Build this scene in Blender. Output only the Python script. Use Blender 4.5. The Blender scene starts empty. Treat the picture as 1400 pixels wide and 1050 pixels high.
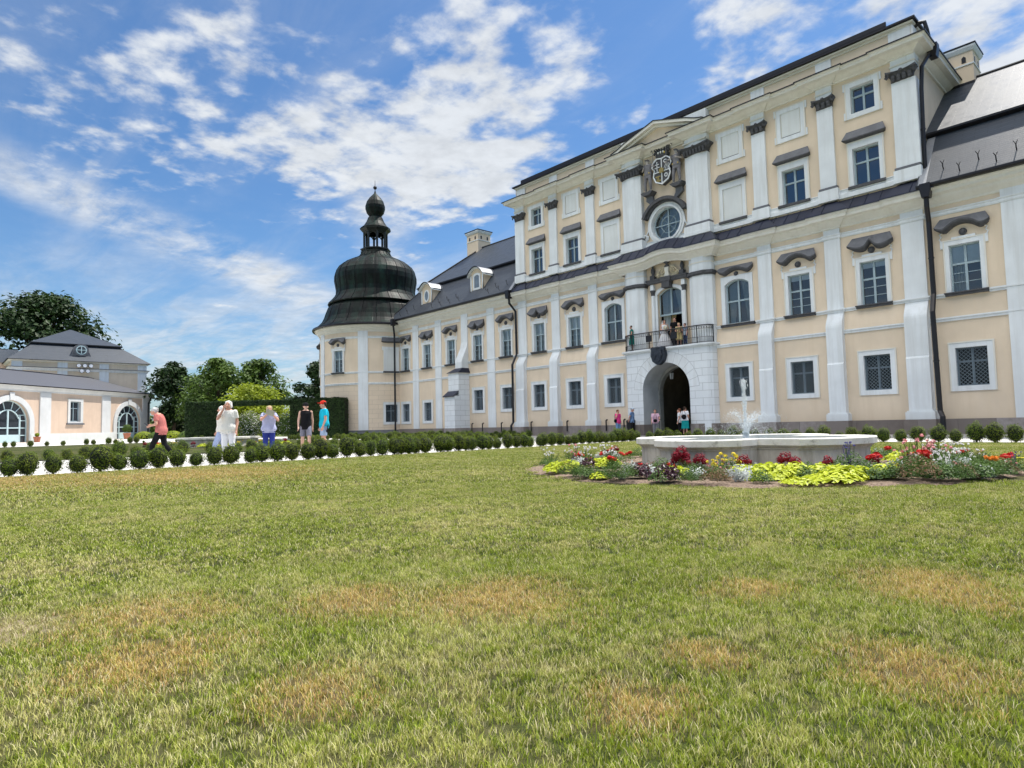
import bpy, math, random
import numpy as np
from mathutils import Vector, Matrix
sc = bpy.context.scene
COL = sc.collection
R = math.radians
# ------------------------------------------------------------- camera
cd = bpy.data.cameras.new('camera'); cam = bpy.data.objects.new('camera', cd); COL.objects.link(cam)
cd.sensor_width = 36; cd.lens = 865.3/1400*36; cd.clip_start = .05; cd.clip_end = 3000
def cam_matrix(pitch, roll, yaw, loc):
    cy, sy = math.cos(yaw), math.sin(yaw); cp, sp = math.cos(pitch), math.sin(pitch); cr, sr = math.cos(roll), math.sin(roll)
    f = Vector((sy*cp, cy*cp, sp)); rt = Vector((cy, -sy, 0)); up = rt.cross(f)
    r2 = rt*cr+up*sr; u2 = -rt*sr+up*cr
    m = Matrix((r2, u2, -f)).transposed().to_4x4(); m.translation = loc
    return m
cam.matrix_world = cam_matrix(R(3.67), R(-1.32), R(-47.45), Vector((0, 0, .83)))
sc.camera = cam
# ------------------------------------------------------------- sun, sky, exposure
SUN_EL, SUN_AZ = 64.0, 9.0          # azimuth measured from +Y towards +X
sd = bpy.data.lights.new('sun', 'SUN'); sun = bpy.data.objects.new('sun', sd); COL.objects.link(sun)
sd.energy = 4.3; sd.angle = R(.5); sd.color = (1, .95, .87)
sv = Vector((math.sin(R(SUN_AZ))*math.cos(R(SUN_EL)), math.cos(R(SUN_AZ))*math.cos(R(SUN_EL)), math.sin(R(SUN_EL))))
sun.rotation_euler = (-sv).to_track_quat('-Z', 'Y').to_euler(); sun.location = (0, 0, 60)
sc.view_settings.view_transform = 'Standard'; sc.view_settings.look = 'None'
sc.view_settings.exposure = .60; sc.view_settings.gamma = 1; sc.view_settings.use_curve_mapping = False
SKY_STRENGTH = .15
w = bpy.data.worlds.new('World'); sc.world = w; w.use_nodes = True
nt = w.node_tree; N = nt.nodes; L = nt.links; N.clear()
def nd(tp, **k):
    n = N.new(tp)
    for a, b in k.items():
        if hasattr(n, a): setattr(n, a, b)
    return n
def mth(op, a, b=None, c=None, clamp=False, tree=None):
    t = tree or nt; n = t.nodes.new('ShaderNodeMath'); n.operation = op; n.use_clamp = clamp
    for i, x in enumerate((a, b, c)):
        if x is None: continue
        if isinstance(x, (int, float)): n.inputs[i].default_value = x
        else: t.links.new(x, n.inputs[i])
    return n.outputs[0]
def maprange(v, a, b, c=0., d=1., tree=None, smooth=True):
    t = tree or nt; n = t.nodes.new('ShaderNodeMapRange'); n.interpolation_type = 'SMOOTHSTEP' if smooth else 'LINEAR'
    t.links.new(v, n.inputs[0])
    for i, x in zip((1, 2, 3, 4), (a, b, c, d)): n.inputs[i].default_value = x
    return n.outputs[0]
sky = nd('ShaderNodeTexSky'); sky.sky_type = 'NISHITA'; sky.sun_disc = False
sky.sun_elevation = R(SUN_EL); sky.sun_rotation = R(SUN_AZ); sky.air_density = 1.15; sky.dust_density = .5; sky.ozone_density = 2.2
tc = nd('ShaderNodeTexCoord'); sep = nd('ShaderNodeSeparateXYZ'); L.new(tc.outputs['Generated'], sep.inputs[0])
X, Y, Z = sep.outputs
den = mth('ADD', mth('MAXIMUM', Z, .0), .06)
px = mth('DIVIDE', X, den); py = mth('DIVIDE', Y, den)
cmb = nd('ShaderNodeCombineXYZ'); L.new(px, cmb.inputs[0]); L.new(py, cmb.inputs[1])
def noise(scale, detail, rough, off=(0, 0, 0), dist=0., stretch=(1, 1, 1), rot=0.):
    mp = nd('ShaderNodeMapping'); mp.inputs['Location'].default_value = off; mp.inputs['Scale'].default_value = stretch
    mp.inputs['Rotation'].default_value = (0, 0, rot)
    L.new(cmb.outputs[0], mp.inputs[0])
    n = nd('ShaderNodeTexNoise'); n.inputs['Scale'].default_value = scale; n.inputs['Detail'].default_value = detail
    n.inputs['Roughness'].default_value = rough; n.inputs['Distortion'].default_value = dist
    L.new(mp.outputs[0], n.inputs['Vector']); return n.outputs['Fac']
def spot(d, rad, soft):              # a patch of cloud round one direction of the sky
    dp = nd('ShaderNodeVectorMath', operation='DOT_PRODUCT'); L.new(tc.outputs['Generated'], dp.inputs[0])
    v = Vector(d).normalized(); dp.inputs[1].default_value = v
    return maprange(dp.outputs['Value'], math.cos(rad+soft), math.cos(max(rad-soft, 0.005)))
def streak(d1, d2, half):            # a long band of cloud along the great circle through two directions
    a = Vector(d1).normalized(); b = Vector(d2).normalized(); nrm = a.cross(b).normalized(); mid = (a+b).normalized()
    dp = nd('ShaderNodeVectorMath', operation='DOT_PRODUCT'); L.new(tc.outputs['Generated'], dp.inputs[0]); dp.inputs[1].default_value = nrm
    ab = mth('ABSOLUTE', dp.outputs['Value'])
    band = maprange(ab, half, half*.15)
    ln = a.angle(b)/2
    s = spot(mid, ln+.02, .10)
    return mth('MULTIPLY', band, s)
fine = noise(4.6, 10, .62, (3.1, 1.7, 0), .25)
mid_ = noise(1.25, 8, .6, (.4, 5.2, 0), .3)
puff = noise(10.5, 6, .6, (1.4, 2.2, 0), .15)
cell = noise(6.2, 3, .5, (8.4, 3.3, 0), .1)
wisp = noise(.9, 9, .62, (7.3, .6, 0), .5, (1., 3.2, 1), R(-28))
def add(*a):
    o = a[0]
    for x in a[1:]: o = mth('ADD', o, x)
    return o
patch = add(mth('MULTIPLY', spot((-.735, .50, .45), .13, .10), .62), mth('MULTIPLY', spot((-.80, .47, .37), .10, .09), .75),
            mth('MULTIPLY', spot((-.70, .585, .40), .08, .06), .8),
            mth('MULTIPLY', spot((-.59, .61, .525), .12, .08), 1.1), mth('MULTIPLY', spot((-.88, .16, .455), .13, .09), .7), mth('MULTIPLY', spot((-.83, .30, .45), .10, .06), .8),
            mth('MULTIPLY', spot((-.14, .89, .43), .24, .14), 1.5), mth('MULTIPLY', spot((-.32, .80, .51), .12, .10), .9))
patch = mth('MINIMUM', patch, 1.4)
c1 = mth('MULTIPLY_ADD', patch, .20, mth('ADD', mth('MULTIPLY', mid_, .55), mth('MULTIPLY', fine, .45)))
cum = maprange(add(c1, mth('MULTIPLY', puff, .30), mth('MULTIPLY', cell, .62)), 1.08, 1.30)
band = mth('MINIMUM', add(streak((-.955, .05, .325), (-.885, .42, .195), .045), mth('MULTIPLY', streak((-.80, .43, .40), (-.82, .52, .25), .06), .8)), 1.)
cir = mth('MULTIPLY', band, maprange(mth('ADD', mth('MULTIPLY', wisp, .6), mth('MULTIPLY', fine, .4)), .34, .62))
low = maprange(Z, .30, .09)
lowc = mth('MULTIPLY', low, maprange(mth('ADD', mth('MULTIPLY', wisp, .7), mth('MULTIPLY', mid_, .3)), .36, .62, .12, .85))
veil = maprange(mth('ADD', mth('MULTIPLY', wisp, .6), mth('MULTIPLY', mid_, .4)), .42, .70, .02, .22)
inv = lambda x: mth('SUBTRACT', 1., x)
cov = inv(mth('MULTIPLY', mth('MULTIPLY', inv(mth('MULTIPLY', cum, .92)), inv(mth('MULTIPLY', cir, .88))), mth('MULTIPLY', inv(mth('MULTIPLY', lowc, .8)), inv(veil))))
shade = maprange(mth('ADD', mth('MULTIPLY', puff, .5), mth('MULTIPLY', fine, .5)), .35, .65, .80, 1.0)
cc = nd('ShaderNodeCombineColor')
L.new(mth('MULTIPLY', shade, 3.75), cc.inputs[0]); L.new(mth('MULTIPLY', shade, 3.9), cc.inputs[1]); L.new(mth('MULTIPLY', shade, 4.05), cc.inputs[2])
tint = nd('ShaderNodeMix', data_type='RGBA', blend_type='MULTIPLY'); tint.inputs[0].default_value = 1; L.new(sky.outputs[0], tint.inputs[6]); tint.inputs[7].default_value = (.31, .46, .60, 1)
mx = nd('ShaderNodeMix', data_type='RGBA'); L.new(cov, mx.inputs[0]); L.new(tint.outputs[2], mx.inputs[6]); L.new(cc.outputs[0], mx.inputs[7])
# high bright cumulus, unseen, added behind the photographer to light the shaded facade
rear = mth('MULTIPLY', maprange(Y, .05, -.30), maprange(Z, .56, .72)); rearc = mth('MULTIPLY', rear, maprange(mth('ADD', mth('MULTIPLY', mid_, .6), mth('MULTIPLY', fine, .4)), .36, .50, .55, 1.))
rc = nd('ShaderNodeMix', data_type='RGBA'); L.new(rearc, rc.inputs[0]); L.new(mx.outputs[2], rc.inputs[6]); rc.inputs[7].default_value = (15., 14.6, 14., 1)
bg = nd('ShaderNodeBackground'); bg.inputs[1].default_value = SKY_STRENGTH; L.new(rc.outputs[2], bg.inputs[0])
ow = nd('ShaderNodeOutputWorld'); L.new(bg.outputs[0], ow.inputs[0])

# ------------------------------------------------------------- materials
class Mat:
    def __init__(s, name, color=(.5, .5, .5), rough=.8, metal=0., spec=.5):
        s.m = bpy.data.materials.new(name); s.m.use_nodes = True; s.t = s.m.node_tree
        s.b = s.t.nodes['Principled BSDF']; s.b.inputs['Base Color'].default_value = (*color, 1)
        s.b.inputs['Roughness'].default_value = rough; s.b.inputs['Metallic'].default_value = metal
        s.b.inputs['Specular IOR Level'].default_value = spec; s.color = color
    def n(s, tp, **k):
        x = s.t.nodes.new(tp)
        for a, b in k.items(): setattr(x, a, b)
        return x
    def l(s, a, b): s.t.links.new(a, b)
    def coord(s, kind='Object'):
        if not hasattr(s, '_tc'): s._tc = s.n('ShaderNodeTexCoord')
        return s._tc.outputs[kind]
    def pos(s):
        g = s.n('ShaderNodeNewGeometry'); return g.outputs['Position']
    def noise(s, scale, detail=5, rough=.55, vec=None, stretch=(1, 1, 1)):
        mp = s.n('ShaderNodeMapping'); mp.inputs['Scale'].default_value = stretch; s.l(vec or s.coord(), mp.inputs[0])
        x = s.n('ShaderNodeTexNoise'); x.inputs['Scale'].default_value = scale; x.inputs['Detail'].default_value = detail
        x.inputs['Roughness'].default_value = rough; s.l(mp.outputs[0], x.inputs['Vector']); return x.outputs['Fac']
    def ramp(s, fac, stops):
        r = s.n('ShaderNodeValToRGB'); e = r.color_ramp.elements
        while len(e) < len(stops): e.new(.5)
        for el, (p, c) in zip(e, stops): el.position = p; el.color = (*c, 1) if len(c) == 3 else c
        s.l(fac, r.inputs[0]); return r.outputs[0]
    def mix(s, fac, a, b, blend='MIX'):
        x = s.n('ShaderNodeMix', data_type='RGBA', blend_type=blend)
        for i, v in ((0, fac), (6, a), (7, b)):
            if isinstance(v, (int, float)): x.inputs[i].default_value = v
            elif isinstance(v, tuple): x.inputs[i].default_value = (*v, 1)
            else: s.l(v, x.inputs[i])
        return x.outputs[2]
    def bump(s, h, strength=.3, dist=.02):
        b = s.n('ShaderNodeBump'); b.inputs['Strength'].default_value = strength; b.inputs['Distance'].default_value = dist
        s.l(h, b.inputs['Height']); s.l(b.outputs[0], s.b.inputs['Normal'])
    def col(s, c): s.l(c, s.b.inputs['Base Color'])
def plaster(name, c, dirt=.86, streak=.9):
    m = Mat(name, c, .88, spec=.25)
    a = m.noise(.55, 6, .6, m.pos()); b = m.noise(1.1, 6, .65, m.pos(), (3.2, 3.2, .22))
    g = m.noise(70, 3, .6, m.pos())
    d = tuple(x*dirt for x in c); e = tuple(x*streak*k for x, k in zip(c, (1, .985, .96)))
    c1 = m.mix(m.ramp(a, [(.38, (0, 0, 0)), (.68, (1, 1, 1))]), c, d)
    c2 = m.mix(m.ramp(b, [(.46, (0, 0, 0)), (.74, (1, 1, 1))]), c1, e)
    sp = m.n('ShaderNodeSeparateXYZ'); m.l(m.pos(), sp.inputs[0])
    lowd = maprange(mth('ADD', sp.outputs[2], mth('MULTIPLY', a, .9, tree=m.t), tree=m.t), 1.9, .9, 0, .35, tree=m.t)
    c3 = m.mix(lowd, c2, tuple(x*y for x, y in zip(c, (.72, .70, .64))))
    m.col(c3); m.bump(g, .18, .006); return m.m
CREAM = (.765, .635, .485); WHITE = (.765, .80, .82)
M = {}
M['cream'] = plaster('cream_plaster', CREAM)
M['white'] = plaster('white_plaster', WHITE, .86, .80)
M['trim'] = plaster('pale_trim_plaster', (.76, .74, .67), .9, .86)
def flat(name, c, rough=.7, metal=0., spec=.4, var=.15, scale=4.):
    m = Mat(name, c, rough, metal, spec); n_ = m.noise(scale, 5, .6, m.pos())
    lo = tuple(x*(1-var) for x in c); hi = tuple(min(1, x*(1+var)) for x in c)
    m.col(m.ramp(n_, [(.3, lo), (.7, hi)])); return m.m
def rusticated(name, c, line, bw, bh, u0=0., dark=.72):
    m = Mat(name, c, .88, spec=.25); uv = m.coord('UV')
    bt = m.n('ShaderNodeTexBrick'); bt.offset = .5; bt.inputs['Scale'].default_value = 1; bt.inputs['Brick Width'].default_value = bw
    bt.inputs['Row Height'].default_value = bh; bt.inputs['Mortar Size'].default_value = line; bt.inputs['Mortar Smooth'].default_value = .2
    bt.inputs['Color1'].default_value = (*c, 1); bt.inputs['Color2'].default_value = (*[x*.95 for x in c], 1)
    bt.inputs['Mortar'].default_value = (*[x*dark for x in c], 1)
    m.l(uv, bt.inputs['Vector']); a = m.noise(1.2, 6, .6, m.pos())
    m.col(m.mix(m.ramp(a, [(.4, (0, 0, 0)), (.7, (.5, .5, .5))]), bt.outputs['Color'], tuple(x*.85 for x in c)))
    m.bump(mth('SUBTRACT', 1., bt.outputs['Fac'], tree=m.t), .6, .015); return m.m
M['rust_cream'] = rusticated('jointed_cream_plaster', CREAM, .012, 1.1, .42, dark=.68)
M['rust_white'] = rusticated('jointed_white_ashlar', WHITE, .014, .95, .41, dark=.60)
def stone_blocks():
    m = Mat('grey_brown_plinth_stone', (.2, .18, .16), .85, spec=.3); p = m.pos()
    sp = m.n('ShaderNodeSeparateXYZ'); m.l(p, sp.inputs[0]); cb = m.n('ShaderNodeCombineXYZ')
    m.l(sp.outputs[0], cb.inputs[0]); m.l(sp.outputs[2], cb.inputs[1])
    bt = m.n('ShaderNodeTexBrick'); bt.offset = .37; bt.inputs['Scale'].default_value = 1; bt.inputs['Brick Width'].default_value = 1.3
    bt.inputs['Row Height'].default_value = .7; bt.inputs['Mortar Size'].default_value = .012
    bt.inputs['Color1'].default_value = (.15, .125, .11, 1); bt.inputs['Color2'].default_value = (.34, .31, .30, 1); bt.inputs['Mortar'].default_value = (.12, .11, .10, 1)
    m.l(cb.outputs[0], bt.inputs['Vector']); a = m.noise(5, 7, .7, p)
    m.col(m.mix(m.ramp(a, [(.35, (0, 0, 0)), (.7, (.85, .85, .85))]), bt.outputs['Color'], (.20, .17, .15))); m.bump(a, .4, .02); return m.m
M['plinth'] = stone_blocks()
M['dstone'] = flat('dark_grey_carved_stone', (.072, .073, .079), .75, var=.30, scale=6)
M['dstone_l'] = flat('grey_lead_capping', (.125, .13, .145), .6, var=.2, scale=3)
M['black'] = flat('black_painted_metal', (.012, .011, .014), .4, .2, .5, .2)
M['pent'] = flat('dark_blue_seam_metal', (.022, .027, .052), .45, .3, .5, .3, 1.5)
def slate():
    m = Mat('grey_slate_courses', (.08, .085, .10), .46, spec=.42); uv = m.coord('UV')
    bt = m.n('ShaderNodeTexBrick'); bt.offset = .5; bt.inputs['Scale'].default_value = 1; bt.inputs['Brick Width'].default_value = .9
    bt.inputs['Row Height'].default_value = .14; bt.inputs['Mortar Size'].default_value = .014
    bt.inputs['Color1'].default_value = (.030, .040, .054, 1); bt.inputs['Color2'].default_value = (.046, .058, .074, 1); bt.inputs['Mortar'].default_value = (.02, .024, .034, 1)
    m.l(uv, bt.inputs['Vector']); a = m.noise(.9, 6, .6, m.pos()); r = m.mix(m.ramp(a, [(.35, (0, 0, 0)), (.7, (.6, .6, .6))]), bt.outputs['Color'], (.038, .048, .066))
    m.col(r); m.bump(mth('SUBTRACT', 1., bt.outputs['Fac'], tree=m.t), .25, .010)
    rr = m.ramp(m.noise(2.5, 5, .6, m.pos()), [(.3, (.40,)*3), (.7, (.54,)*3)]); m.l(rr, m.b.inputs['Roughness']); return m.m
M['slate'] = slate()
def copper():
    m = Mat('weathered_dark_copper', (.02, .028, .026), .5, .0, .14); uv = m.coord('UV')
    bt = m.n('ShaderNodeTexBrick'); bt.offset = .37; bt.inputs['Scale'].default_value = 1; bt.inputs['Brick Width'].default_value = .5
    bt.inputs['Row Height'].default_value = 1.35; bt.inputs['Mortar Size'].default_value = .02
    bt.inputs['Color1'].default_value = (.004, .007, .006, 1); bt.inputs['Color2'].default_value = (.009, .020, .016, 1); bt.inputs['Mortar'].default_value = (.008, .01, .01, 1)
    mp = m.n('ShaderNodeMapping'); mp.inputs['Rotation'].default_value = (0, 0, 0); m.l(uv, mp.inputs[0]); 
    sp = m.n('ShaderNodeSeparateXYZ'); m.l(mp.outputs[0], sp.inputs[0]); cb = m.n('ShaderNodeCombineXYZ'); m.l(sp.outputs[1], cb.inputs[0]); m.l(sp.outputs[0], cb.inputs[1])
    bt.inputs['Brick Width'].default_value = .9; bt.inputs['Row Height'].default_value = .075
    m.l(cb.outputs[0], bt.inputs['Vector']); a = m.noise(1.3, 6, .65, m.pos(), (1, 1, .45))
    m.col(m.mix(m.ramp(a, [(.5, (0, 0, 0)), (.75, (.5, .5, .5))]), bt.outputs['Color'], (.030, .075, .058)))
    m.bump(mth('SUBTRACT', 1., bt.outputs['Fac'], tree=m.t), .5, .03); return m.m
M['copper'] = copper()
def glass(name, tint, ior):
    m = bpy.data.materials.new(name); m.use_nodes = True; t = m.node_tree; t.nodes.clear()
    o = t.nodes.new('ShaderNodeOutputMaterial'); mxs = t.nodes.new('ShaderNodeMixShader'); tr = t.nodes.new('ShaderNodeBsdfTransparent')
    gl = t.nodes.new('ShaderNodeBsdfGlossy'); fr = t.nodes.new('ShaderNodeFresnel'); fr.inputs[0].default_value = ior
    tr.inputs[0].default_value = (*tint, 1); gl.inputs['Roughness'].default_value = .03
    no = t.nodes.new('ShaderNodeTexNoise'); no.inputs['Scale'].default_value = 1.3; bp = t.nodes.new('ShaderNodeBump'); bp.inputs['Strength'].default_value = .06; bp.inputs['Distance'].default_value = .05
    g = t.nodes.new('ShaderNodeNewGeometry'); t.links.new(g.outputs['Position'], no.inputs['Vector']); t.links.new(no.outputs[0], bp.inputs['Height']); t.links.new(bp.outputs[0], gl.inputs['Normal'])
    t.links.new(fr.outputs[0], mxs.inputs[0]); t.links.new(tr.outputs[0], mxs.inputs[1]); t.links.new(gl.outputs[0], mxs.inputs[2]); t.links.new(mxs.outputs[0], o.inputs[0]); return m
M['glass'] = glass('window_glass', (.80, .87, .91), 2.1)
M['glass_up'] = glass('old_window_glass', (.40, .62, .85), 2.7)
M['glass_gf'] = glass('dark_window_glass', (.5, .6, .65), 1.5)
M['sash'] = flat('pale_blue_grey_window_paint', (.33, .42, .46), .5, var=.08)
M['sash_d'] = flat('dull_blue_grey_grille_paint', (.17, .22, .26), .6, var=.2, scale=20)
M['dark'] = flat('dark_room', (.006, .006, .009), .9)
M['blind'] = flat('white_cloth', (.84, .87, .90), .9, var=.06)
M['curtain'] = flat('cream_curtain', (.52, .56, .55), .9, var=.1, scale=8)
M['gold'] = flat('faded_gold_paint', (.55, .40, .08), .6, var=.25, scale=9)
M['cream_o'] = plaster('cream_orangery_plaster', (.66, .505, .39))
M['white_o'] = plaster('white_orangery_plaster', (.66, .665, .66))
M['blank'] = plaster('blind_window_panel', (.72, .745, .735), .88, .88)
M['metalgrey'] = flat('grey_zinc', (.26, .27, .29), .5, .2, .5, .15)
# ------------------------------------------------------------- mesh builder
class MB:
    def __init__(s): s.v = []; s.f = []; s.mi = []; s.mats = []; s.cur = 0; s.uv = {}
    def mat(s, m):
        if m not in s.mats: s.mats.append(m)
        s.cur = s.mats.index(m); return s
    def face(s, pts, uv=None):
        b = len(s.v); s.v += [tuple(p) for p in pts]; s.f.append(tuple(range(b, b+len(pts)))); s.mi.append(s.cur)
        if uv: s.uv[len(s.f)-1] = uv
        return s
    def add(s, vs, fs, uvs=None):
        b = len(s.v); s.v += [tuple(p) for p in vs]
        for i, f in enumerate(fs):
            s.f.append(tuple(b+k for k in f)); s.mi.append(s.cur)
            if uvs: s.uv[len(s.f)-1] = uvs[i]
        return s
    def box(s, x0, x1, y0, y1, z0, z1):
        vs = [(x, y, z) for z in (z0, z1) for y in (y0, y1) for x in (x0, x1)]
        return s.add(vs, [(0, 2, 3, 1), (4, 5, 7, 6), (0, 1, 5, 4), (2, 6, 7, 3), (0, 4, 6, 2), (1, 3, 7, 5)])
    def prism(s, pts, a0, a1, plane='xz'):   # closed polygon extruded along the missing axis
        def P(p, a): return (p[0], a, p[1]) if plane == 'xz' else ((p[0], p[1], a) if plane == 'xy' else (a, p[0], p[1]))
        n = len(pts); vs = [P(p, a0) for p in pts]+[P(p, a1) for p in pts]
        fs = [tuple(range(n)), tuple(range(2*n-1, n-1, -1))]+[(i, i+n, (i+1) % n+n, (i+1) % n) for i in range(n)]
        return s.add(vs, fs)
    def ring(s, outer, inner, y0, y1):       # plate between two outlines with equal counts (xz plane)
        n = len(outer)
        vs = [(p[0], y0, p[1]) for p in outer]+[(p[0], y0, p[1]) for p in inner]+[(p[0], y1, p[1]) for p in outer]+[(p[0], y1, p[1]) for p in inner]
        fs = []
        for i in range(n):
            j = (i+1) % n
            fs += [(i, j, n+j, n+i), (2*n+i, 3*n+i, 3*n+j, 2*n+j), (i, 2*n+i, 2*n+j, j), (n+i, n+j, 3*n+j, 3*n+i)]
        return s.add(vs, fs)
    def sweep(s, path, prof, cap=True):      # moulding: path [(x,y,dz)], outward = right of travel; prof [(out,z)]
        n = len(path); rings = []
        for i, p in enumerate(path):
            a = Vector(p[:2]); 
            d1 = (a-Vector(path[i-1][:2])) if i > 0 else None; d2 = (Vector(path[i+1][:2])-a) if i < n-1 else None
            if d1 is not None and d1.length < 1e-6: d1 = None
            if d2 is not None and d2.length < 1e-6: d2 = None
            n1 = Vector((d1.y, -d1.x)).normalized() if d1 else None; n2 = Vector((d2.y, -d2.x)).normalized() if d2 else None
            if n1 is None: m = n2
            elif n2 is None: m = n1
            else:
                m = n1+n2; m = m/max(m.dot(n1), .15)
            rings.append([(a.x+m.x*o, a.y+m.y*o, z+p[2]) for o, z in prof])
        k = len(prof); vs = [q for r in rings for q in r]
        fs = [(i*k+j, (i+1)*k+j, (i+1)*k+j+1, i*k+j+1) for i in range(n-1) for j in range(k-1)]
        if cap: fs += [tuple(range(k)), tuple(range((n-1)*k+k-1, (n-1)*k-1, -1))]
        return s.add(vs, fs)
    def lathe(s, prof, c=(0, 0, 0), n=24, a0=0., a1=2*math.pi, uvr=None, sx=1., sy=1.):
        full = abs(a1-a0-2*math.pi) < 1e-6; m = n if full else n+1; k = len(prof); vs = []; 
        for i in range(m):
            a = a0+(a1-a0)*i/n
            for r, z in prof: vs.append((c[0]+r*math.cos(a)*sx, c[1]+r*math.sin(a)*sy, c[2]+z))
        fs = []; uvs = []
        arc = [0.]
        for j in range(1, k): arc.append(arc[-1]+math.hypot(prof[j][0]-prof[j-1][0], prof[j][1]-prof[j-1][1]))
        for i in range(n):
            i2 = (i+1) % m
            for j in range(k-1):
                fs.append((i*k+j, i2*k+j, i2*k+j+1, i*k+j+1))
                u0, u1 = i/n, (i+1)/n
                sc_ = uvr or 1.
                uvs.append([(u0*sc_, arc[j]), (u1*sc_, arc[j]), (u1*sc_, arc[j+1]), (u0*sc_, arc[j+1])])
        return s.add(vs, fs, uvs)
    def tube(s, pts, r, n=8, r1=None, close=True):
        pts = [Vector(p) for p in pts]; m = len(pts); rs = [r+( (r1-r)*i/(m-1) if r1 is not None else 0) for i in range(m)]
        vs = []; up = None
        for i, p in enumerate(pts):
            d = (pts[min(i+1, m-1)]-pts[max(i-1, 0)]).normalized()
            if up is None: up = Vector((0, 0, 1)) if abs(d.z) < .9 else Vector((1, 0, 0))
            a = d.cross(up).normalized(); b = a.cross(d).normalized(); up = b
            for k in range(n):
                t = 2*math.pi*k/n; vs.append(p+a*math.cos(t)*rs[i]+b*math.sin(t)*rs[i])
        fs = [(i*n+k, i*n+(k+1) % n, (i+1)*n+(k+1) % n, (i+1)*n+k) for i in range(m-1) for k in range(n)]
        if close: fs += [tuple(range(n-1, -1, -1)), tuple((m-1)*n+k for k in range(n))]
        return s.add(vs, fs)
    def blob(s, c, r, nu=10, nv=7, rot=None):
        if isinstance(r, (int, float)): r = (r, r, r)
        vs = []; fs = []
        for j in range(nv+1):
            ph = math.pi*j/nv-math.pi/2
            for i in range(nu):
                t = 2*math.pi*i/nu; p = Vector((r[0]*math.cos(ph)*math.cos(t), r[1]*math.cos(ph)*math.sin(t), r[2]*math.sin(ph)))
                if rot: p = rot @ p
                vs.append(p+Vector(c))
        for j in range(nv):
            for i in range(nu): fs.append((j*nu+i, j*nu+(i+1) % nu, (j+1)*nu+(i+1) % nu, (j+1)*nu+i))
        return s.add(vs, fs)
    def loft(s, rings, n=16):                # rings: (x,y,z,rx,ry), horizontal ellipses
        vs = []
        for x, y, z, rx, ry in rings:
            for i in range(n): t = 2*math.pi*i/n; vs.append((x+rx*math.cos(t), y+ry*math.sin(t), z))
        m = len(rings); fs = [(j*n+i, j*n+(i+1) % n, (j+1)*n+(i+1) % n, (j+1)*n+i) for j in range(m-1) for i in range(n)]
        fs += [tuple(range(n-1, -1, -1)), tuple((m-1)*n+i for i in range(n))]
        return s.add(vs, fs)
    def limb(s, a, b, ra, rb, n=10):         # tapered capsule
        a = Vector(a); b = Vector(b); s.tube([a, b], ra, n, rb); s.blob(a, ra, n, 6); s.blob(b, rb, n, 6); return s
    def holes(s, x0, x1, z0, z1, y, hs, f=None):   # wall in the xz plane facing -y with rectangular openings
        xs = sorted({x0, x1, *[h[0] for h in hs], *[h[1] for h in hs]}); zs = sorted({z0, z1, *[h[2] for h in hs], *[h[3] for h in hs]})
        xs = [x for x in xs if x0-1e-6 <= x <= x1+1e-6]; zs = [z for z in zs if z0-1e-6 <= z <= z1+1e-6]
        for i in range(len(xs)-1):
            j0 = None
            for j in range(len(zs)-1):
                cx, cz = (xs[i]+xs[i+1])/2, (zs[j]+zs[j+1])/2
                if any(h[0] < cx < h[1] and h[2] < cz < h[3] for h in hs): continue
                q = [(xs[i], zs[j]), (xs[i+1], zs[j]), (xs[i+1], zs[j+1]), (xs[i], zs[j+1])]
                s.face([f(*p) if f else (p[0], y, p[1]) for p in q], [p for p in q])
        return s
    def build(s, name, mat=None, parent=None, loc=(0, 0, 0), smooth=False, rot=0., bevel=0., link=True):
        me = bpy.data.meshes.new(name); me.from_pydata(s.v, [], s.f)
        for m in (s.mats or ([mat] if mat else [])): me.materials.append(m)
        if s.mats: me.polygons.foreach_set('material_index', s.mi)
        if s.uv:
            ul = me.uv_layers.new(name='UVMap'); d = ul.data
            for pi, uv in s.uv.items():
                p = me.polygons[pi]
                for k, li in enumerate(p.loop_indices): d[li].uv = uv[k % len(uv)]
        if smooth: me.polygons.foreach_set('use_smooth', [True]*len(me.polygons))
        me.update(); o = bpy.data.objects.new(name, me)
        if link: COL.objects.link(o)
        o.location = loc; o.rotation_euler = (0, 0, rot)
        if parent: o.parent = parent
        if bevel:
            b = o.modifiers.new('bevel', 'BEVEL'); b.width = bevel; b.segments = 2; b.limit_method = 'ANGLE'
        return o
def tag(o, label=None, cat=None, group=None, kind=None):
    if label: o['label'] = label
    if cat: o['category'] = cat
    if group: o['group'] = group
    if kind: o['kind'] = kind
    return o
def empty(name, loc=(0, 0, 0), rot=0., label=None, cat=None, group=None, parent=None):
    o = bpy.data.objects.new(name, None); COL.objects.link(o); o.location = loc; o.rotation_euler = (0, 0, rot); o.empty_display_size = .2
    if parent: o.parent = parent
    return tag(o, label, cat, group)
def copy_tree(o, loc=None, rot=None, parent=None, scale=None):
    c = o.copy(); COL.objects.link(c)
    if parent: c.parent = parent
    if loc is not None: c.location = loc
    if rot is not None: c.rotation_euler = (0, 0, rot)
    if scale is not None: c.scale = scale
    for ch in list(o.children):
        d = ch.copy(); COL.objects.link(d); d.parent = c
        for g in list(ch.children):
            e = g.copy(); COL.objects.link(e); e.parent = d
    return c
# ============================================================= PALACE (local: u right, v back, z up)
PX, PY = -20.76, 31.8
pal = empty('palace', (PX, PY, 0), 0, 'cream and white baroque palace with dark slate roofs, arched portal and round corner tower', 'palace')
NB = -.15                                    # lower wall of the central block stands forward
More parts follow.
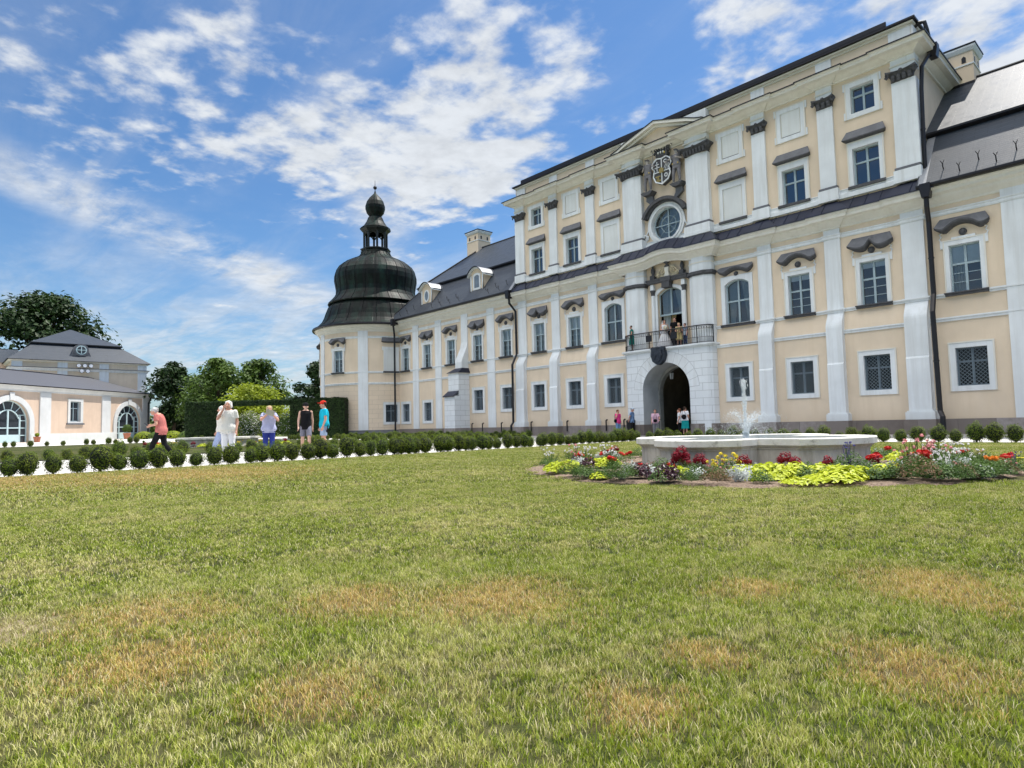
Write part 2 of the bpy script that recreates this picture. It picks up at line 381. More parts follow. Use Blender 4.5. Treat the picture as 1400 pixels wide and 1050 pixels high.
# ---- window kinds
def lining(b, w2, z0, z1, y0, y1, top=None):
    b.mat(M['white'])
    b.face([(-w2, y0, z0), (-w2, y1, z0), (-w2, y1, z1), (-w2, y0, z1)]); b.face([(w2, y0, z0), (w2, y0, z1), (w2, y1, z1), (w2, y1, z0)])
    b.face([(-w2, y0, z0), (w2, y0, z0), (w2, y1, z0), (-w2, y1, z0)])
    if top is None: b.face([(-w2, y0, z1), (-w2, y1, z1), (w2, y1, z1), (w2, y0, z1)])
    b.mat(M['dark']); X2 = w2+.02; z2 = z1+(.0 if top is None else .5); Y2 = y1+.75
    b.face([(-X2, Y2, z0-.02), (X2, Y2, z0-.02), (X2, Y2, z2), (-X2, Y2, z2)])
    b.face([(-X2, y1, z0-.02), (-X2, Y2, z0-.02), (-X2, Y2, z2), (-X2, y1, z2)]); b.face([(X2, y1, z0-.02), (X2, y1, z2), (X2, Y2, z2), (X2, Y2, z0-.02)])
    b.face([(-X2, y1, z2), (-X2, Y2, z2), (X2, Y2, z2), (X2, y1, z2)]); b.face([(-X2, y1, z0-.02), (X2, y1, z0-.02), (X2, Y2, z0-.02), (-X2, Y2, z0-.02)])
def rect_surround(b, w2, h, t, tb, tt, ear=0., earh=0., y0=-.05, yb=.0, foot=False):
    b.mat(M['white'])
    b.box(-w2-t, -w2, y0, yb, -tb, h+tt); b.box(w2, w2+t, y0, yb, -tb, h+tt)
    b.box(-w2, w2, y0, yb, h, h+tt)
    if tb: b.box(-w2, w2, y0, yb, -tb, 0)
    if ear:
        for s in (-1, 1):
            x0, x1 = sorted((s*(w2+t), s*(w2+t+ear))); b.box(x0, x1, y0, yb, h+tt-earh, h+tt)
            if foot: b.box(x0, x1, y0, yb, -tb, -tb+earh)
    b.mat(M['trim'])                          # fine outer bead
    for s in (-1, 1):
        x0, x1 = sorted((s*(w2+t-.05), s*(w2+t))); b.box(x0, x1, y0-.022, y0-.001, -tb, h+tt)
    b.box(-w2-t+.051, w2+t-.051, y0-.022, y0-.001, h+tt-.05, h+tt)
def sash_mb(w2, h, y, tr=.62, bw=.055, m='sash', fine=0):
    b = MB(); b.mat(M[m]); d0, d1 = y-.03, y+.03
    b.box(-w2, -w2+bw, d0, d1, 0, h); b.box(w2-bw, w2, d0, d1, 0, h); b.box(-w2+bw, w2-bw, d0, d1, 0, bw); b.box(-w2+bw, w2-bw, d0, d1, h-bw, h)
    b.box(-.045, .045, d0-.012, d1, bw, h-bw)
    zt = h*tr
    b.box(-w2+bw, -.045, d0-.008, d1, zt-.04, zt+.04); b.box(.045, w2-bw, d0-.008, d1, zt-.04, zt+.04)
    for k in range(fine):
        for a, c in ((-w2+bw, -.045), (.045, w2-bw)):
            zz = bw+(zt-bw)*(k+1)/(fine+1); b.box(a, c, d0+.01, d1-.01, zz-.012, zz+.012)
    return b
def pane(parent, w2, h, y, m='glass'):
    b = MB(); b.face([(-w2, y, 0), (w2, y, 0), (w2, y, h), (-w2, y, h)]); return b.build('window_pane', M[m], parent)
def wavy_hood(kind, w0, w1, zb, zt, d=.30):
    # dark moulded stone hood: bottom edge shape differs, top slopes back to the wall
    n = 28; b = MB()
    def bot(x):
        t = x/w0
        if kind == 'arch': return zb+.20*max(0, math.cos(t*math.pi*.78))**1.3-.10*math.exp(-((abs(t)-.72)/.22)**2)+.05
        if kind == 'cusp': return zb+.02-.13*math.sin(min(1, abs(t)/.9)*math.pi)+.20*math.exp(-(t/.16)**2)
        if kind == 'snake': return zb+.03+.10*math.exp(-(t/.33)**2)-.11*math.exp(-((abs(t)-.66)/.22)**2)+.06*max(0, abs(t)-.85)/.15
        return zb
    th = .20 if kind != 'flat' else .13
    xs = [-w0+2*w0*i/n for i in range(n+1)]
    prof = []
    for x in xs:
        zc = bot(x); xt = x*w1/w0
        sh = max(0, 1-((abs(x)/w0)**8))
        zl = zc+ (1-sh)*th*.5
        prof.append([(x*.93, -.02, zl), (x, -d*.75, zl+.04), (x, -d, zl+th*.62+.0), (x, -d*.97, zc+th), (xt, -.03, max(zt, zc+th+.05)), (xt, .0, zt+.01)])
    b.mat(M['dstone'])
    for j in range(5):
        if j == 3: b.mat(M['dstone_l'])
        for i in range(n): b.face([prof[i][j], prof[i+1][j], prof[i+1][j+1], prof[i][j+1]])
    b.mat(M['dstone']); b.face(prof[0][::-1]); b.face(prof[n])
    for i in range(n): b.face([prof[i][0], (prof[i][0][0], 0, prof[i][0][2]), (prof[i+1][0][0], 0, prof[i+1][0][2]), prof[i+1][0]])
    return b
def roundel(parent, z, r=.15):
    b = MB(); b.mat(M['dstone'])
    prof = [(0, .10), (r*.45, .10), (r*.6, .06), (r*.85, .085), (r, .05), (r, 0)]
    n = 18; vs = []; 
    for i in range(n):
        a = 2*math.pi*i/n
        for q, o in prof: vs.append((q*math.cos(a), -o-.01, z+q*math.sin(a)))
    k = len(prof); b.add(vs, [(i*k+j, ((i+1) % n)*k+j, ((i+1) % n)*k+j+1, i*k+j+1) for i in range(n) for j in range(k-1)])
    return b.build('roundel', None, parent)
def win_F1(kind, blind, curtain=0):           # opening 1.08 x 2.0, origin at the middle of the sill
    w2, h = .54, 2.02; b = MB(); rect_surround(b, w2, h, .20, 0, .24, .10, .34)
    b.mat(M['white']); b.box(-.42, .42, -.06, 0, h+.245, h+.33)
    for s in (-1, 1):                         # scrolled white ribs rising to the hood
        pts = [(s*.80, -.03, h+.22), (s*.86, -.03, h+.34), (s*.78, -.03, h+.42), (s*.84, -.03, h+.52), (s*.74, -.03, h+.60), (s*.74, -.03, h+.72)]
        b.tube(pts, .026, 6)
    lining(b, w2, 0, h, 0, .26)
    o = b.build('window', None, pal)
    sash_mb(w2, h, .20, .60, fine=2).build('sash', None, o); pane(o, w2, h, .215)
    if blind:
        c = MB(); c.mat(M['blind']); z0 = h*(.62 if blind == 1 else .86)
        c.face([(-w2+.03, .228, z0), (w2-.03, .228, z0), (w2-.03, .228, h), (-w2+.03, .228, h)]); c.build('roller_blind', None, o)
    if curtain:
        c = MB(); c.mat(M['curtain']); n = 16
        xs = [(-w2+.02+(w2*(.9 if curtain == 1 else 1.9))*i/n) for i in range(n+1)]
        for i in range(n):
            f = lambda k: .36+.03*math.sin(k*2.2)
            c.face([(xs[i], f(i), 0), (xs[i+1], f(i+1), 0), (xs[i+1], f(i+1), h), (xs[i], f(i), h)])
        c.build('curtain', None, o, smooth=True)
    s = MB(); s.mat(M['dstone']); s.box(-.75, .75, -.16, 0, -.15, -.055); s.box(-.78, .78, -.2, 0, -.054, -.002); s.build('sill', None, o)
    wavy_hood(kind, .98, .80, h+.58, h+1.18).build('hood', None, o); roundel(o, h+.50)
    return o
def win_GF():
    w2, h = .55, 1.6; b = MB(); rect_surround(b, w2, h, .25, .22, .25, y0=-.045)
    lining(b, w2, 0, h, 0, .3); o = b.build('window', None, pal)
    sash_mb(w2, h, .24, .64, m='sash_d').build('sash', None, o); pane(o, w2, h, .25, 'glass_gf')
    g = MB(); g.mat(M['sash_d']); st = .155; y = .10
    for s in (-1, 1):                         # diagonal wrought grille
        k = -w2-h
        while k < w2+h:
            # line x = k + s*t, z=t clipped to the opening
            t0, t1 = 0, h
            if s > 0: t0 = max(t0, -w2-k); t1 = min(t1, w2-k)
            else: t0 = max(t0, k-w2); t1 = min(t1, k+w2)
            if t1-t0 > .03: g.tube([(k+s*t0, y+.008*s, t0), (k+s*t1, y+.008*s, t1)], .0085, 4)
            k += st
    for x in (-w2, w2): g.tube([(x*.97, y, 0), (x*.97, y, h)], .014, 5)
    g.tube([(0, y, 0), (0, y, h)], .016, 5)
    g.build('grille', None, o); return o
def win_F2(blind):
    w2, h = .565, 1.78; b = MB(); rect_surround(b, w2, h, .22, 0, .34, y0=-.06)
    if blind:
        b.mat(M['blank']); b.face([(-w2, -.012, 0), (w2, -.012, 0), (w2, -.012, h), (-w2, -.012, h)]); b.mat(M['trim'])
        b.box(-w2+.02, -w2+.04, -.045, -.013, 0, h); b.box(w2-.04, w2-.02, -.045, -.013, 0, h)
        o = b.build('blind_window', None, pal)
    else:
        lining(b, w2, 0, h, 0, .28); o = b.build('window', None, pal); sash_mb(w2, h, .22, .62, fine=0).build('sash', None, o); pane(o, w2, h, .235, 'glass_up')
    s = MB(); s.mat(M['dstone']); s.box(-.8, .8, -.15, 0, -.13, -.003); s.build('sill', None, o)
    wavy_hood('flat', .95, .78, h+.34, h+.88, .26).build('hood', None, o); return o
def win_F3(blind):
    w2, h = .51, 1.28; b = MB(); rect_surround(b, w2, h, .24, .22, .26, .08, .36, y0=-.06, foot=True)
    if blind:
        b.mat(M['blank']); b.face([(-w2, -.012, 0), (w2, -.012, 0), (w2, -.012, h), (-w2, -.012, h)]); b.mat(M['trim'])
        b.box(-w2+.02, -w2+.04, -.045, -.013, 0, h); b.box(w2-.04, w2-.02, -.045, -.013, 0, h)
        b.mat(M['dstone']); b.box(-w2+.04, w2-.04, -.05, -.014, 0.0, .035); o = b.build('blind_window', None, pal)
    else:
        lining(b, w2, 0, h, 0, .28); o = b.build('window', None, pal); sash_mb(w2, h, .22, .66).build('sash', None, o); pane(o, w2, h, .235, 'glass_up')
    return o
def arc_pts(w2, zs, rise, n=14):
    # segmental arch from (-w2,zs) over (0,zs+rise) to (w2,zs)
    r = (w2*w2+rise*rise)/(2*rise); a = math.asin(min(1, w2/r)); 
    if rise > w2: a = math.pi-a
    return [(r*math.sin(-a+2*a*i/n), zs+rise-r+r*math.cos(-a+2*a*i/n)) for i in range(n+1)]
def plate_around(b, w2, z0, zs, rise, X2, Z1, y0, y1, n=14):
    # rectangular plate (-X2..X2, z0..Z1) with an arched opening
    a = arc_pts(w2, zs, rise, n)
    inner = [(-w2, z0)]+a+[(w2, z0)]
    def out(p, i):
        if i == 0: return (-X2, z0)
        if i == len(inner)-1: return (X2, z0)
        if i == 1: return (-X2, p[1])
        if i == len(inner)-2: return (X2, p[1])
        t = (i-1)/(n); # spread along left-top-right border
        L1 = Z1-zs; tot = 2*L1+2*X2; s_ = t*tot
        if s_ < L1: return (-X2, zs+s_)
        if s_ < L1+2*X2: return (-X2+s_-L1, Z1)
        return (X2, Z1-(s_-L1-2*X2))
    outer = [out(p, i) for i, p in enumerate(inner)]
    m = len(inner)
    for i in range(m-1):
        q = [outer[i], outer[i+1], inner[i+1], inner[i]]
        b.face([(x, y0, z) for x, z in q], q)
        b.face([(inner[i][0], y0, inner[i][1]), (inner[i+1][0], y0, inner[i+1][1]), (inner[i+1][0], y1, inner[i+1][1]), (inner[i][0], y1, inner[i][1])], [(0, 0)]*4)
    # corner fillers of the border
    for sx in (-1, 1):
        tops = [o for o in outer if abs(o[1]-Z1) < 1e-6]; sides = [o for o in outer if abs(o[0]-sx*X2) < 1e-6]
        tp = min(tops, key=lambda o: abs(o[0]-sx*X2)); sd_ = max(sides, key=lambda o: o[1])
        idx = outer.index(tp if sx < 0 else sd_)
        if tp != sd_: b.face([(tp[0], y0, tp[1]), (sx*X2, y0, Z1), (sd_[0], y0, sd_[1])], [tp, (sx*X2, Z1), sd_])
    return a
def win_arched(kind='snake'):
    w2, zs, rise = .69, 2.12, .26; b = MB(); b.mat(M['white'])
    plate_around(b, w2, -.04, zs, rise, w2+.22, zs+rise+.22, -.05, .26)
    for s in (-1, 1):
        x0, x1 = sorted((s*(w2+.22), s*(w2+.21))); b.box(x0, x1, -.05, 0, -.04, zs+rise+.22)
    b.box(-w2-.21, w2+.21, -.05, 0, zs+rise+.21, zs+rise+.22)
    b.mat(M['dark']); b.box(-w2-.02, w2+.02, 1.0, 1.02, 0, 2.7)
    b.face([(-w2-.02, .27, 0), (-w2-.02, 1, 0), (-w2-.02, 1, 2.6), (-w2-.02, .27, 2.6)]); b.face([(w2+.02, .27, 0), (w2+.02, 1, 0), (w2+.02, 1, 2.6), (w2+.02, .27, 2.6)])
    b.face([(-w2-.02, .27, 2.6), (w2+.02, .27, 2.6), (w2+.02, 1, 2.6), (-w2-.02, 1, 2.6)])
    o = b.build('window', None, pal)
    s = MB(); s.mat(M['sash']); a = arc_pts(w2, zs, rise); y = .21
    ip = [(-w2+.06, .06)]+[(x*.91, z-.06) for x, z in a]+[(w2-.06, .06)]; op = [(-w2, 0)]+a+[(w2, 0)]
    s.ring(op, ip, y-.03, y+.03); s.box(-.045, .045, y-.045, y+.03, .06, zs+rise-.06)
    s.box(-w2+.06, -.045, y-.04, y+.03, 1.18, 1.27); s.box(.045, w2-.06, y-.04, y+.03, 1.18, 1.27); s.build('sash', None, o)
    p = MB(); p.face([(x, .225, z) for x, z in op[::-1]]); p.build('window_pane', M['glass'], o)
    c = MB(); c.mat(M['curtain']); n = 22
    for s0, e0 in ((-1, -.15), (1, .45)):
        for i in range(n):
            q = []
            for k, zz in ((i, 0), (i+1, 0), (i+1, 2.45), (i, 2.45)):
                t = k/n; edge = s0*w2*.98; inner = s0*w2*(.55 if zz == 0 else .05)
                q.append((edge+(inner-edge)*t, .38+.03*math.sin(k*2.1), zz))
            c.face(q)
    c.build('curtain', None, o, smooth=True)
    s = MB(); s.mat(M['dstone']); s.box(-.95, .95, -.16, 0, -.17, -.05); s.box(-.98, .98, -.2, 0, -.049, -.041); s.build('sill', None, o)
    wavy_hood(kind, 1.05, .92, zs+.60, zs+1.02, .22).build('hood', None, o); roundel(o, zs+rise+.30, .12)
    return o
first = {}
def put(key, maker, u, z, v=0., rot=0., parent=pal):
    if key not in first: o = maker(); first[key] = o; o.location = (u, v, z); o.rotation_euler = (0, 0, rot); return o
    return copy_tree(first[key], (u, v, z), rot)
BAY = (10.87, 7.5, 4.2)
holes_lo = []; holes_up = []
for i, u in enumerate(BAY):
    for s in (-1, 1):
        put('GF', win_GF, s*u, 2.02, NB); holes_lo.append((s*u-.55, s*u+.55, 2.02, 3.62))
        if i < 2:
            k = 'cusp' if ((i == 0 and s < 0) or (i == 1 and s > 0 and False) or (i == 0 and s > 0)) else 'arch'
            put('F1'+k+('b' if s < 0 else 'c'), lambda: win_F1(k, 1 if s < 0 else 2, 2 if s < 0 else 0), s*u, 5.98); holes_up.append((s*u-.54, s*u+.54, 5.98, 8.0))
        else:
            put('arched', win_arched, s*u, 6.0); holes_up.append((s*u-.9, s*u+.9, 6.0, 8.5))
        b2 = i == 2; b3 = not (i == 0)
        put('F2%s' % b2, lambda: win_F2(b2), s*u, 11.66)
        if not b2: holes_up.append((s*u-.565, s*u+.565, 11.66, 13.44))
        put('F3%s' % b3, lambda: win_F3(b3), s*u, 15.13)
        if not b3: holes_up.append((s*u-.51, s*u+.51, 15.13, 16.41))
WB = (14.39, 17.79, 21.28, 24.74, 28.14)
wing_lo = {-1: [], 1: []}; wing_up = {-1: [], 1: []}
for s in (-1, 1):
    for i, u in enumerate(WB):
        low = (s < 0 and i >= 3)
        if not (s < 0 and i == 2):
            z = 1.32 if low else 2.02
            put('GF', win_GF, s*u, z); wing_lo[s].append((s*u-.55, s*u+.55, z, z+1.6))
        k = ('arch', 'cusp')[i % 2] if s > 0 or True else 'arch'
        if s < 0: k = ('arch', 'cusp', 'arch', 'cusp', 'arch')[i]
        put('F1'+k+'w', lambda: win_F1(k, 1, 1), s*u, 5.98); wing_up[s].append((s*u-.54, s*u+.54, 5.98, 8.0))
# ---- walls
PLT = .65
b = MB(); b.mat(M['cream'])
DW, DZ0, DZS, DRI = .82, 5.06, 8.35, .32       # balcony door
holes_up.append((-1.12, 1.12, 5.95, 9.0))      # filled by the door surround plate
holes_up.append((-1.45, 1.45, 11.2, 13.95))    # filled by the round window plate
b.holes(-12.97, 12.97, 5.95, 17.1, 0, holes_up)
b.holes(-12.97, 12.97, PLT, 4.82, NB, holes_lo+[(-1.8, 1.8, PLT, 4.82)])
# swelling band between the two string courses
nn = 8
for i in range(nn):
    t0, t1 = i/nn, (i+1)/nn; f = lambda t: (NB*(1+math.cos(math.pi*t))/2, 4.82+(5.95-4.82)*t)
    (v0, z0), (v1, z1) = f(t0), f(t1)
    for a, c in ((-12.97, -1.12), (1.12, 12.97)): b.face([(a, v0, z0), (c, v0, z0), (c, v1, z1), (a, v1, z1)])
for s in (-1, 1):
    b.face([(s*12.97, 0, 10.3), (s*12.97, 11.8, 10.3), (s*12.97, 11.8, 18.4), (s*12.97, 0, 18.4)])
b.face([(-12.97, 11.8, 0), (12.97, 11.8, 0), (12.97, 11.8, 18.4), (-12.97, 11.8, 18.4)])
b.build('central_block_wall', None, pal)
for s in (-1, 1):
    b = MB(); b.mat(M['cream']); a, c = sorted((s*12.97, s*29.5))
    b.holes(a, c, PLT, 10.3, 0, wing_lo[s]+wing_up[s])
    if s > 0: b.face([(29.5, 0, 0), (29.5, 11.8, 0), (29.5, 11.8, 10.3), (29.5, 0, 10.3)])
    b.build('wing_wall', None, pal)
    b = MB(); b.mat(M['cream']); b.face([(a, 11.8, 0), (c, 11.8, 0), (c, 11.8, 10.3), (a, 11.8, 10.3)]); b.build('rear_wall', None, pal)
# ---- pilasters of the upper order: (u0,u1)
PIL = [(-12.97, -12.12), (-9.55, -8.82), (-6.17, -5.45), (-2.95, -1.55), (1.55, 2.95), (5.45, 6.17), (8.82, 9.55), (12.12, 13.0)]
def capital(w, d, corner=False):
    # dark composite capital: bell, leaf rows, corner scrolls, curved abacus; local origin bottom centre at wall face
    b = MB(); b.mat(M['dstone']); h = .50; w2 = w/2
    rings = [(w2, d, 0), (w2*1.02, d+.03, .05), (w2*.98, d+.02, .08), (w2*1.05, d+.06, .22), (w2*1.25, d+.17, .36), (w2*1.38, d+.24, .40)]
    for i in range(len(rings)-1):
        (a, p, z), (a2, p2, z2) = rings[i], rings[i+1]
        b.face([(-a, -p, z), (a, -p, z), (a2, -p2, z2), (-a2, -p2, z2)]); b.face([(a, -p, z), (a, .02, z), (a2, .02, z2), (a2, -p2, z2)]); b.face([(-a, .02, z), (-a, -p, z), (-a2, -p2, z2), (-a2, .02, z2)])
    nl = max(3, int(w/.2))
    for r_, z_, s_ in ((0, .10, .10), (.5, .21, .11)):
        for i in range(nl):
            x = -w2+(i+.5+r_*.0)*w/nl; b.blob((x, -d-.06-z_*.25, z_), (w/nl*.42, .06, s_), 8, 5)
    for sx in (-1, 1):                        # volutes
        c = Vector((sx*w2*1.26, -d-.16, .30)); m = 16
        for t in range(m):
            a = t/m*4.2*math.pi; rr = .15*(1-t/m*.75); q = c+Vector((math.cos(a)*rr*.6*sx, math.cos(a)*rr*.4, math.sin(a)*rr*.85)); b.blob(q, .04, 6, 4)
    n = 12; top = []; bot = []
    for i in range(n+1):                      # abacus with a concave front and drooping middle
        t = -1+2*i/n; x = t*w2*1.36; y = -d-.28+.10*(1-t*t); zc = .40-.05*(1-t*t)
        bot.append((x, y, zc)); top.append((x, y, zc+.09+.0))
    for i in range(n):
        b.face([bot[i], bot[i+1], top[i+1], top[i]]); b.face([top[i], top[i+1], (top[i+1][0], .02, top[i+1][2]), (top[i][0], .02, top[i][2])]); b.face([bot[i+1], bot[i], (bot[i][0], .02, bot[i][2]), (bot[i+1][0], .02, bot[i+1][2])])
    for e in (0, n): b.face([bot[e], top[e], (top[e][0], .02, top[e][2]), (bot[e][0], .02, bot[e][2])])
    b.blob((0, -d-.2, .42), (.09, .06, .08), 8, 5)
    return b
PP = .13                                      # projection of the upper pilasters
for i, (a, c) in enumerate(PIL):
    big = i in (3, 4); end = i in (0, 7); d = .42 if big else PP
    b = MB(); b.mat(M['white'])
    z0, z1 = 11.90, 15.83
    if big:                                   # wide pilaster, its inner half folded forward
        m0, m1 = a+.28, c-.28
        b.prism([(a, .01), (a, -.30), (m0+.25, -d), (m1-.25, -d), (c, -.30), (c, .01)], z0, z1, 'xy')
        b.prism([(a, .01), (a, -.30), (m0+.25, -d), (m1-.25, -d), (c, -.30), (c, .01)], 16.33, 16.90, 'xy')
        b.mat(M['trim']); b.box(a-.03, c+.03, -d-.04, .01, 16.55, 16.62)
    elif end:
        dd = .52; x0, x1 = (a, c) if i == 0 else (a, c)
        b.box(x0 if i else x0-.08, x1+(.08 if i else 0), -d, dd, z0, z1); b.box(x0 if i else x0-.08, x1+(.08 if i else 0), -d, dd, 16.33, 16.90)
        b.mat(M['trim']); b.box(x0-.03-(0 if i else .08), x1+.03+(.08 if i else 0), -d-.04, dd, 16.55, 16.62)
    else:
        b.box(a, c, -d, .01, z0, z1); b.box(a, c, -d, .01, 16.33, 16.90)
        b.mat(M['trim']); b.box(a-.03, c+.03, -d-.04, .01, 16.55, 16.62)
    p = b.build('pilaster', None, pal)
    cb = capital(c-a, d).build('capital', None, p, ((a+c)/2, 0, 15.83))
    b = MB(); b.mat(M['dstone_l'])
    e = .06; ex = (0 if not end else 0)
    b.box(a-e, c+e, -d-e, .012, 11.77, 11.90); b.mat(M['white']); b.box(a-.10, c+.10, -d-.10, .012, 11.2, 11.77)
    b.build('pilaster_base', None, p)
# ---- plan path of the block front for mouldings
def front_path(pp, bigp, u_start=-12.97, u_end=12.97, back=4.0, cen=None, ends=True):
    P = []
    if ends: P += [(u_start, back, 0)]
    P += [(u_start, -pp, 0)] if True else []
    for i, (a, c) in enumerate(PIL):
        q = bigp if i in (3, 4) else pp
        if i == 0: P += [(c, -pp, 0), (c, 0, 0)]
        elif i == 7: P += [(a, 0, 0), (a, -pp, 0)]
        else:
            P += [(a, 0, 0), (a, -q, 0), (c, -q, 0), (c, 0, 0)]
            if i == 3 and cen: P += cen
    P += [(u_end, -pp, 0)]
    if ends: P += [(u_end, back, 0)]
    return P
b = MB(); b.mat(M['trim'])
cor = [(o, z-.07) for o, z in [(0, 16.94), (.09, 16.95), (.11, 17.02), (.24, 17.09), (.34, 17.17), (.38, 17.20), (.62, 17.22), (.64, 17.34), (.70, 17.37), (.70, 17.41), (0, 17.47)]]
b.sweep(front_path(.10, .34, back=11.8), cor); b.build('main_cornice', None, pal)
b = MB(); b.mat(M['black']); b.sweep(front_path(.10, .34, back=11.8), [(.70, 17.345), (.745, 17.33), (.745, 17.385), (0, 17.46)]); b.build('cornice_flashing', None, pal)
# base mouldings of the upper storeys
b = MB(); b.mat(M['white']); b.sweep(front_path(.12, .42, ends=False), [(.02, 11.18), (.12, 11.2), (.12, 11.40), (.05, 11.46), (.05, 11.58), (.09, 11.62), (.02, 11.66), (0, 11.66)]); b.build('base_moulding', None, pal)
# attic
b = MB(); b.mat(M['cream']); b.box(-12.9, 12.9, .12, .3, 17.42, 18.25)
for s in (-1, 1):
    x0, x1 = sorted((s*12.9, s*12.7)); b.box(x0, x1, .3, 11.6, 17.42, 18.25)
b.mat(M['white'])
for i, (a, c) in enumerate(PIL):
    if i in (0, 7):
        b.box(a-.06, c+.06, .04, .62, 17.42, 18.25)
    elif i in (3, 4): b.box(a, c, -.26, .12, 17.42, 18.31)
    else: b.box(a, c, .04, .119, 17.42, 18.25)
b.mat(M['trim']); pa = [(-12.9, 11.6, 0), (-12.9, .12, 0), (12.9, .12, 0), (12.9, 11.6, 0)]
b.sweep(pa, [(0, 18.251), (.05, 18.26), (.08, 18.33), (.18, 18.36), (.20, 18.43), (0, 18.44)])
b.build('attic_parapet', None, pal)
b = MB(); b.mat(M['black'])
b.sweep(pa, [(-.3, 18.445), (.28, 18.45), (.30, 18.47), (.30, 18.55), (-.3, 18.60)])
b.mat(M['slate']); z0, z1 = 18.59, 20.1
A = [(-12.7, .0), (12.7, .0), (12.7, 11.8), (-12.7, 11.8)]; T = [(-7, 5.9), (7, 5.9)]
b.face([(-12.9, -.1, z0), (12.9, -.1, z0), (7, 5.9, z1), (-7, 5.9, z1)], [(0, 0), (25, 0), (20, 6), (5, 6)]); b.face([(12.9, -.1, z0), (12.9, 11.8, z0), (7, 5.9, z1)], [(0, 0), (12, 0), (6, 6)])
b.face([(-12.9, 11.8, z0), (-12.9, -.1, z0), (-7, 5.9, z1)], [(0, 0), (12, 0), (6, 6)]); b.face([(12.9, 11.8, z0), (-12.9, 11.8, z0), (-7, 5.9, z1), (7, 5.9, z1)], [(0, 0), (25, 0), (20, 6), (5, 6)])
b.mat(M['black']); b.box(-12.3, 12.05, -.12, -.04, 18.60, 18.82)
b.build('block_roof', None, pal)
# central pediment
b = MB(); b.mat(M['trim'])
def rake(pts, y0, y1, th):
    for (x0, z0), (x1, z1) in zip(pts, pts[1:]): b.prism([(x0, z0), (x1, z1), (x1, z1+th), (x0, z0+th)], y0, y1)
pd = [(-3.2, 17.42), (-2.7, 17.55), (-2.1, 17.80), (0, 18.42), (2.1, 17.80), (2.7, 17.55), (3.2, 17.42)]
rake([(x, z-.16) for x, z in pd], -1.02, -.30, .16)
rake([(x*.97, z-.30) for x, z in pd[1:-1]], -.82, -.30, .139)
b.mat(M['cream']); b.prism([(-2.7, 17.44), (2.7, 17.44), (2.0, 17.62), (0, 18.16), (-2.0, 17.62)], -.58, -.31)
b.mat(M['black']); rake([(x, z+.001) for x, z in pd], -1.06, -.2, .05)
b.mat(M['white']); b.prism([(-2.1, 17.85), (2.1, 17.85), (0, 18.42)], -.29, .5)
b.build('pediment', None, pal)
# ---- lower order: pilasters with flared feet
def side_profile(v_up, v_lo, z_up=5.9, z_c=5.05):
    pts = []
    for i in range(9): t = i/8; pts.append((v_lo+(v_up-v_lo)*(1-math.cos(math.pi*t))/2, z_c+(z_up-z_c)*t))
    return pts
def low_pilaster(a, c, up, lo, ztop, name='lower_pilaster', step=3.3, base=True, baseh=.38):
    b = MB(); b.mat(M['white'])
    pr = [(.01, PLT+baseh), (-lo-.05, PLT+baseh), (-lo-.05, step), (-lo, step+.08)]+[(-v, z) for v, z in [( -x, y) for x, y in side_profile(-up, -lo)]]+[(-up, ztop), (.01, ztop)]
    b.prism(pr, a, c, 'yz')
    if base:
        b.mat(M['white']); b.box(a-.12, c+.12, -lo-.17, 0, PLT, PLT+baseh-.06); b.box(a-.07, c+.07, -lo-.11, 0, PLT+baseh-.06, PLT+baseh)
    return b.build(name, None, pal)
for i, (a, c) in enumerate(PIL):
    if i in (3, 4): continue
    low_pilaster(a, c, .10, .45, 10.18)
for i, (a, c) in enumerate(PIL):
    if i not in (3, 4): continue
    b = MB(); b.mat(M['white']); poly = lambda e: [(a-e, .01), (a-e, -.34-e), (a+.35, -.62-e), (c-.35, -.62-e), (c+e, -.34-e), (c+e, .01)]
    b.prism(poly(0), 4.9, 8.86, 'xy'); b.prism(poly(0), 9.10, 10.2, 'xy'); b.mat(M['trim']); b.prism(poly(.03), 9.55, 9.62, 'xy')
    p = b.build('giant_pilaster', None, pal)
    b = MB(); b.mat(M['dstone']); b.prism(poly(.05), 8.86, 8.94, 'xy'); b.prism(poly(.10), 8.941, 9.10, 'xy'); b.build('necking_band', None, p)
WP = (16.16, 19.59, 23.06, 26.48)
for s in (-1, 1):
    for i, u in enumerate(WP):
        if s < 0 and i == 1: continue
        b = MB(); b.mat(M['white']); b.box(s*u-.44, s*u+.44, -.07, .01, PLT, 9.9); b.build('wing_pilaster', None, pal)
# buttress on the left wing
bu = -19.43; x0, x1 = bu-.88, bu+.48
b = MB(); b.mat(M['white'])
b.prism([(.01, 9.9), (-.07, 9.9), (-.07, 7.6), (-.18, 7.1), (-.42, 6.6), (-.62, 6.2), (-.70, 5.95), (-.70, 5.3), (.01, 5.3)], bu-.42, bu+.42, 'yz')
b.mat(M['rust_white'])
def bbox_uv(b, x0, x1, y0, y1, z0, z1):
    b.face([(x0, y0, z0), (x1, y0, z0), (x1, y0, z1), (x0, y0, z1)], [(x0, z0), (x1, z0), (x1, z1), (x0, z1)])
    b.face([(x1, y0, z0), (x1, y1, z0), (x1, y1, z1), (x1, y0, z1)], [(y0, z0), (y1, z0), (y1, z1), (y0, z1)])
    b.face([(x0, y1, z0), (x0, y0, z0), (x0, y0, z1), (x0, y1, z1)], [(y0, z0), (y1, z0), (y1, z1), (y0, z1)])
    b.face([(x0, y0, z1), (x1, y0, z1), (x1, y1, z1), (x0, y1, z1)], [(0, 0)]*4)
bbox_uv(b, x0, x1, -1.08, 0, 3.2, 4.98); bbox_uv(b, x0, x1, -1.50, 0, PLT, 3.2)
b.mat(M['trim']); b.box(x0-.02, x1+.02, -1.11, 0, 4.98, 5.06)
p = b.build('buttress', None, pal)
b = MB(); b.mat(M['pent'])
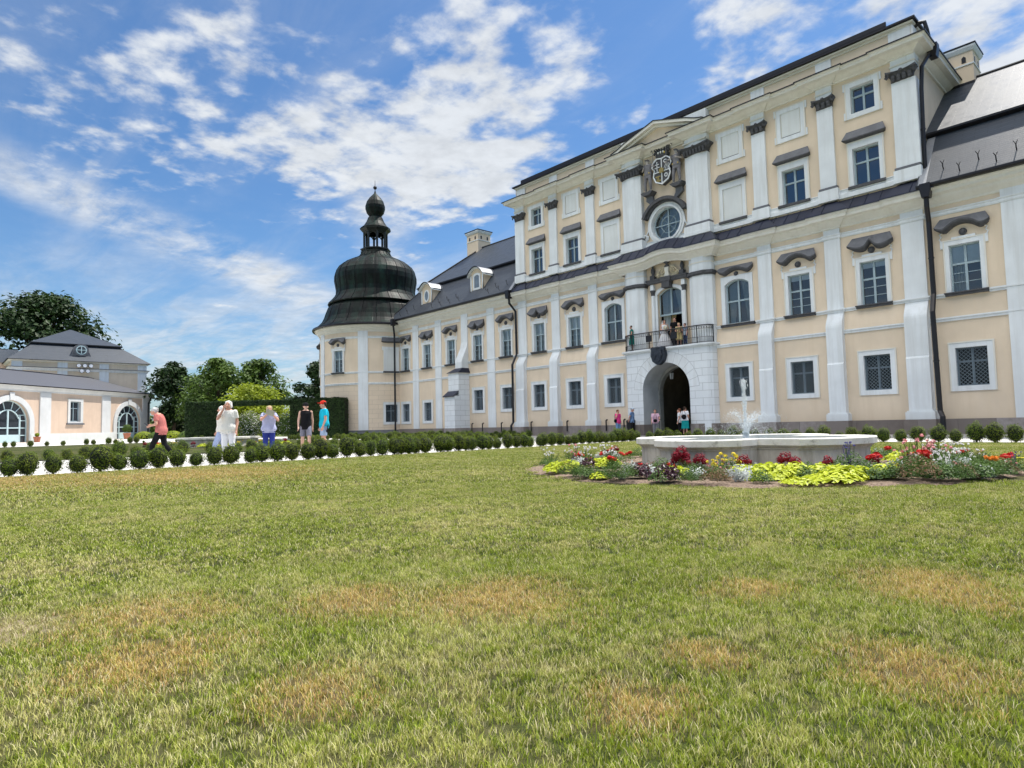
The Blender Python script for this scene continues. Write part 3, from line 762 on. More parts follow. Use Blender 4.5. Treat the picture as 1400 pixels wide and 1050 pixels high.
b.prism([(-1.66, 3.18), (-1.08, 3.62), (-1.08, 3.56), (-1.62, 3.13)], x0-.06, x1+.02, 'yz'); b.build('buttress_capping', None, p); b = MB(); b.mat(M['pent'])
e = .12; zt = 5.45
lo_ = [(x0-e, -1.2, 5.06), (x1+e, -1.2, 5.06), (x1+e, 0, 5.06), (x0-e, 0, 5.06)]; up_ = [(bu-.45, -.7, zt), (bu+.45, -.7, zt), (bu+.45, 0, zt), (bu-.45, 0, zt)]
b.face([lo_[0], lo_[1], up_[1], up_[0]]); b.face([lo_[1], lo_[2], up_[2], up_[1]]); b.face([lo_[3], lo_[0], up_[0], up_[3]]); b.face(lo_[::-1])
b.build('buttress_capping', None, p)
# plinth
def one(x0_, x1_, y0_, z1_=PLT): b = MB(); b.mat(M['plinth']); b.box(x0_, x1_, y0_, 0, 0, z1_); b.build('plinth', None, pal)
for a, c in ((-12.97, -2.9), (2.9, 12.97)): one(a, c, NB-.12)
for a, c in ((-29.5, -12.97), (12.97, 29.5)): one(a, c, -.10)
for i, (a, c) in enumerate(PIL):
    if i not in (3, 4): one(a-.16, c+.16, -.76, PLT-.003)
one(x0-.03, x1+.03, -1.55, PLT-.004)
# string courses and frieze bands (split where the pilasters carry their own)
sp_ = [(0, 9.36), (.03, 9.37), (.05, 9.42), (.05, 9.50), (.09, 9.54), (.09, 9.58), (0, 9.60)]
def run(a, c, v, prof): mould([(a, v, 0), (c, v, 0)], prof)
def mould(path, prof, cap=True): b = MB(); b.mat(M['white']); b.sweep(path, prof, cap); b.build('string_course', None, pal)
up_s = [(0, 5.80), (.05, 5.81), (.05, 5.88), (.10, 5.91), (.10, 5.97), (0, 5.99)]
lo_s = [(0, 4.78), (.05, 4.79), (.05, 4.86), (.09, 4.90), (.09, 4.95), (0, 4.97)]
brk = []
def segs(a0, c0, cuts):
    out = []; p = a0
    for x, y in sorted(cuts):
        if y < a0 or x > c0: continue
        if x > p: out.append((p, x))
        p = max(p, y)
    if p < c0: out.append((p, c0))
    return out
pc = [(a, c) for a, c in PIL]; wc = [(s*u-.44, s*u+.44) for s in (-1, 1) for u in WP]
for a, c in segs(-12.97, 12.97, pc+[(-2.95, 2.95)]): run(a, c, 0, sp_)
for a, c in segs(-29.5, -12.97, wc)+segs(12.97, 29.5, wc): run(a, c, 0, sp_)
for s in (-1, 1):
    for u in WP:
        if not (s < 0 and u == 19.59): mould([(s*u-.44, 0, 0), (s*u-.44, -.07, 0), (s*u+.44, -.07, 0), (s*u+.44, 0, 0)], sp_, False)
for i, (a, c) in enumerate(PIL):
    if i not in (3, 4): mould([(a, 0, 0), (a, -.10, 0), (c, -.10, 0), (c, 0, 0)], sp_, False)
wins = [(s*u-.76, s*u+.76) for s in (-1, 1) for u in BAY[:2]+WB]+[(s*4.2-.99, s*4.2+.99) for s in (-1, 1)]
for a, c in segs(-29.5, 29.5, wins+[(-2.95, 2.95), (bu-.43, bu+.43)]+[(x[0]+.0, x[1]) for x in pc]): run(a, c, 0, up_s)
for i, (a, c) in enumerate(PIL):
    if i not in (3, 4): mould([(a, 0, 0), (a, -.10, 0), (c, -.10, 0), (c, 0, 0)], up_s, False)
for a, c in segs(-29.5, -12.97, [(x0, x1)])+segs(12.97, 29.5, []): run(a, c, 0, lo_s)
for a, c in segs(-12.97, 12.97, pc+[(-2.95, 2.95)]): run(a, c, NB, [(o-.0, z-.04) for o, z in lo_s])
# first-floor cornice of the block with its seam-metal pent roof
arch = []
n = 12
for i in range(1, n):
    t = -1+2*i/n; arch.append((t*1.5, -.30, .30*(1-t*t)))
cen = [(-1.5, -.30, 0)]+arch+[(1.5, -.30, 0)]
def path2(p1, p2):
    P = [(-12.97, 0, 0), (-12.97, -p1, 0)]
    for i, (a, c) in enumerate(PIL):
        q = p2 if i in (3, 4) else p1
        if i == 0: P += [(c, -p1, 0), (c, 0, 0)]
        elif i == 7: P += [(a, 0, 0), (a, -p1, 0)]
        elif i == 3: P += [(a-.15, 0, 0), (a-.15, -q, 0), (c-.1, -q, 0)]+[(x, -q+.25*math.cos(x/1.6*math.pi/2)**.5 if abs(x) < 1.35 else -q, z) for x, y, z in arch]
        elif i == 4: P += [(a+.1, -q, 0), (c+.15, -q, 0), (c+.15, 0, 0)]
        else: P += [(a, 0, 0), (a, -q, 0), (c, -q, 0), (c, 0, 0)]
    return P+[(12.97, -p1, 0), (12.97, 0, 0)]
cor1 = [(0, 9.84), (.06, 9.86), (.08, 9.94), (.22, 10.06), (.30, 10.13), (.32, 10.18), (.50, 10.23), (.52, 10.37), (.58, 10.42), (.58, 10.50), (0, 10.52)]
b = MB(); b.mat(M['trim']); b.sweep(path2(.10, .55), cor1); b.build('first_floor_cornice', None, pal)
b = MB(); b.mat(M['pent'])
P = path2(.10, .55); prof = [(.62, 10.48), (.62, 10.53), (.0, 11.14), (-.1, 11.2)]
b.sweep(P, prof, False)
u = -12.7
def v_at(u):
    for (xa, ya, za), (xb, yb, zb) in zip(P, P[1:]):
        if xa < u <= xb and xb-xa > 1e-6: t = (u-xa)/(xb-xa); return ya+(yb-ya)*t, za+(zb-za)*t
    return 0, 0
while u < 12.9:
    v, dz = v_at(u); b.tube([(u, v-.63, 10.54+dz), (u, v-.30, 10.86+dz), (u, v+.0, 11.15+dz)], .026, 4); u += .62
b.build('pent_roof', None, pal)
# wing eaves cornices
for s in (-1, 1):
    b = MB(); b.mat(M['trim']); prof = [(0, 9.80), (.05, 9.82), (.07, 9.9), (.25, 10.05), (.30, 10.12), (.32, 10.2), (.48, 10.28), (.50, 10.40), (.60, 10.47), (.60, 10.52), (0, 10.54)]
    if s < 0: path = [(-29.5, 0, 0), (-12.97, 0, 0)]
    else: path = [(12.97, 0, 0), (29.5, 0, 0), (29.5, 11.8, 0)]
    b.sweep(path, prof); b.build('eaves_cornice', None, pal)
    g = MB(); g.mat(M['black']); prof = [(.56, 10.525), (.74, 10.53), (.78, 10.60), (.78, 10.68), (.70, 10.68), (.56, 10.60)]
    g.sweep(path, prof); g.build('gutter', None, pal)
# ============================================================= FIGURES
def remesh(mb, name, mat, voxel, parent=None, smooth_it=2, loc=(0, 0, 0), scale=1.):
    tmp = mb.build('tmp', None, None); 
    m = tmp.modifiers.new('r', 'REMESH'); m.mode = 'VOXEL'; m.voxel_size = voxel; m.use_smooth_shade = True
    if smooth_it: s = tmp.modifiers.new('s', 'SMOOTH'); s.factor = .5; s.iterations = smooth_it
    dg = bpy.context.evaluated_depsgraph_get(); me = bpy.data.meshes.new_from_object(tmp.evaluated_get(dg)); me.name = name
    bpy.data.objects.remove(tmp); me.materials.clear(); me.materials.append(mat)
    me.polygons.foreach_set('use_smooth', [True]*len(me.polygons))
    o = bpy.data.objects.new(name, me); COL.objects.link(o); o.location = loc; o.scale = (scale,)*3
    if parent: o.parent = parent
    return o
SKIN = {}
def skin(c): 
    if c not in SKIN: SKIN[c] = flat('skin', c, .55, var=.06, scale=12)
    return SKIN[c]
CLOTH = {}
def cloth(name, c, var=.12):
    if name not in CLOTH:
        m = Mat(name, c, .9, spec=.15); n1 = m.noise(5.5, 4, .6, m.pos(), (1, 1, .45)); n2 = m.noise(22, 3, .6, m.pos()); m.col(m.ramp(n1, [(.32, tuple(x*(1-var*1.6) for x in c)), (.66, tuple(min(1, x*(1+var)) for x in c))])); m.bump(n1, 1., .06); CLOTH[name] = m.m
    return CLOTH[name]
J0 = dict(head=(0, .02, 1.575), neck=(0, -.01, 1.44), shL=(-.175, 0, 1.385), elL=(-.225, -.02, 1.10), wrL=(-.235, .07, .86),
          shR=(.175, 0, 1.385), elR=(.225, -.02, 1.10), wrR=(.235, .07, .86), hipL=(-.09, 0, .90), knL=(-.10, .015, .49), anL=(-.105, -.02, .085),
          hipR=(.09, 0, .90), knR=(.10, .015, .49), anR=(.105, -.02, .085))
POSE = {
 'stand': {},
 'walk': dict(knL=(-.10, .17, .50), anL=(-.11, .22, .09), knR=(.10, -.04, .50), anR=(.105, -.30, .13), elL=(-.225, -.10, 1.11), wrL=(-.22, -.08, .86), elR=(.23, .02, 1.10), wrR=(.24, .16, .88)),
 'phone_down': dict(elR=(.25, .02, 1.13), wrR=(.10, .27, 1.12), elL=(-.25, .02, 1.13), wrL=(-.06, .28, 1.10), head=(0, .10, 1.545), neck=(0, .02, 1.44)),
 'arm_up': dict(elR=(.31, .14, 1.20), wrR=(.15, .13, 1.47)),
 'photo': dict(elR=(.26, .22, 1.24), wrR=(.06, .26, 1.44), elL=(-.24, .24, 1.22), wrL=(-.08, .28, 1.40), head=(0, .07, 1.55), neck=(0, .01, 1.44)),
 'hand_face': dict(elR=(.20, .25, 1.20), wrR=(.07, .20, 1.46)),
 'bag': dict(elR=(.24, .0, 1.12), wrR=(.10, .22, 1.05), elL=(-.24, .0, 1.12), wrL=(-.10, .22, 1.03)),
 'behind': dict(elR=(.25, -.12, 1.13), wrR=(.08, -.2, .96), elL=(-.25, -.12, 1.13), wrL=(-.08, -.2, .94)),
 'stick': dict(elL=(-.27, .05, 1.14), wrL=(-.26, .26, 1.02)),
 'sword': dict(elR=(.36, .05, 1.28), wrR=(.46, .16, 1.18), elL=(-.30, .02, 1.17), wrL=(-.16, .16, 1.22), anL=(-.16, 0, .085), knL=(-.15, .04, .49), anR=(.18, .03, .085), knR=(.16, .05, .49)),
 'swordL': dict(elL=(-.36, .05, 1.28), wrL=(-.46, .16, 1.18), elR=(.30, .02, 1.17), wrR=(.16, .16, 1.22), anL=(-.18, .03, .085), knL=(-.16, .05, .49), anR=(.16, 0, .085), knR=(.15, .04, .49)),
}
def hand(b, wr, el, side, curl=.5, up=None):
    w = Vector(wr); d = (w-Vector(el)).normalized()
    fwd = Vector((0, 1, .15)).normalized(); palm = (fwd-d*fwd.dot(d))
    palm = palm.normalized() if palm.length > .1 else Vector((1, 0, 0)); acr = d.cross(palm).normalized()
    if d.z < -.5: acr, palm = palm, -acr*(-side)    # hanging hand: palm faces the thigh
    c = w+d*.045
    b.limb(w-d*.01, c+d*.005, .026, .030, 8); b.limb(c-acr*.018, c+acr*.018+d*.028, .019, .018, 8); b.limb(c+acr*.018, c-acr*.018+d*.028, .019, .018, 8)
    for i, (o, ln) in enumerate(((-.030, .062), (-.010, .075), (.011, .070), (.031, .055))):
        base = c+acr*o+d*.035; k = base+(d*math.cos(curl*.5)+palm*math.sin(curl*.5))*ln*.5; t = k+(d*math.cos(curl*1.4)+palm*math.sin(curl*1.4))*ln*.5
        b.limb(base, k, .0100, .0095, 6); b.limb(k, t, .0095, .0085, 6)
    tb = c-acr*.026-d*.01; t1 = tb-acr*.022+d*.022+palm*.012; b.limb(tb, t1, .013, .011, 6); b.limb(t1, t1+d*.03+palm*.008, .011, .009, 6)
def figure(name, H, pose, skin_c, parts, loc, rz, label, cat='person', group=None, fat=1., voxel=.0105, hair=None, hat=None, lean=0., parent=None, allmat=None, over=None, faced=True):
    j = dict(J0); j.update(POSE[pose]); j.update(over or {})
    S = H/1.70
    if lean:                                 # bend the upper body forward about the hips
        def bend(p):
            if p[2] < .95: return p
            a = lean*min(1, (p[2]-.95)/.3); y, z = p[1], p[2]-.95
            return (p[0], y*math.cos(a)+z*math.sin(a), .95+z*math.cos(a)-y*math.sin(a))
        for k in ('head', 'neck', 'shL', 'elL', 'wrL', 'shR', 'elR', 'wrR'): j[k] = bend(j[k])
    else: bend = lambda p: p
    f = fat
    def torso(b, g=0., z0=.84, z1=1.47, hem=1.):
        rg = [(.84, .150, .115), (.90, .172*f, .125*f), (.97, .168*f, .122*f), (1.06, .148*f, .112*f), (1.15, .152*f, .115*f), (1.24, .163*f, .122*f), (1.33, .176, .122), (1.39, .165, .098), (1.43, .115, .078), (1.47, .065, .062)]
        out = []
        for z, rx, ry in rg:
            if z < z0-1e-6 or z > z1+1e-6: continue
            p = bend((0, -.01, z)); k = (hem if z < 1.0 else 1.)
            out.append((p[0], p[1], p[2], (rx+g)*k, (ry+g)*k))
        if z0 < .84: p = out[0]; out.insert(0, (0, 0, z0, p[3]*hem, p[4]*hem))
        b.loft(out, 18)
    b = MB(); torso(b)
    hd = Vector(j['head'])
    b.limb(bend((0, -.015, 1.40)), hd-Vector((0, .02, .03)), .056, .052, 10)
    b.blob(hd+Vector((0, -.008, .012)), (.078, .098, .108), 14, 10); b.blob(hd+Vector((0, .030, -.055)), (.052, .058, .058), 10, 8)      # skull, jaw
    b.limb(hd+Vector((0, .088, .005)), hd+Vector((0, .108, -.028)), .011, .016, 6)                                                       # nose
    b.blob(hd+Vector((0, .078, -.062)), (.024, .014, .010), 8, 5); b.blob(hd+Vector((0, .062, -.098)), (.026, .024, .018), 8, 5)           # lips, chin
    for s in (-1, 1): b.blob(hd+Vector((s*.080, -.010, -.012)), (.012, .020, .032), 8, 6); b.blob(hd+Vector((s*.038, .070, -.03)), (.022, .018, .02), 8, 5)
    for s, q in ((-1, 'L'), (1, 'R')):
        b.limb(j['sh'+q], j['el'+q], .050*f**.5, .040*f**.5); b.limb(j['el'+q], j['wr'+q], .040*f**.5, .026); hand(b, j['wr'+q], j['el'+q], s)
        b.limb(j['hip'+q], j['kn'+q], .088*f, .058*f**.7); 
        kn, an = Vector(j['kn'+q]), Vector(j['an'+q]); mid = kn.lerp(an, .3)+Vector((0, -.02, 0)); b.limb(kn, mid, .055, .056); b.limb(mid, an, .054, .036)
        b.limb(an, an+Vector((0, .0, -.03)), .036, .034); b.limb(an+Vector((0, -.03, -.045)), an+Vector((0, .13, -.052)), .032, .026, 8)
    root = empty(name, loc, rz, label, cat, group) if parent is None else None
    if parent is not None: root = empty(name, loc, rz, parent=parent)
    sk = allmat or skin(skin_c)
    body = remesh(b, 'body', sk, voxel, root, 2, scale=S)
    zoff = -(min(j['anL'][2], j['anR'][2])-.085)*S
    def addp(mb, nm, mat, vx=None, sm=2): return remesh(mb, nm, allmat or mat, vx or voxel, root, sm, scale=S)
    for kind, mat in parts:
        b = MB()
        if kind in ('shirt', 'blouse', 'tank', 'long_shirt'):
            z0 = .80 if kind != 'long_shirt' else .72
            torso(b, .020 if kind != 'blouse' else .03, z0, 1.43, 1.06 if kind != 'tank' else 1.)
            if kind != 'tank':
                for s, q in ((-1, 'L'), (1, 'R')):
                    a_, e_ = Vector(j['sh'+q]), Vector(j['el'+q]); e2 = a_.lerp(e_, .62); b.limb(a_, a_.lerp(e_, .3), .064*f**.5, .062); b.tube([a_, e2], .064*f**.5, 12, .066*f**.5)
            addp(b, 'shirt', mat)
        elif kind in ('trousers', 'capri', 'shorts'):
            k = {'trousers': .93, 'capri': .45, 'shorts': -.15}[kind]
            b.loft([(0, -.01, .80, .155, .12), (0, -.01, .86, .172*f, .13*f), (0, -.01, .93, .185*f, .138*f), (0, -.01, 1.0, .176*f, .130*f)], 18)
            for s, q in ((-1, 'L'), (1, 'R')):
                h_, kn, an = Vector(j['hip'+q]), Vector(j['kn'+q]), Vector(j['an'+q])
                if k < 0: b.tube([h_, h_.lerp(kn, .80)], .100*f, 12, .092*f); b.blob(h_, .10*f, 10, 7)
                else: b.limb(h_, kn, .098*f, .074*f**.6); b.tube([kn, kn.lerp(an, k)], .073*f**.6, 12, .058 if k > .8 else .064)
            addp(b, {'trousers': 'trousers', 'capri': 'cropped_trousers', 'shorts': 'shorts'}[kind], mat)
        elif kind in ('skirt', 'dress', 'gown'):
            z0 = {'skirt': .42, 'dress': .45, 'gown': .02}[kind]; w_ = {'skirt': .24, 'dress': .25, 'gown': .52}[kind]
            b.loft([(0, 0, z0, w_, w_*.85), (0, 0, (z0+.9)/2, (w_+.19)/2+.01, (w_+.19)*.42), (0, -.01, .90, .192*f, .145*f), (0, -.01, 1.02, .170*f, .125*f)], 22)
            if kind != 'skirt': torso(b, .02, .97, 1.40)
            if kind == 'dress':
                for q in 'LR': b.limb(j['sh'+q], Vector(j['sh'+q]).lerp(Vector(j['el'+q]), .3), .062, .060)
            addp(b, kind, mat)
        elif kind == 'shoes':
            for q in 'LR':
                an = Vector(j['an'+q]); b.limb(an+Vector((0, -.04, -.045)), an+Vector((0, .14, -.055)), .042, .034, 8); b.limb(an+Vector((0, -.01, -.01)), an+Vector((0, -.02, -.04)), .042, .042)
            addp(b, 'shoes', mat)
        elif kind == 'socks':
            for q in 'LR': an = Vector(j['an'+q]); kn = Vector(j['kn'+q]); b.limb(an.lerp(kn, .22), an, .045, .042)
            addp(b, 'socks', mat)
        elif kind == 'veil':
            b.loft([(hd.x, hd.y-.03, hd.z+.12, .03, .03), (hd.x, hd.y-.05, hd.z+.09, .09, .08), (hd.x, hd.y-.08, hd.z-.05, .13, .07), (0, -.14, 1.2, .2, .07), (0, -.2, .9, .25, .07)], 16); addp(b, 'veil', mat)
    if hair:
        kind, mat = hair; b = MB()
        b.blob(hd+Vector((0, -.020, .030)), (.090, .100, .100), 14, 10)
        for k in range(10):
            a = k/10*2*math.pi; b.blob(hd+Vector((.062*math.cos(a), -.03+.06*math.sin(a), .06+.02*math.sin(3*a))), .038, 7, 5)
        if kind in ('bob', 'long'):
            for s in (-1, 1): b.blob(hd+Vector((s*.066, -.03, -.02)), (.032, .062, .070), 8, 6)
            b.blob(hd+Vector((0, -.075, -.03)), (.07, .04, .08 if kind == 'bob' else .14), 8, 6)
        else:
            b.blob(hd+Vector((0, -.07, -.01)), (.072, .035, .062), 8, 6)
        # keep the face free
        addp(b, 'hair', mat, sm=1)
    if hat:
        b = MB(); b.blob(hd+Vector((0, -.005, .055)), (.094, .110, .080), 14, 8); 
        b.prism([(-.075, .08), (-.055, .165), (0, .19), (.055, .165), (.075, .08)], 0, .014, 'xy'); 
        for i in range(len(b.v)-10, len(b.v)): v = b.v[i]; b.v[i] = (v[0]+hd.x, v[1]+hd.y, v[2]+hd.z+.045)
        addp(b, 'cap', hat, .008, 1)
    if faced and not allmat:
        for s in (-1, 1):
            b = MB(); b.blob(Vector((hd.x+s*.031, hd.y+.088, hd.z+.010)), (.011, .006, .006), 8, 5); o = b.build('eye', M['black'], root, smooth=True); o.scale = (S,)*3; o.location.z = zoff
        b = MB(); b.blob(Vector((hd.x, hd.y+.091, hd.z-.062)), (.020, .006, .005), 8, 5); o = b.build('mouth', cloth('lip_red', (.35, .08, .07)), root, smooth=True); o.scale = (S,)*3; o.location.z = zoff
    for ch in root.children: ch.location.z = zoff
    return root
# ---- round window
b = MB(); b.mat(M['white'])
RC = 12.50; n = 40
circ = lambda r, z=RC: [(r*math.cos(2*math.pi*i/n), z+r*math.sin(2*math.pi*i/n)) for i in range(n)]
def sq(i, x=1.45, z0=11.2, z1=13.95):
    a = 2*math.pi*i/n; c, s = math.cos(a), math.sin(a); k = min((x/abs(c)) if abs(c) > 1e-6 else 9, ((z1-RC)/s if s > 0 else (RC-z0)/-s) if abs(s) > 1e-6 else 9); return (c*k, RC+s*k)
b.mat(M['cream'])
o_, m_, i_ = [sq(i) for i in range(n)], circ(1.22), circ(1.0)
for i in range(n):
    j = (i+1) % n
    b.mat(M['cream']); b.face([(o_[i][0], 0, o_[i][1]), (o_[j][0], 0, o_[j][1]), (m_[j][0], 0, m_[j][1]), (m_[i][0], 0, m_[i][1])])
for cx in (-1.45, 1.45):
    for cz in (11.2, 13.95):
        near = sorted(range(n), key=lambda i: (o_[i][0]-cx)**2+(o_[i][1]-cz)**2)[:2]
        b.face([(cx, 0, cz), (o_[near[0]][0], 0, o_[near[0]][1]), (o_[near[1]][0], 0, o_[near[1]][1])])
b.mat(M['white']); b.ring(circ(1.26), circ(1.0), -.12, 0.0); b.ring(circ(1.12), circ(1.0), -.17, -.121)
for i in range(n):
    j = (i+1) % n; b.face([(i_[i][0], 0, i_[i][1]), (i_[j][0], 0, i_[j][1]), (i_[j][0], .3, i_[j][1]), (i_[i][0], .3, i_[i][1])])
b.mat(M['dark']); b.box(-1.1, 1.1, .9, .92, 11.4, 13.6)
rw = b.build('round_window', None, pal)
b = MB(); b.mat(M['sash']); b.ring(circ(1.0), circ(.93), .18, .25); b.box(-.035, .035, .17, .25, RC-.95, RC+.95); b.box(-.95, -.036, .18, .25, RC-.03, RC+.03); b.box(.036, .95, .18, .25, RC-.03, RC+.03)
b.ring(circ(.52), circ(.49), .19, .24)
for k in range(4):
    a = math.pi/4+k*math.pi/2; b.tube([(.1*math.cos(a), .215, RC+.1*math.sin(a)), (.95*math.cos(a), .215, RC+.95*math.sin(a))], .014, 5)
b.build('sash', None, rw)
b = MB(); b.face([(x, .235, z) for x, z in circ(.97)]); b.build('window_pane', M['glass'], rw)
b = MB(); b.mat(M['curtain']); b.face([(x, .5, z) for x, z in circ(1.05)]); b.build('blind_screen', None, rw)
for s in (-1, 1):
    b = MB(); b.mat(M['white']); pts = [(s*1.22, -.07, RC+.15), (s*1.27, -.07, RC-.2), (s*1.42, -.07, RC-.42)]
    for t in range(22):
        a = t/21*3.6*math.pi; r = .25*(1-t/21*.82); pts.append((s*(1.50+.0)+s*math.cos(a-.2)*r*-1+s*.02, -.07, RC-.56-math.sin(a-.2)*r*-1*-1+.0))
    b.tube(pts, .05, 6); b.build('scroll', None, rw, smooth=True)
b = MB(); b.mat(M['dstone'])
def arcband(r0, r1, a0, a1, y0, y1, zc, m=20, sx=1.):
    o1 = [(sx*r1*math.cos(a0+(a1-a0)*i/m), zc+r1*math.sin(a0+(a1-a0)*i/m)) for i in range(m+1)]; o0 = [(sx*r0*math.cos(a0+(a1-a0)*i/m), zc+r0*math.sin(a0+(a1-a0)*i/m)) for i in range(m+1)]
    for i in range(m): b.prism([o1[i], o1[i+1], o0[i+1], o0[i]], y0, y1)
arcband(1.42, 1.60, R(22), R(158), -.42, 0, RC-.06, 22, 1.02); arcband(1.30, 1.42, R(26), R(154), -.26, 0, RC-.06, 22, 1.02)
b.build('window_hood', None, rw)
# ---- coat of arms with two supporters
b = MB(); b.mat(M['dstone']); 
sh = [(-.62, 16.25), (-.70, 15.95), (-.52, 15.75), (-.62, 15.35), (-.45, 15.0), (0, 14.78), (.45, 15.0), (.62, 15.35), (.52, 15.75), (.70, 15.95), (.62, 16.25), (.35, 16.45), (0, 16.38), (-.35, 16.45)]
b.prism(sh, -.30, 0); b.mat(M['white']); c0 = (0, 15.7); inn = [(x*.90, c0[1]+(z-c0[1])*.91) for x, z in sh]
b.ring(sh, inn, -.36, -.301); b.box(-.025, .025, -.35, -.301, 14.85, 16.35); b.box(-.6, .6, -.345, -.301, 15.56, 15.61)
b.box(-.34, -.30, -.34, -.301, 15.66, 16.25); b.box(-.45, -.19, -.34, -.301, 16.05, 16.09); b.box(-.50, -.14, -.34, -.301, 15.86, 15.90)
for k in range(3): b.tube([(.12+k*.12, -.32, 15.66), (.30+k*.10, -.32, 15.98)], .018, 5)
b.ring([(.26+.13*math.cos(t*.5236), 16.15+.1*math.sin(t*.5236)) for t in range(12)], [(.26+.09*math.cos(t*.5236), 16.15+.06*math.sin(t*.5236)) for t in range(12)], -.34, -.301)
b.ring([(.28+.11*math.cos(t*.5236), 15.30+.12*math.sin(t*.5236)) for t in range(12)], [(.28+.07*math.cos(t*.5236), 15.30+.08*math.sin(t*.5236)) for t in range(12)], -.34, -.301)
b.mat(flat('dull_gold_heraldry', (.28, .22, .08), .7, var=.3)); b.box(-.5, -.06, -.33, -.301, 15.03, 15.12); b.box(-.46, -.10, -.33, -.301, 15.30, 15.36); b.prism([(-.14, 15.5), (.14, 15.5), (.16, 15.72), (0, 15.82), (-.16, 15.72)], -.40, -.30)
for x in (-.36, -.26): b.box(x, x+.05, -.34, -.301, 14.98, 15.3)
arms = b.build('coat_of_arms', None, pal)
b = MB(); b.mat(M['dstone']); b.prism([(-.36, 16.46), (.36, 16.46), (.42, 16.66), (-.42, 16.66)], -.34, -.05)
for k in range(7):
    x = -.42+k*.14; b.tube([(x*.8, -.2, 16.6), (x*1.05, -.22, 16.9), (x*1.4, -.26, 17.05+.1*math.cos(k)), (x*1.75, -.30, 16.98)], .075, 6, .03); b.blob((x*1.2, -.28, 16.78), (.07, .07, .10), 7, 5)
b.mat(M['blank']); 
for k in (-1, 0, 1): b.blob((k*.17, -.38, 16.72), (.05, .04, .08), 7, 5)
b.mat(M['gold']); b.blob((.25, -.38, 16.66), (.05, .03, .08), 6, 4); b.build('crown', None, arms, smooth=True)
GREY = M['dstone_l']; DG = flat('dark_grey_statue_stone', (.17, .165, .175), .8, var=.3, scale=7)
for s in (-1, 1):
    ps = 'swordL' if s < 0 else 'sword'
    g = figure('guard_statue', 2.05, ps, (0, 0, 0), [('long_shirt', DG), ('trousers', DG), ('shoes', DG)], (s*1.0, -.30, 14.56), math.pi, None, parent=pal, voxel=.022, fat=1.2, allmat=None, faced=False, hat=DG, hair=('short', DG))
    for ch in g.children:
        if ch.name.startswith('body'): ch.data.materials[0] = flat('pale_statue_stone', (.50, .46, .42), .8)
    b = MB(); b.mat(M['gold']); b.box(-.21, .21, -.17, .17, 1.12, 1.18); b.build('belt', None, g, (0, 0, 0)); 
    b = MB(); b.mat(DG); hx = (-s)*.0; x = -1*s*.54*1.18 if False else None
    k = 'wrL' if s < 0 else 'wrR'; wp = Vector(POSE[ps][k])*(2.0/1.7); b.tube([wp+Vector((0, .02, -.12)), wp+Vector((0, .04, .95))], .022, 6, .014); b.box(wp.x-.09, wp.x+.09, wp.y, wp.y+.05, wp.z+.05, wp.z+.08); b.build('sword', None, g)
    b = MB(); b.mat(M['dstone']); b.prism([(-.42, 14.58), (.42, 14.58), (.36, 14.50), (.22, 14.36), (-.22, 14.36), (-.36, 14.50)], -.52, 0); b.mat(M['dstone_l']); b.prism([(-.2, 14.36), (.2, 14.36), (.25, 14.1), (.12+(-s)*.35, 13.75), (-.12+(-s)*.3, 13.75), (-.22, 14.1)], -.22, 0)
    b.build('bracket', None, pal, (s*1.02, 0, 0))
# ---- balcony door with its aedicule
b = MB(); b.mat(M['cream']); 
a_ = plate_around(b, DW, 5.0, DZS, DRI, 1.12, 9.0, -.03, .30)
b.mat(M['white'])
ia = [(-DW, 5.0)]+arc_pts(DW, DZS, DRI)+[(DW, 5.0)]; oa = [(-DW-.16, 5.0)]+[(x*1.195, z+.16) for x, z in arc_pts(DW, DZS, DRI)]+[(DW+.16, 5.0)]
for i in range(len(ia)-1): b.prism([oa[i], oa[i+1], ia[i+1], ia[i]], -.09, -.031)
b.mat(M['dark']); b.box(-1.1, 1.1, 2.6, 2.62, 5, 9); b.box(-1.12, -1.1, .3, 2.6, 5, 9); b.box(1.1, 1.12, .3, 2.6, 5, 9); b.box(-1.1, 1.1, .3, 2.6, 9.0, 9.02); b.box(-1.1, 1.1, .3, 2.6, 4.98, 5.0)
door = b.build('balcony_door', None, pal)
b = MB(); b.mat(M['sash']); b.ring([(-DW, 7.05)]+arc_pts(DW, DZS, DRI)+[(DW, 7.05)], [(-DW+.06, 7.15)]+[(x*.92, z-.06) for x, z in arc_pts(DW, DZS, DRI)]+[(DW-.06, 7.15)], .16, .22); b.box(-.05, .05, .15, .22, 7.15, DZS+DRI-.07); b.build('transom_light', None, door)
b = MB(); b.face([(x, .20, z) for x, z in ([(-DW, 7.05)]+arc_pts(DW, DZS, DRI)+[(DW, 7.05)])[::-1]]); b.build('window_pane', M['glass'], door)
b = MB(); b.mat(M['curtain']); n = 24
for (xa, xb, xc, xd) in ((-.8, -.05, -.35, -.72), (.8, .05, .35, .72)):
    for i in range(n):
        t0, t1 = i/n, (i+1)/n; f = lambda t, top: (xa+(xb-xa)*t if top else xd+(xc-xd)*(t))
        b.face([(f(t0, 0), .42+.03*math.sin(i*1.9), 6.2 if xa < 0 else 7.2), (f(t1, 0), .42+.03*math.sin((i+1)*1.9), 6.2 if xa < 0 else 7.2), (f(t1, 1), .42+.03*math.sin((i+1)*1.9), 8.7), (f(t0, 1), .42+.03*math.sin(i*1.9), 8.7)])
b.mat(flat('gold_curtain', (.35, .27, .13), .9, var=.3, scale=9))
for i in range(10): b.face([(-.35+i*.03, .38+.02*math.sin(i*2), 6.0), (-.35+(i+1)*.03, .38+.02*math.sin(i*2+2), 6.0), (-.15+(i+1)*.03, .38+.02*math.sin(i*2+2), 7.1), (-.15+i*.03, .38+.02*math.sin(i*2), 7.1)])
b.build('curtain', None, door)
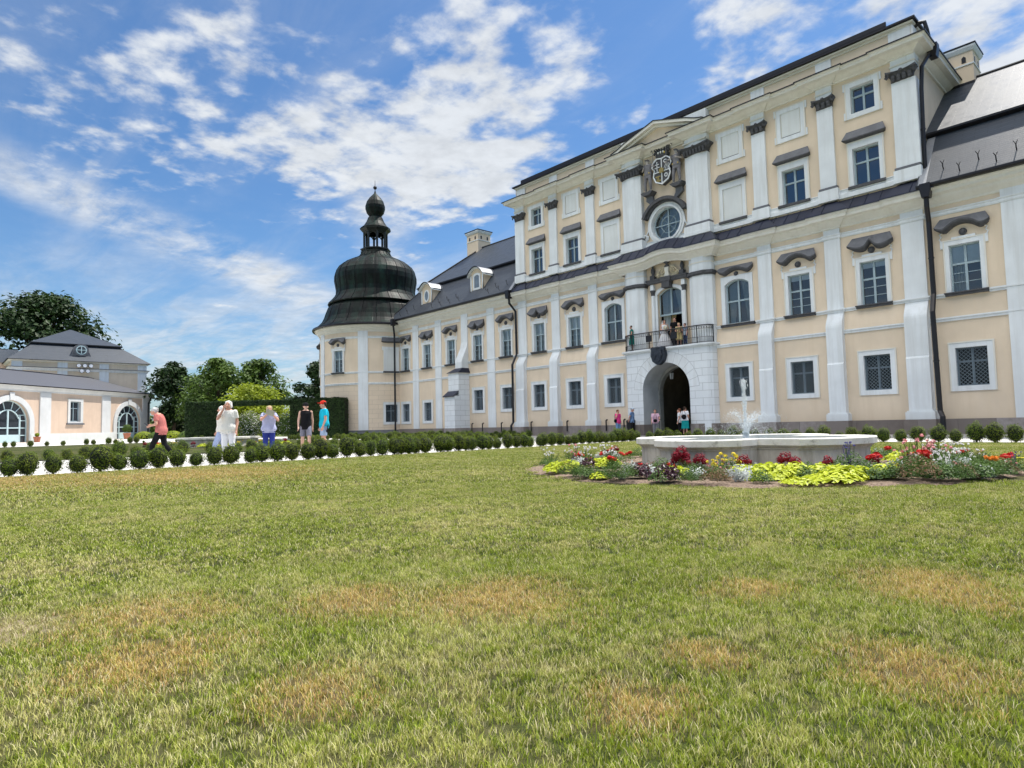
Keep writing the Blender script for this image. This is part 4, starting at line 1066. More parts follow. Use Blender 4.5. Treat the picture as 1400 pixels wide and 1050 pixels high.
for s in (-1, 1):
    b = MB(); b.mat(M['white']); b.lathe([(.001, 5.0), (.12, 5.0), (.11, 5.2), (.10, 8.30), (.10, 8.31)], (s*1.06, -.16, 0), 14); b.box(s*1.06-.11, s*1.06+.11, -.27, 0, 8.62, 8.95)
    b.mat(M['dstone']); b.lathe([(.10, 8.30), (.12, 8.34), (.11, 8.42), (.16, 8.58), (.17, 8.62), (.001, 8.62)], (s*1.06, -.16, 0), 14); b.build('door_column', None, door)
b = MB(); b.mat(M['dstone'])
b.sweep([(-1.30, 0, 0), (-1.30, -.30, 0), (1.30, -.30, 0), (1.30, 0, 0)], [(0, 8.96), (.02, 8.97), (.06, 9.05), (.06, 9.12), (.10, 9.18), (.10, 9.24), (0, 9.26)]); b.box(-.26, .26, -.44, 0, 8.62, 9.2); b.box(-.34, .34, -.46, 0, 9.0, 9.27)
led = b.build('door_ledge', None, door)
for s in (-1, 1):
    b = MB(); b.mat(M['dstone']); b.box(s*1.0-.14, s*1.0+.14, -.3, -.02, 9.26, 9.50); b.lathe([(.001, 9.5), (.10, 9.5), (.07, 9.58), (.13, 9.75), (.10, 9.92), (.06, 9.98), (.08, 10.06), (.05, 10.14), (.001, 10.2)], (s*1.0, -.16, 0), 12); b.build('statuette', None, door, smooth=False)
b = MB(); b.mat(M['dstone']); b.lathe([(.001, 9.86), (.16, 9.86), (.14, 9.95), (.06, 10.02), (.07, 10.05), (.20, 10.12), (.22, 10.24), (.13, 10.34), (.06, 10.38), (.075, 10.44), (.11, 10.52), (.10, 10.62), (.05, 10.68), (.001, 10.69)], (0, -.20, 0), 14, sy=.8)
b.mat(M['trim']); b.blob((.0, -.30, 10.55), (.05, .03, .07), 8, 6); b.prism([(-.18, 9.3), (.18, 9.3), (.10, 9.55), (.16, 9.86), (-.16, 9.86), (-.10, 9.55)], -.26, 0); b.build('bust', None, door)
b = MB(); b.mat(flat('pale_gilt_scroll', (.60, .52, .36), .7, var=.3, scale=8))
for s in (-1, 1):
    for (cx, cz, r0) in ((.34, 9.66, .20), (.66, 9.45, .12)):
        pts = [(s*(cx+math.cos(t*.42)*r0*(1-t/30)), -.14, cz+math.sin(t*.42)*r0*(1-t/30)) for t in range(26)]; b.tube(pts, .035, 5)
    b.tube([(s*.2, -.14, 9.9), (s*.42, -.14, 9.86), (s*.6, -.14, 9.66), (s*.85, -.14, 9.45)], .05, 6, .03)
    b.prism([(s*.15, 9.3), (s*.8, 9.3), (s*.5, 9.55), (s*.2, 9.6)] if s > 0 else [(s*.8, 9.3), (s*.15, 9.3), (s*.2, 9.6), (s*.5, 9.55)], -.08, 0)
b.build('scrollwork', None, door, smooth=False)
# ---- portal
PV = -.80
b = MB(); b.mat(M['rust_white']); X2 = 2.35; ZT = 4.86
arch_p = plate_around(b, 1.57, 0.0, 2.70, 1.49, X2, ZT, PV, .75, 24)
for s in (-1, 1):                              # chamfered rounded corners and sides
    pts = [(s*X2, PV), (s*(X2+.33), PV+.06), (s*(X2+.55), PV+.25), (s*(X2+.62), PV+.55), (s*(X2+.62), 0.02)]; L_ = X2
    for (xa, ya), (xb, yb) in zip(pts, pts[1:]):
        d_ = math.hypot(xb-xa, yb-ya); q = [(xa, ya, 0), (xb, yb, 0), (xb, yb, ZT), (xa, ya, ZT)]; b.face(q, [(s*L_, 0), (s*(L_+d_), 0), (s*(L_+d_), ZT), (s*L_, ZT)]); L_ += d_
b.mat(M['blank'])
top = [(-X2-.62, .0), (-X2-.62, PV+.55), (-X2-.55, PV+.25), (-X2-.33, PV+.06), (-X2, PV), (X2, PV), (X2+.33, PV+.06), (X2+.55, PV+.25), (X2+.62, PV+.55), (X2+.62, .0)]
def off(e): return [(x+(e if x > 0 else -e)*(1 if abs(x) > X2+.1 else .3), y-e if y < -.01 else y) for x, y in top]
b.mat(M['white']); b.prism(off(.0), ZT, 4.90, 'xy'); b.prism(off(.10), 4.901, 4.97, 'xy'); b.prism(off(.18), 4.971, 5.06, 'xy')
# narrower inner arch and passage
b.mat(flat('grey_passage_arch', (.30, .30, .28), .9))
a2 = [(-1.45, 0)]+arc_pts(1.45, 2.62, 1.40, 20)+[(1.45, 0)]; o2 = [(-2.1, 0)]+[(x*1.45, z+(z-2.6)*.35+.1) for x, z in arc_pts(1.45, 2.62, 1.40, 20)]+[(2.1, 0)]
for i in range(len(a2)-1):
    b.face([(o2[i][0], .74, o2[i][1]), (o2[i+1][0], .74, o2[i+1][1]), (a2[i+1][0], .74, a2[i+1][1]), (a2[i][0], .74, a2[i][1])])
    b.face([(a2[i][0], .74, a2[i][1]), (a2[i+1][0], .74, a2[i+1][1]), (a2[i+1][0], 1.1, a2[i+1][1]), (a2[i][0], 1.1, a2[i][1])])
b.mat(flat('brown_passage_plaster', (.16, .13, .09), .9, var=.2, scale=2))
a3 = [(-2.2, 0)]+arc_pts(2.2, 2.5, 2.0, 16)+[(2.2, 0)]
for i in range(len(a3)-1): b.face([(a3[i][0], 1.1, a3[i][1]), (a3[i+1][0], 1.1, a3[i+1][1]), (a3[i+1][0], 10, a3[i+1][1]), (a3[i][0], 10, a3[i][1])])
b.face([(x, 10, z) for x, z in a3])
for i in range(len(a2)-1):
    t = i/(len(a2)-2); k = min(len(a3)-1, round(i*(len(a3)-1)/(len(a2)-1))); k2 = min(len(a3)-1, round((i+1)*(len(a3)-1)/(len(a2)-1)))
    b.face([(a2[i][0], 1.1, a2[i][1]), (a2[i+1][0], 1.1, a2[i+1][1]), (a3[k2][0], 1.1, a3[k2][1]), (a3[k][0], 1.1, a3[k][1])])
port = b.build('portal', None, pal)
b = MB(); b.mat(M['dark']); b.box(-1.7, -.25, 4.4, 4.5, 0, 3.9); b.box(-1.9, 1.9, 6.2, 6.25, 0, 2.6)
b.mat(flat('grey_glazed_door', (.10, .12, .11), .3)); b.box(-.25, 1.7, 4.4, 4.5, 0, 1.5); b.build('inner_door', None, port)
b = MB(); b.mat(M['plinth']); 
for s in (-1, 1):
    x = sorted((s*1.56, s*(X2+.05))); b.box(x[0], x[1], PV-.05, .2, 0, PLT); x = sorted((s*(X2+.05), s*(X2+.66))); b.box(x[0], x[1], PV+.12, .0, 0, PLT)
b.build('portal_plinth', None, port)
NV = 39; a_in = arc_pts(1.57, 2.70, 1.49, NV)      # smooth voussoir band round the arch
def vo(i, L_):
    x, z = a_in[i]; d = Vector((x, z-2.6)).normalized(); return (x+d.x*L_, z+d.y*L_)
b = MB(); b.mat(M['white'])
for i in range(NV): b.prism([a_in[i], a_in[i+1], vo(i+1, .62), vo(i, .62)], PV-.006, PV-.001)
b.build('voussoir', None, port)
b = MB(); b.mat(flat('grey_joint', (.40, .41, .42), .9))  # thin grey strips for the joints between the voussoirs
for i in range(0, NV+1, 3): p, q = vo(i, .01), vo(i, .62); b.tube([(p[0], PV-.005, p[1]), (q[0], PV-.005, q[1])], .010, 4)
b.tube([(vo(i, .62)[0], PV-.005, vo(i, .62)[1]) for i in range(NV+1)], .010, 4)
b.build('arch_joint', None, port)
b = MB(); b.mat(flat('blue_black_cast_iron', (.025, .032, .045), .5, var=.4, scale=12))
sh2 = [(-.42, 4.95), (-.50, 5.02), (-.30, 5.12), (0, 5.02), (.30, 5.12), (.50, 5.02), (.42, 4.95), (.46, 4.6), (.36, 4.28), (.12, 4.1), (0, 4.06), (-.12, 4.1), (-.36, 4.28), (-.46, 4.6)]
b.prism(sh2, PV-.32, PV-.001); b.prism([(x*.7, 4.6+(z-4.6)*.7) for x, z in sh2], PV-.38, PV-.321)
for s in (-1, 1): b.tube([(s*.2, PV-.38, 4.85), (s*.34, PV-.38, 4.6), (s*.15, PV-.40, 4.4), (s*.05, PV-.4, 4.65)], .03, 5); b.blob((s*.42, PV-.2, 4.98), .09, 7, 5)
b.blob((0, PV-.3, 5.05), (.12, .08, .08), 8, 5); b.build('shield_cartouche', None, port, (-.25, 0, 0))
# ---- balcony railing
b = MB(); b.mat(M['black']); rail = [(-2.92, 0), (-2.92, -.40), (-2.80, -.68), (-2.50, -.84), (-2.2, -.88), (2.2, -.88), (2.50, -.84), (2.80, -.68), (2.92, -.40), (2.92, 0)]
for z, r in ((5.12, .018), (5.40, .012), (5.86, .012), (6.04, .034)): b.tube([(x, y, z) for x, y in rail], r, 6)
tot = 0; nxt = 0.
for (xa, ya), (xb, yb) in zip(rail, rail[1:]):
    d_ = math.hypot(xb-xa, yb-ya)
    while nxt < tot+d_:
        t = (nxt-tot)/d_; x, y = xa+(xb-xa)*t, ya+(yb-ya)*t; b.tube([(x, y, 5.07), (x, y, 6.02)], .011, 4)
        dx, dy = (xb-xa)/d_*.07, (yb-ya)/d_*.07
        b.tube([(x, y, 5.86), (x+dx*.3, y+dy*.3, 5.95), (x+dx, y+dy, 5.99), (x+dx*1.7, y+dy*1.7, 5.95), (x+2*dx, y+2*dy, 5.86)], .009, 4); b.tube([(x+dx, y+dy, 5.07), (x+dx, y+dy, 5.40)], .009, 4)
        nxt += .14
    tot += d_
for x, y in ((-2.2, -.88), (0.75, -.88), (-.95, -.88), (2.2, -.88), (2.92, -.40)): b.tube([(x, y, 5.06), (x, y, 6.07)], .028, 6)
rl = b.build('balcony_railing', None, pal)
for x in (-.95, .75): b = MB(); b.mat(M['black']); b.prism([(x-.2, 5.48), (x+.2, 5.48), (x+.2, 5.85), (x-.2, 5.85)], -.93, -.90); b.build('railing_panel', None, rl)
# ---- lion of the wing roofs
TL = 1.27
def roof_face(b, q, m='slate'):
    b.mat(M[m]); e = Vector(q[1])-Vector(q[0]); e.normalize(); o = Vector(q[0]); nrm = (Vector(q[1])-o).cross(Vector(q[2])-o).normalized(); f = nrm.cross(e)
    b.face(q, [((Vector(p)-o).dot(e)+q[0][0], (Vector(p)-o).dot(f)) for p in q])
for s in (-1, 1):
    b = MB(); E0, E1 = (-.72, 10.62), (1.45, 13.42); U0, U1 = (1.27, 13.62), (5.9, 17.45); X0, X1 = (12.97, 30.0)
    if s < 0:
        lo0, br0, ridge0 = (-30.3, E0[0]), (-27.6, E1[0]), (-23.9, U1[0])
        roof_face(b, [(lo0[0], E0[0], E0[1]), (-X0, E0[0], E0[1]), (-X0, E1[0], E1[1]), (br0[0], E1[0], E1[1])])
        roof_face(b, [(br0[0]-.3, U0[0], U0[1]), (-X0, U0[0], U0[1]), (-X0, U1[0], U1[1]), (ridge0[0], U1[0], U1[1])])
        roof_face(b, [(lo0[0], 12.5, E0[1]), (lo0[0], E0[0], E0[1]), (br0[0], E1[0], E1[1]), (br0[0], 10.4, E1[1])])
        roof_face(b, [(br0[0]-.3, 10.7, U0[1]), (br0[0]-.3, U0[0], U0[1]), (ridge0[0], U1[0], U1[1])])
        roof_face(b, [(-X0, 12.5, E0[1]), (lo0[0], 12.5, E0[1]), (br0[0], 10.4, E1[1]), (-X0, 10.4, E1[1])])
        roof_face(b, [(-X0, 10.7, U0[1]), (br0[0]-.3, 10.7, U0[1]), (ridge0[0], U1[0], U1[1]), (-X0, U1[0], U1[1])])
        xs = (br0[0]-.3, -X0)
    else:
        roof_face(b, [(X0, E0[0], E0[1]), (X1, E0[0], E0[1]), (X1, E1[0], E1[1]), (X0, E1[0], E1[1])])
        roof_face(b, [(X0, U0[0], U0[1]), (X1, U0[0], U0[1]), (X1, U1[0], U1[1]), (X0, U1[0], U1[1])])
        roof_face(b, [(X1, 12.5, E0[1]), (X0, 12.5, E0[1]), (X0, 10.4, E1[1]), (X1, 10.4, E1[1])]); roof_face(b, [(X1, 10.7, U0[1]), (X0, 10.7, U0[1]), (X0, U1[0], U1[1]), (X1, U1[0], U1[1])])
        b.mat(M['cream']); b.face([(X1-.4, 0, 10.5), (X1-.4, 11.8, 10.5), (X1-.4, 10.4, 13.4), (X1-.4, 5.9, 17.3), (X1-.4, 1.45, 13.4)])
        xs = (X0, X1)
    b.mat(M['black']); b.face([(xs[0], U0[0], U0[1]-.09), (xs[1], U0[0], U0[1]-.09), (xs[1], U0[0], U0[1]), (xs[0], U0[0], U0[1])]); b.face([(xs[0], U0[0], U0[1]-.09), (xs[0], E1[0]+.05, E1[1]-.02), (xs[1], E1[0]+.05, E1[1]-.02), (xs[1], U0[0], U0[1]-.09)])
    b.tube([(xs[0] if s > 0 else -23.9, 5.9, 17.47), (xs[1], 5.9, 17.47)], .07, 6)
    if s < 0: b.tube([(-27.9, 1.12, 13.55), (-23.9, 5.9, 17.49)], .07, 6); b.tube([(-30.3, -.72, 10.65), (-27.6, 1.45, 13.44)], .05, 6)
    rf = b.build('wing_roof', None, pal)
    b = MB(); b.mat(M['metalgrey']); x = s*13.05        # pale flashing strip up the block side
    pr = [(E0[0], E0[1]+.03), (1.4, 13.4), (1.4, 13.3), (E0[0]+.1, E0[1]-.1)]
    b.prism(pr, min(x-.02*s, x+.28*s), max(x-.02*s, x+.28*s), 'yz'); b.build('roof_flashing', None, rf)
    # snow guards
    g0 = None
    xs_ = [13.9+k*.62 for k in range(24)]
    for k, x in enumerate(xs_):
        if s < 0 and any(abs(-x+d) < 1.2 for d in (17.84, 24.8)): continue
        z = 10.95 if k % 2 else 11.3
        if g0 is None:
            m = MB(); m.mat(M['black']); m.tube([(0, 0, 0), (0, -.10, .10), (0, -.12, .24)], .022, 4); m.tube([(0, -.12, .20), (.07, -.15, .34)], .016, 4); m.tube([(0, -.12, .20), (-.07, -.15, .34)], .016, 4); g0 = m.build('snow_guard', None, rf); o = g0
        else: o = copy_tree(g0)
        o.location = (s*x, E0[0]+(z-E0[1])/TL*.985, z)
# dormers
def dormer(u, oval):
    b = MB(); v0 = .10; zb = 11.50; w2 = .80; H1 = 1.35; b.mat(M['cream'])
    n = 14; topz = lambda x: zb+H1+.62*math.cos(x/(w2+.18)*math.pi/2)**.8 if abs(x) < w2+.17 else zb+H1
    back = lambda z: (z-10.62)/TL-.72
    # front wall with opening filled by the window part
    if oval: op = [(.26*math.cos(2*math.pi*i/20), zb+.80+.42*math.sin(2*math.pi*i/20)) for i in range(20)]
    else:
        a = arc_pts(.31, zb+1.22, .12, 8); op = [(.31, zb+.30)]+[(x, z) for x, z in reversed(a)]+[(-.31, zb+.30)]
    fr = [(-w2, zb), (-w2, zb+H1)]+[(-w2+2*w2*i/n, topz(-w2+2*w2*i/n)-.05) for i in range(n+1)]+[(w2, zb+H1), (w2, zb)]
    b.face([(x, v0, z) for x, z in fr])
    for s in (-1, 1): b.face([(s*w2, v0, zb), (s*w2, v0, zb+H1+.1), (s*w2, back(zb+H1)+.1, zb+H1+.1), (s*w2, back(zb), zb)])
    b.mat(M['white'])
    for s in (-1, 1): x0, x1 = sorted((s*w2, s*(w2-.14))); b.box(x0, x1, v0-.05, v0-.002, zb, zb+H1)
    cx, cz = 0, zb+.8; big = [(x*1.5, cz+(z-cz)*1.3) for x, z in op]; b.ring(big, op, v0-.06, v0-.002); b.box(-w2-.06, w2+.06, v0-.1, v0+.02, zb-.07, zb)
    top_ = [(-w2-.17+2*(w2+.17)*i/n, topz(-w2-.17+2*(w2+.17)*i/n)) for i in range(n+1)]
    for i in range(n):
        (xa, za), (xb, zb_) = top_[i], top_[i+1]; b.prism([(xa, za-.12), (xb, zb_-.12), (xb, zb_), (xa, za)], v0-.24, v0-.001)
        b.face([(xa, v0, za-.13), (xb, v0, zb_-.13), (xb, back(zb_)+.35, zb_-.13), (xa, back(za)+.35, za-.13)])
    b.mat(M['dstone_l']); b.face([(x, v0-.02, z) for x, z in op])
    d = b.build('dormer', None, pal, (u, 0, 0))
    b = MB(); b.mat(M['metalgrey'])
    for i in range(n):
        (xa, za), (xb, zb_) = top_[i], top_[i+1]
        b.face([(xa, v0-.30, za+.03), (xb, v0-.30, zb_+.03), (xb, back(zb_)+.5, zb_+.03), (xa, back(za)+.5, za+.03)])
    b.mat(M['black'])
    for i in range(n):
        (xa, za), (xb, zb_) = top_[i], top_[i+1]; b.prism([(xa, za-.02), (xb, zb_-.02), (xb, zb_+.045), (xa, za+.045)], v0-.33, v0-.30)
    b.build('dormer_roof', None, d)
    b = MB(); b.face([(x, v0-.03, z) for x, z in op]); b.build('window_pane', flat('dormer_glass', (.16, .19, .22), .08, 0, .8, .1), d)
    return d
dormer(-24.8, True); dormer(-17.84, False); dormer(17.84, False); dormer(24.8, True)
def chimney(u, v, z0, z1, w, d):
    b = MB(); b.mat(M['cream']); b.box(-w/2, w/2, -d/2, d/2, z0, z1-.25); b.mat(M['white']); b.box(-w/2-.04, w/2+.04, -d/2-.04, d/2+.04, z1-.95, z1-.88)
    b.sweep([(-w/2, d/2, 0), (-w/2, -d/2, 0), (w/2, -d/2, 0), (w/2, d/2, 0), (-w/2, d/2, 0)], [(0, z1-.28), (.05, z1-.26), (.14, z1-.10), (.14, z1-.02), (0, z1)])
    b.mat(M['black']); b.box(-w/2-.17, w/2+.17, -d/2-.17, d/2+.17, z1, z1+.06)
    for x in (-w/4, w/4): b.prism([(x-.09, z1-.80), (x+.09, z1-.80), (x+.09, z1-.55), (x, z1-.46), (x-.09, z1-.55)], -d/2-.012, -d/2-.002)
    for y in (-d/4, d/4): b.prism([(y-.08, z1-.80), (y+.08, z1-.80), (y+.08, z1-.50), (y-.08, z1-.50)], w/2+.002, w/2+.012, 'yz')
    b.box(-w/2-.03, w/2+.03, -d/2-.03, -d/2-.001, z0+.0, z0+.55)
    b.build('chimney', None, pal, (u, v, 0))
chimney(-24.75, 6.1, 15.6, 19.05, 1.65, 1.5); chimney(13.45, 6.1, 16.6, 18.95, 1.5, 1.4)
# ---- downpipes
def pipe(pts, r=.085, hop=None):
    b = MB(); b.mat(M['black']); b.tube(pts, r, 10)
    if hop: x, y, z, q = hop; b.prism([(x-q*.7, z-.35), (x+q*.7, z-.35), (x+q, z), (x+q, z+.25), (x-q, z+.25), (x-q, z)], y-q, y+q)
    for k in range(1, len(pts)):
        if abs(pts[k][2]-pts[k-1][2]) > 1.5:
            m = (Vector(pts[k])+Vector(pts[k-1]))/2; b.tube([m-Vector((0, 0, .03)), m+Vector((0, 0, .03))], r*1.18, 10)
    b.build('downpipe', None, pal, smooth=False)
for s in (-1, 1):
    a = 13.2*s
    pipe([(s*13.32, -.66, 10.35), (s*13.30, -.62, 9.75), (s*13.08 if s < 0 else 13.24, -.22, 9.15), (s*13.08 if s < 0 else 13.24, -.20, 6.0), (s*13.12 if s < 0 else 13.26, -.62, 5.2), (s*13.16 if s < 0 else 13.30, -.62, 1.0), (s*13.2 if s < 0 else 13.42, -.80, .75), (s*13.2 if s < 0 else 13.42, -.80, .0)], .085 if s < 0 else .10, (s*13.32, -.66, 10.45, .2))
pipe([(13.45, .9, 17.1), (13.30, .05, 16.2), (13.22, .10, 15.2), (13.16, .10, 11.6), (13.25, -.3, 10.9)], .085, (13.55, 1.0, 17.2, .2))
pipe([(13.0, .45, 18.3), (13.2, .45, 18.42), (13.42, .45, 18.36), (13.48, .5, 18.0), (13.5, .9, 17.35)], .085)
pipe([(-28.05, -1.38, 10.45), (-28.05, -1.34, 9.85), (-28.72, -.82, 9.25), (-28.72, -.82, 0)], .085, (-28.05, -1.38, 10.3, .17))
# drain stubs on the plinth
for x in (-11.85-2.95, -11.6, -8.15, -4.8, -2.95-.45, -18.3, -17.0):
    b = MB(); b.mat(M['black']); b.tube([(x, -.34, .3), (x, -.34, .95)], .045, 8); b.tube([(x, -.34, .95), (x, -.22, 1.0)], .05, 8); b.build('vent_pipe', None, pal)
# ============================================================= corner tower (same building)
TC = (-55.4-PX, 32.6-PY); TR = 5.4
def cyl(R_): return lambda t, z: (TC[0]+R_*math.cos(t), TC[1]+R_*math.sin(t), z)
TW = [R(-70.5), R(-16.5), R(-124.5)]; TP = [R(-43.5), R(-97.5), R(-151.5)]
wa = .55/TR
ths = [R(-180)+i*R(3) for i in range(62)]
def tower_holes(z0, z1, hs, m, r=TR):
    b.mat(M[m]); xs = sorted(set([round(t, 5) for t in ths]+[round(h[0], 5) for h in hs]+[round(h[1], 5) for h in hs])); zs = sorted({z0, z1, *[h[2] for h in hs], *[h[3] for h in hs]})
    for i in range(len(xs)-1):
        for j in range(len(zs)-1):
            cx, cz = (xs[i]+xs[i+1])/2, (zs[j]+zs[j+1])/2
            if any(h[0] < cx < h[1] and h[2] < cz < h[3] for h in hs): continue
            q = [(xs[i], zs[j]), (xs[i+1], zs[j]), (xs[i+1], zs[j+1]), (xs[i], zs[j+1])]; b.face([cyl(r)(*p) for p in q], [(p[0]*TR, p[1]) for p in q])
b = MB()
tower_holes(.62, 4.87, [(t-wa, t+wa, 1.32, 2.92) for t in TW], 'rust_cream'); tower_holes(4.87, 10.2, [(t-wa, t+wa, 5.98, 8.0) for t in (TW[0], TW[2])], 'cream')
b.build('tower_wall', None, pal)
for t in TP:
    b = MB(); b.mat(M['white']); n = 6; h = .45/TR
    pts = [((TR+.08)*math.cos(t-h+2*h*i/n), (TR+.08)*math.sin(t-h+2*h*i/n)) for i in range(n+1)]+[((TR-.02)*math.cos(t+h), (TR-.02)*math.sin(t+h)), ((TR-.02)*math.cos(t-h), (TR-.02)*math.sin(t-h))]
    b.prism([(TC[0]+x, TC[1]+y) for x, y in pts], .62, 9.95, 'xy'); b.build('tower_pilaster', None, pal)
for i, t in enumerate(TW):
    r = TR-.02; c = (TC[0]+r*math.cos(t), TC[1]+r*math.sin(t)); rot = t+math.pi/2
    copy_tree(first['GF'], (c[0], c[1], 1.32), rot)
    if i != 1: copy_tree(first['F1archw'], (c[0], c[1], 5.98), rot)
    else:
        b = MB(); rect_surround(b, .54, 2.02, .2, 0, .24, .1, .34); b.mat(M['blank']); b.box(-.54, .54, -.02, -.0, 0, 2.02); o = b.build('blind_window', None, pal, (c[0], c[1], 5.98), rot=rot)
        o.location = (TC[0]+(TR+.02)*math.cos(t), TC[1]+(TR+.02)*math.sin(t), 5.98)
        s_ = MB(); s_.mat(M['dstone']); s_.box(-.75, .75, -.16, .05, -.15, -.003); s_.build('sill', None, o)
        wavy_hood('flat', .95, .85, 2.62, 3.12, .2).build('hood', None, o)
def tpath(): return [(TC[0]+TR*math.cos(a), TC[1]+TR*math.sin(a), 0) for a in [R(-180)+i*R(6) for i in range(31)]]
b = MB(); b.mat(M['white']); b.sweep(tpath(), up_s); b.sweep(tpath(), lo_s); b.sweep(tpath(), [(0, 9.02), (.04, 9.03), (.05, 9.15), (.10, 9.2), (0, 9.24)]); b.mat(M['trim']); b.sweep(tpath(), [(0, 9.62), (.06, 9.64), (.1, 9.75), (.25, 9.9), (.30, 10.02), (.46, 10.12), (.50, 10.24), (.56, 10.28), (0, 10.3)]); b.build('tower_cornice', None, pal)
b = MB(); b.mat(flat('dark_grey_render', (.16, .165, .175), .85)); b.lathe([(TR+.03, 0), (TR+.03, .62), (TR-.05, .62)], (TC[0], TC[1], 0), 60, R(-180), 0); b.build('tower_plinth', None, pal)
dome_p = [(5.35, 10.26), (6.02, 10.30), (6.05, 10.40), (5.62, 10.68), (5.28, 11.05), (5.06, 11.5), (4.90, 12.0), (4.70, 12.5), (4.40, 12.88)]
dome_q = [(4.2, 12.86), (4.64, 12.90), (4.68, 13.0), (4.36, 13.32), (4.06, 13.68), (3.88, 14.05), (3.86, 14.45), (3.94, 14.9), (4.03, 15.4), (4.02, 15.85), (3.90, 16.3), (3.62, 16.75), (3.15, 17.15), (2.50, 17.48), (1.95, 17.74), (1.60, 17.98), (1.42, 18.3)]
b = MB(); b.mat(M['copper']); b.lathe(dome_p, (TC[0], TC[1], 0), 48, uvr=1.8); b.lathe(dome_q, (TC[0], TC[1], 0), 48, uvr=1.8)
for i in range(24):
    a = 2*math.pi*i/24; b.tube([(TC[0]+(r+.01)*math.cos(a), TC[1]+(r+.01)*math.sin(a), z) for r, z in dome_q[2:]], .028, 4); b.tube([(TC[0]+(r+.01)*math.cos(a), TC[1]+(r+.01)*math.sin(a), z) for r, z in dome_p[2:]], .028, 4)
dome = b.build('tower_dome', None, pal); 
b = MB(); b.mat(M['black']); b.lathe([(5.95, 10.22), (6.12, 10.24), (6.16, 10.32), (6.14, 10.42), (5.98, 10.36)], (TC[0], TC[1], 0), 48); b.build('tower_gutter', None, dome)
b = MB(); b.mat(flat('black_green_copper', (.022, .026, .025), .5, .4, .5, .3, 4))
b.lathe([(1.2, 18.25), (1.46, 18.30), (1.50, 18.45), (1.38, 18.5), (1.52, 18.62), (1.52, 18.72), (.6, 18.76)], (TC[0], TC[1], 0), 8, R(22.5), R(382.5))
for i in range(8):
    a = R(45*i+22.5); x, y = TC[0]+1.12*math.cos(a), TC[1]+1.12*math.sin(a); b.tube([(x, y, 18.7), (x, y, 20.45)], .11, 7)
    a2_ = R(45*(i+1)+22.5); x2, y2 = TC[0]+1.12*math.cos(a2_), TC[1]+1.12*math.sin(a2_)
    b.tube([(x, y, 20.0), ((x*.75+x2*.25), (y*.75+y2*.25), 20.28), ((x+x2)/2, (y+y2)/2, 20.36), ((x*.25+x2*.75), (y*.25+y2*.75), 20.28), (x2, y2, 20.0)], .07, 5)
b.lathe([(.9, 20.35), (1.2, 20.36), (1.30, 20.5), (1.52, 20.68), (1.56, 20.82), (1.3, 20.9)], (TC[0], TC[1], 0), 8, R(22.5), R(382.5))
ln = b.build('dome_lantern', None, dome)
b = MB(); b.mat(M['copper']); b.lathe([(1.5, 20.85), (1.15, 21.15), (.9, 21.55), (.72, 22.0), (.60, 22.15), (.66, 22.25), (.86, 22.5), (.98, 22.9), (.98, 23.2), (.84, 23.65), (.58, 24.05), (.30, 24.35), (.12, 24.55), (.05, 24.8)], (TC[0], TC[1], 0), 24, uvr=1.2)
b.build('onion_cap', None, dome, smooth=False)
b = MB(); b.mat(M['black']); b.tube([(TC[0], TC[1], 24.6), (TC[0], TC[1], 25.9)], .05, 6, .02); b.blob((TC[0], TC[1], 25.15), .19, 12, 8); b.build('finial', None, dome)
for o in (dome,): 
    pass
# gable end of the rear wing showing past the dome
b = MB(); b.mat(M['trim']); x, y = -62.8-PX, 36.0-PY
b.box(x-.1, x+1.2, y, y+7, 9.0, 13.9); b.sweep([(x-.1, y+7, 0), (x-.1, y, 0), (x+1.2, y, 0)], [(0, 13.6), (.3, 13.8), (.55, 14.1), (.55, 14.2), (0, 14.22)]); b.box(x-.05, x+1.1, y+.1, y+7, 0, 9.0)
b.build('rear_wing_wall', None, pal)
# ============================================================= GROUND
def sheet(name, x0, x1, y0, y1, z, mat, label=None):
    b = MB(); b.face([(x0, y0, z), (x1, y0, z), (x1, y1, z), (x0, y1, z)]); return tag(b.build(name, mat), kind='structure')
m = Mat('far_meadow', (.09, .12, .04), .95, spec=.1); m.col(m.ramp(m.noise(.05, 6, .6, m.pos()), [(.3, (.07, .10, .03)), (.7, (.14, .16, .06))])); sheet('ground', -900, 900, -900, 900, -.03, m.m)
m = Mat('white_gravel', (.62, .60, .57), .95, spec=.15); g = m.noise(55, 5, .75, m.pos()); a = m.noise(.7, 5, .6, m.pos())
m.col(m.mix(m.ramp(a, [(.35, (0, 0, 0)), (.7, (.6, .6, .6))]), m.ramp(g, [(.3, (.36, .35, .33)), (.5, (.60, .585, .56)), (.75, (.80, .78, .75))]), (.52, .50, .46))); m.bump(g, .8, .02); sheet('gravel_path', -122, 40, -30, 31.7, 0, m.m)
m = Mat('grey_forecourt_paving', (.36, .345, .33), .9, spec=.2)
bt = m.n('ShaderNodeTexBrick'); bt.inputs['Scale'].default_value = 1; bt.inputs['Brick Width'].default_value = .4; bt.inputs['Row Height'].default_value = .2; bt.inputs['Mortar Size'].default_value = .008
bt.inputs['Color1'].default_value = (.36, .34, .33, 1); bt.inputs['Color2'].default_value = (.42, .40, .38, 1); bt.inputs['Mortar'].default_value = (.25, .24, .22, 1); m.l(m.pos(), bt.inputs['Vector']); m.col(bt.outputs[0]); sheet('forecourt', -50, 40, 26.5, 31.9, .004, m.m)
BARE = [((-3.3, .32), .42, (.42, .36, .30)), ]
TAN = [((-1.9, .9), .2), ((-1.2, 2.0), .15), ((-2.25, 1.95), .42), ((-2.75, 1.5), .3), ((-.66, 2.35), .26), ((-.9, 3.5), .4), ((-2.6, .6), .33), ((-1.15, 1.5), .18), ((-13., 3.5), 2.6), ((-14.5, .5), 2.5), ((-1.5, 2.9), .22), ((-3.2, .7), .35)]
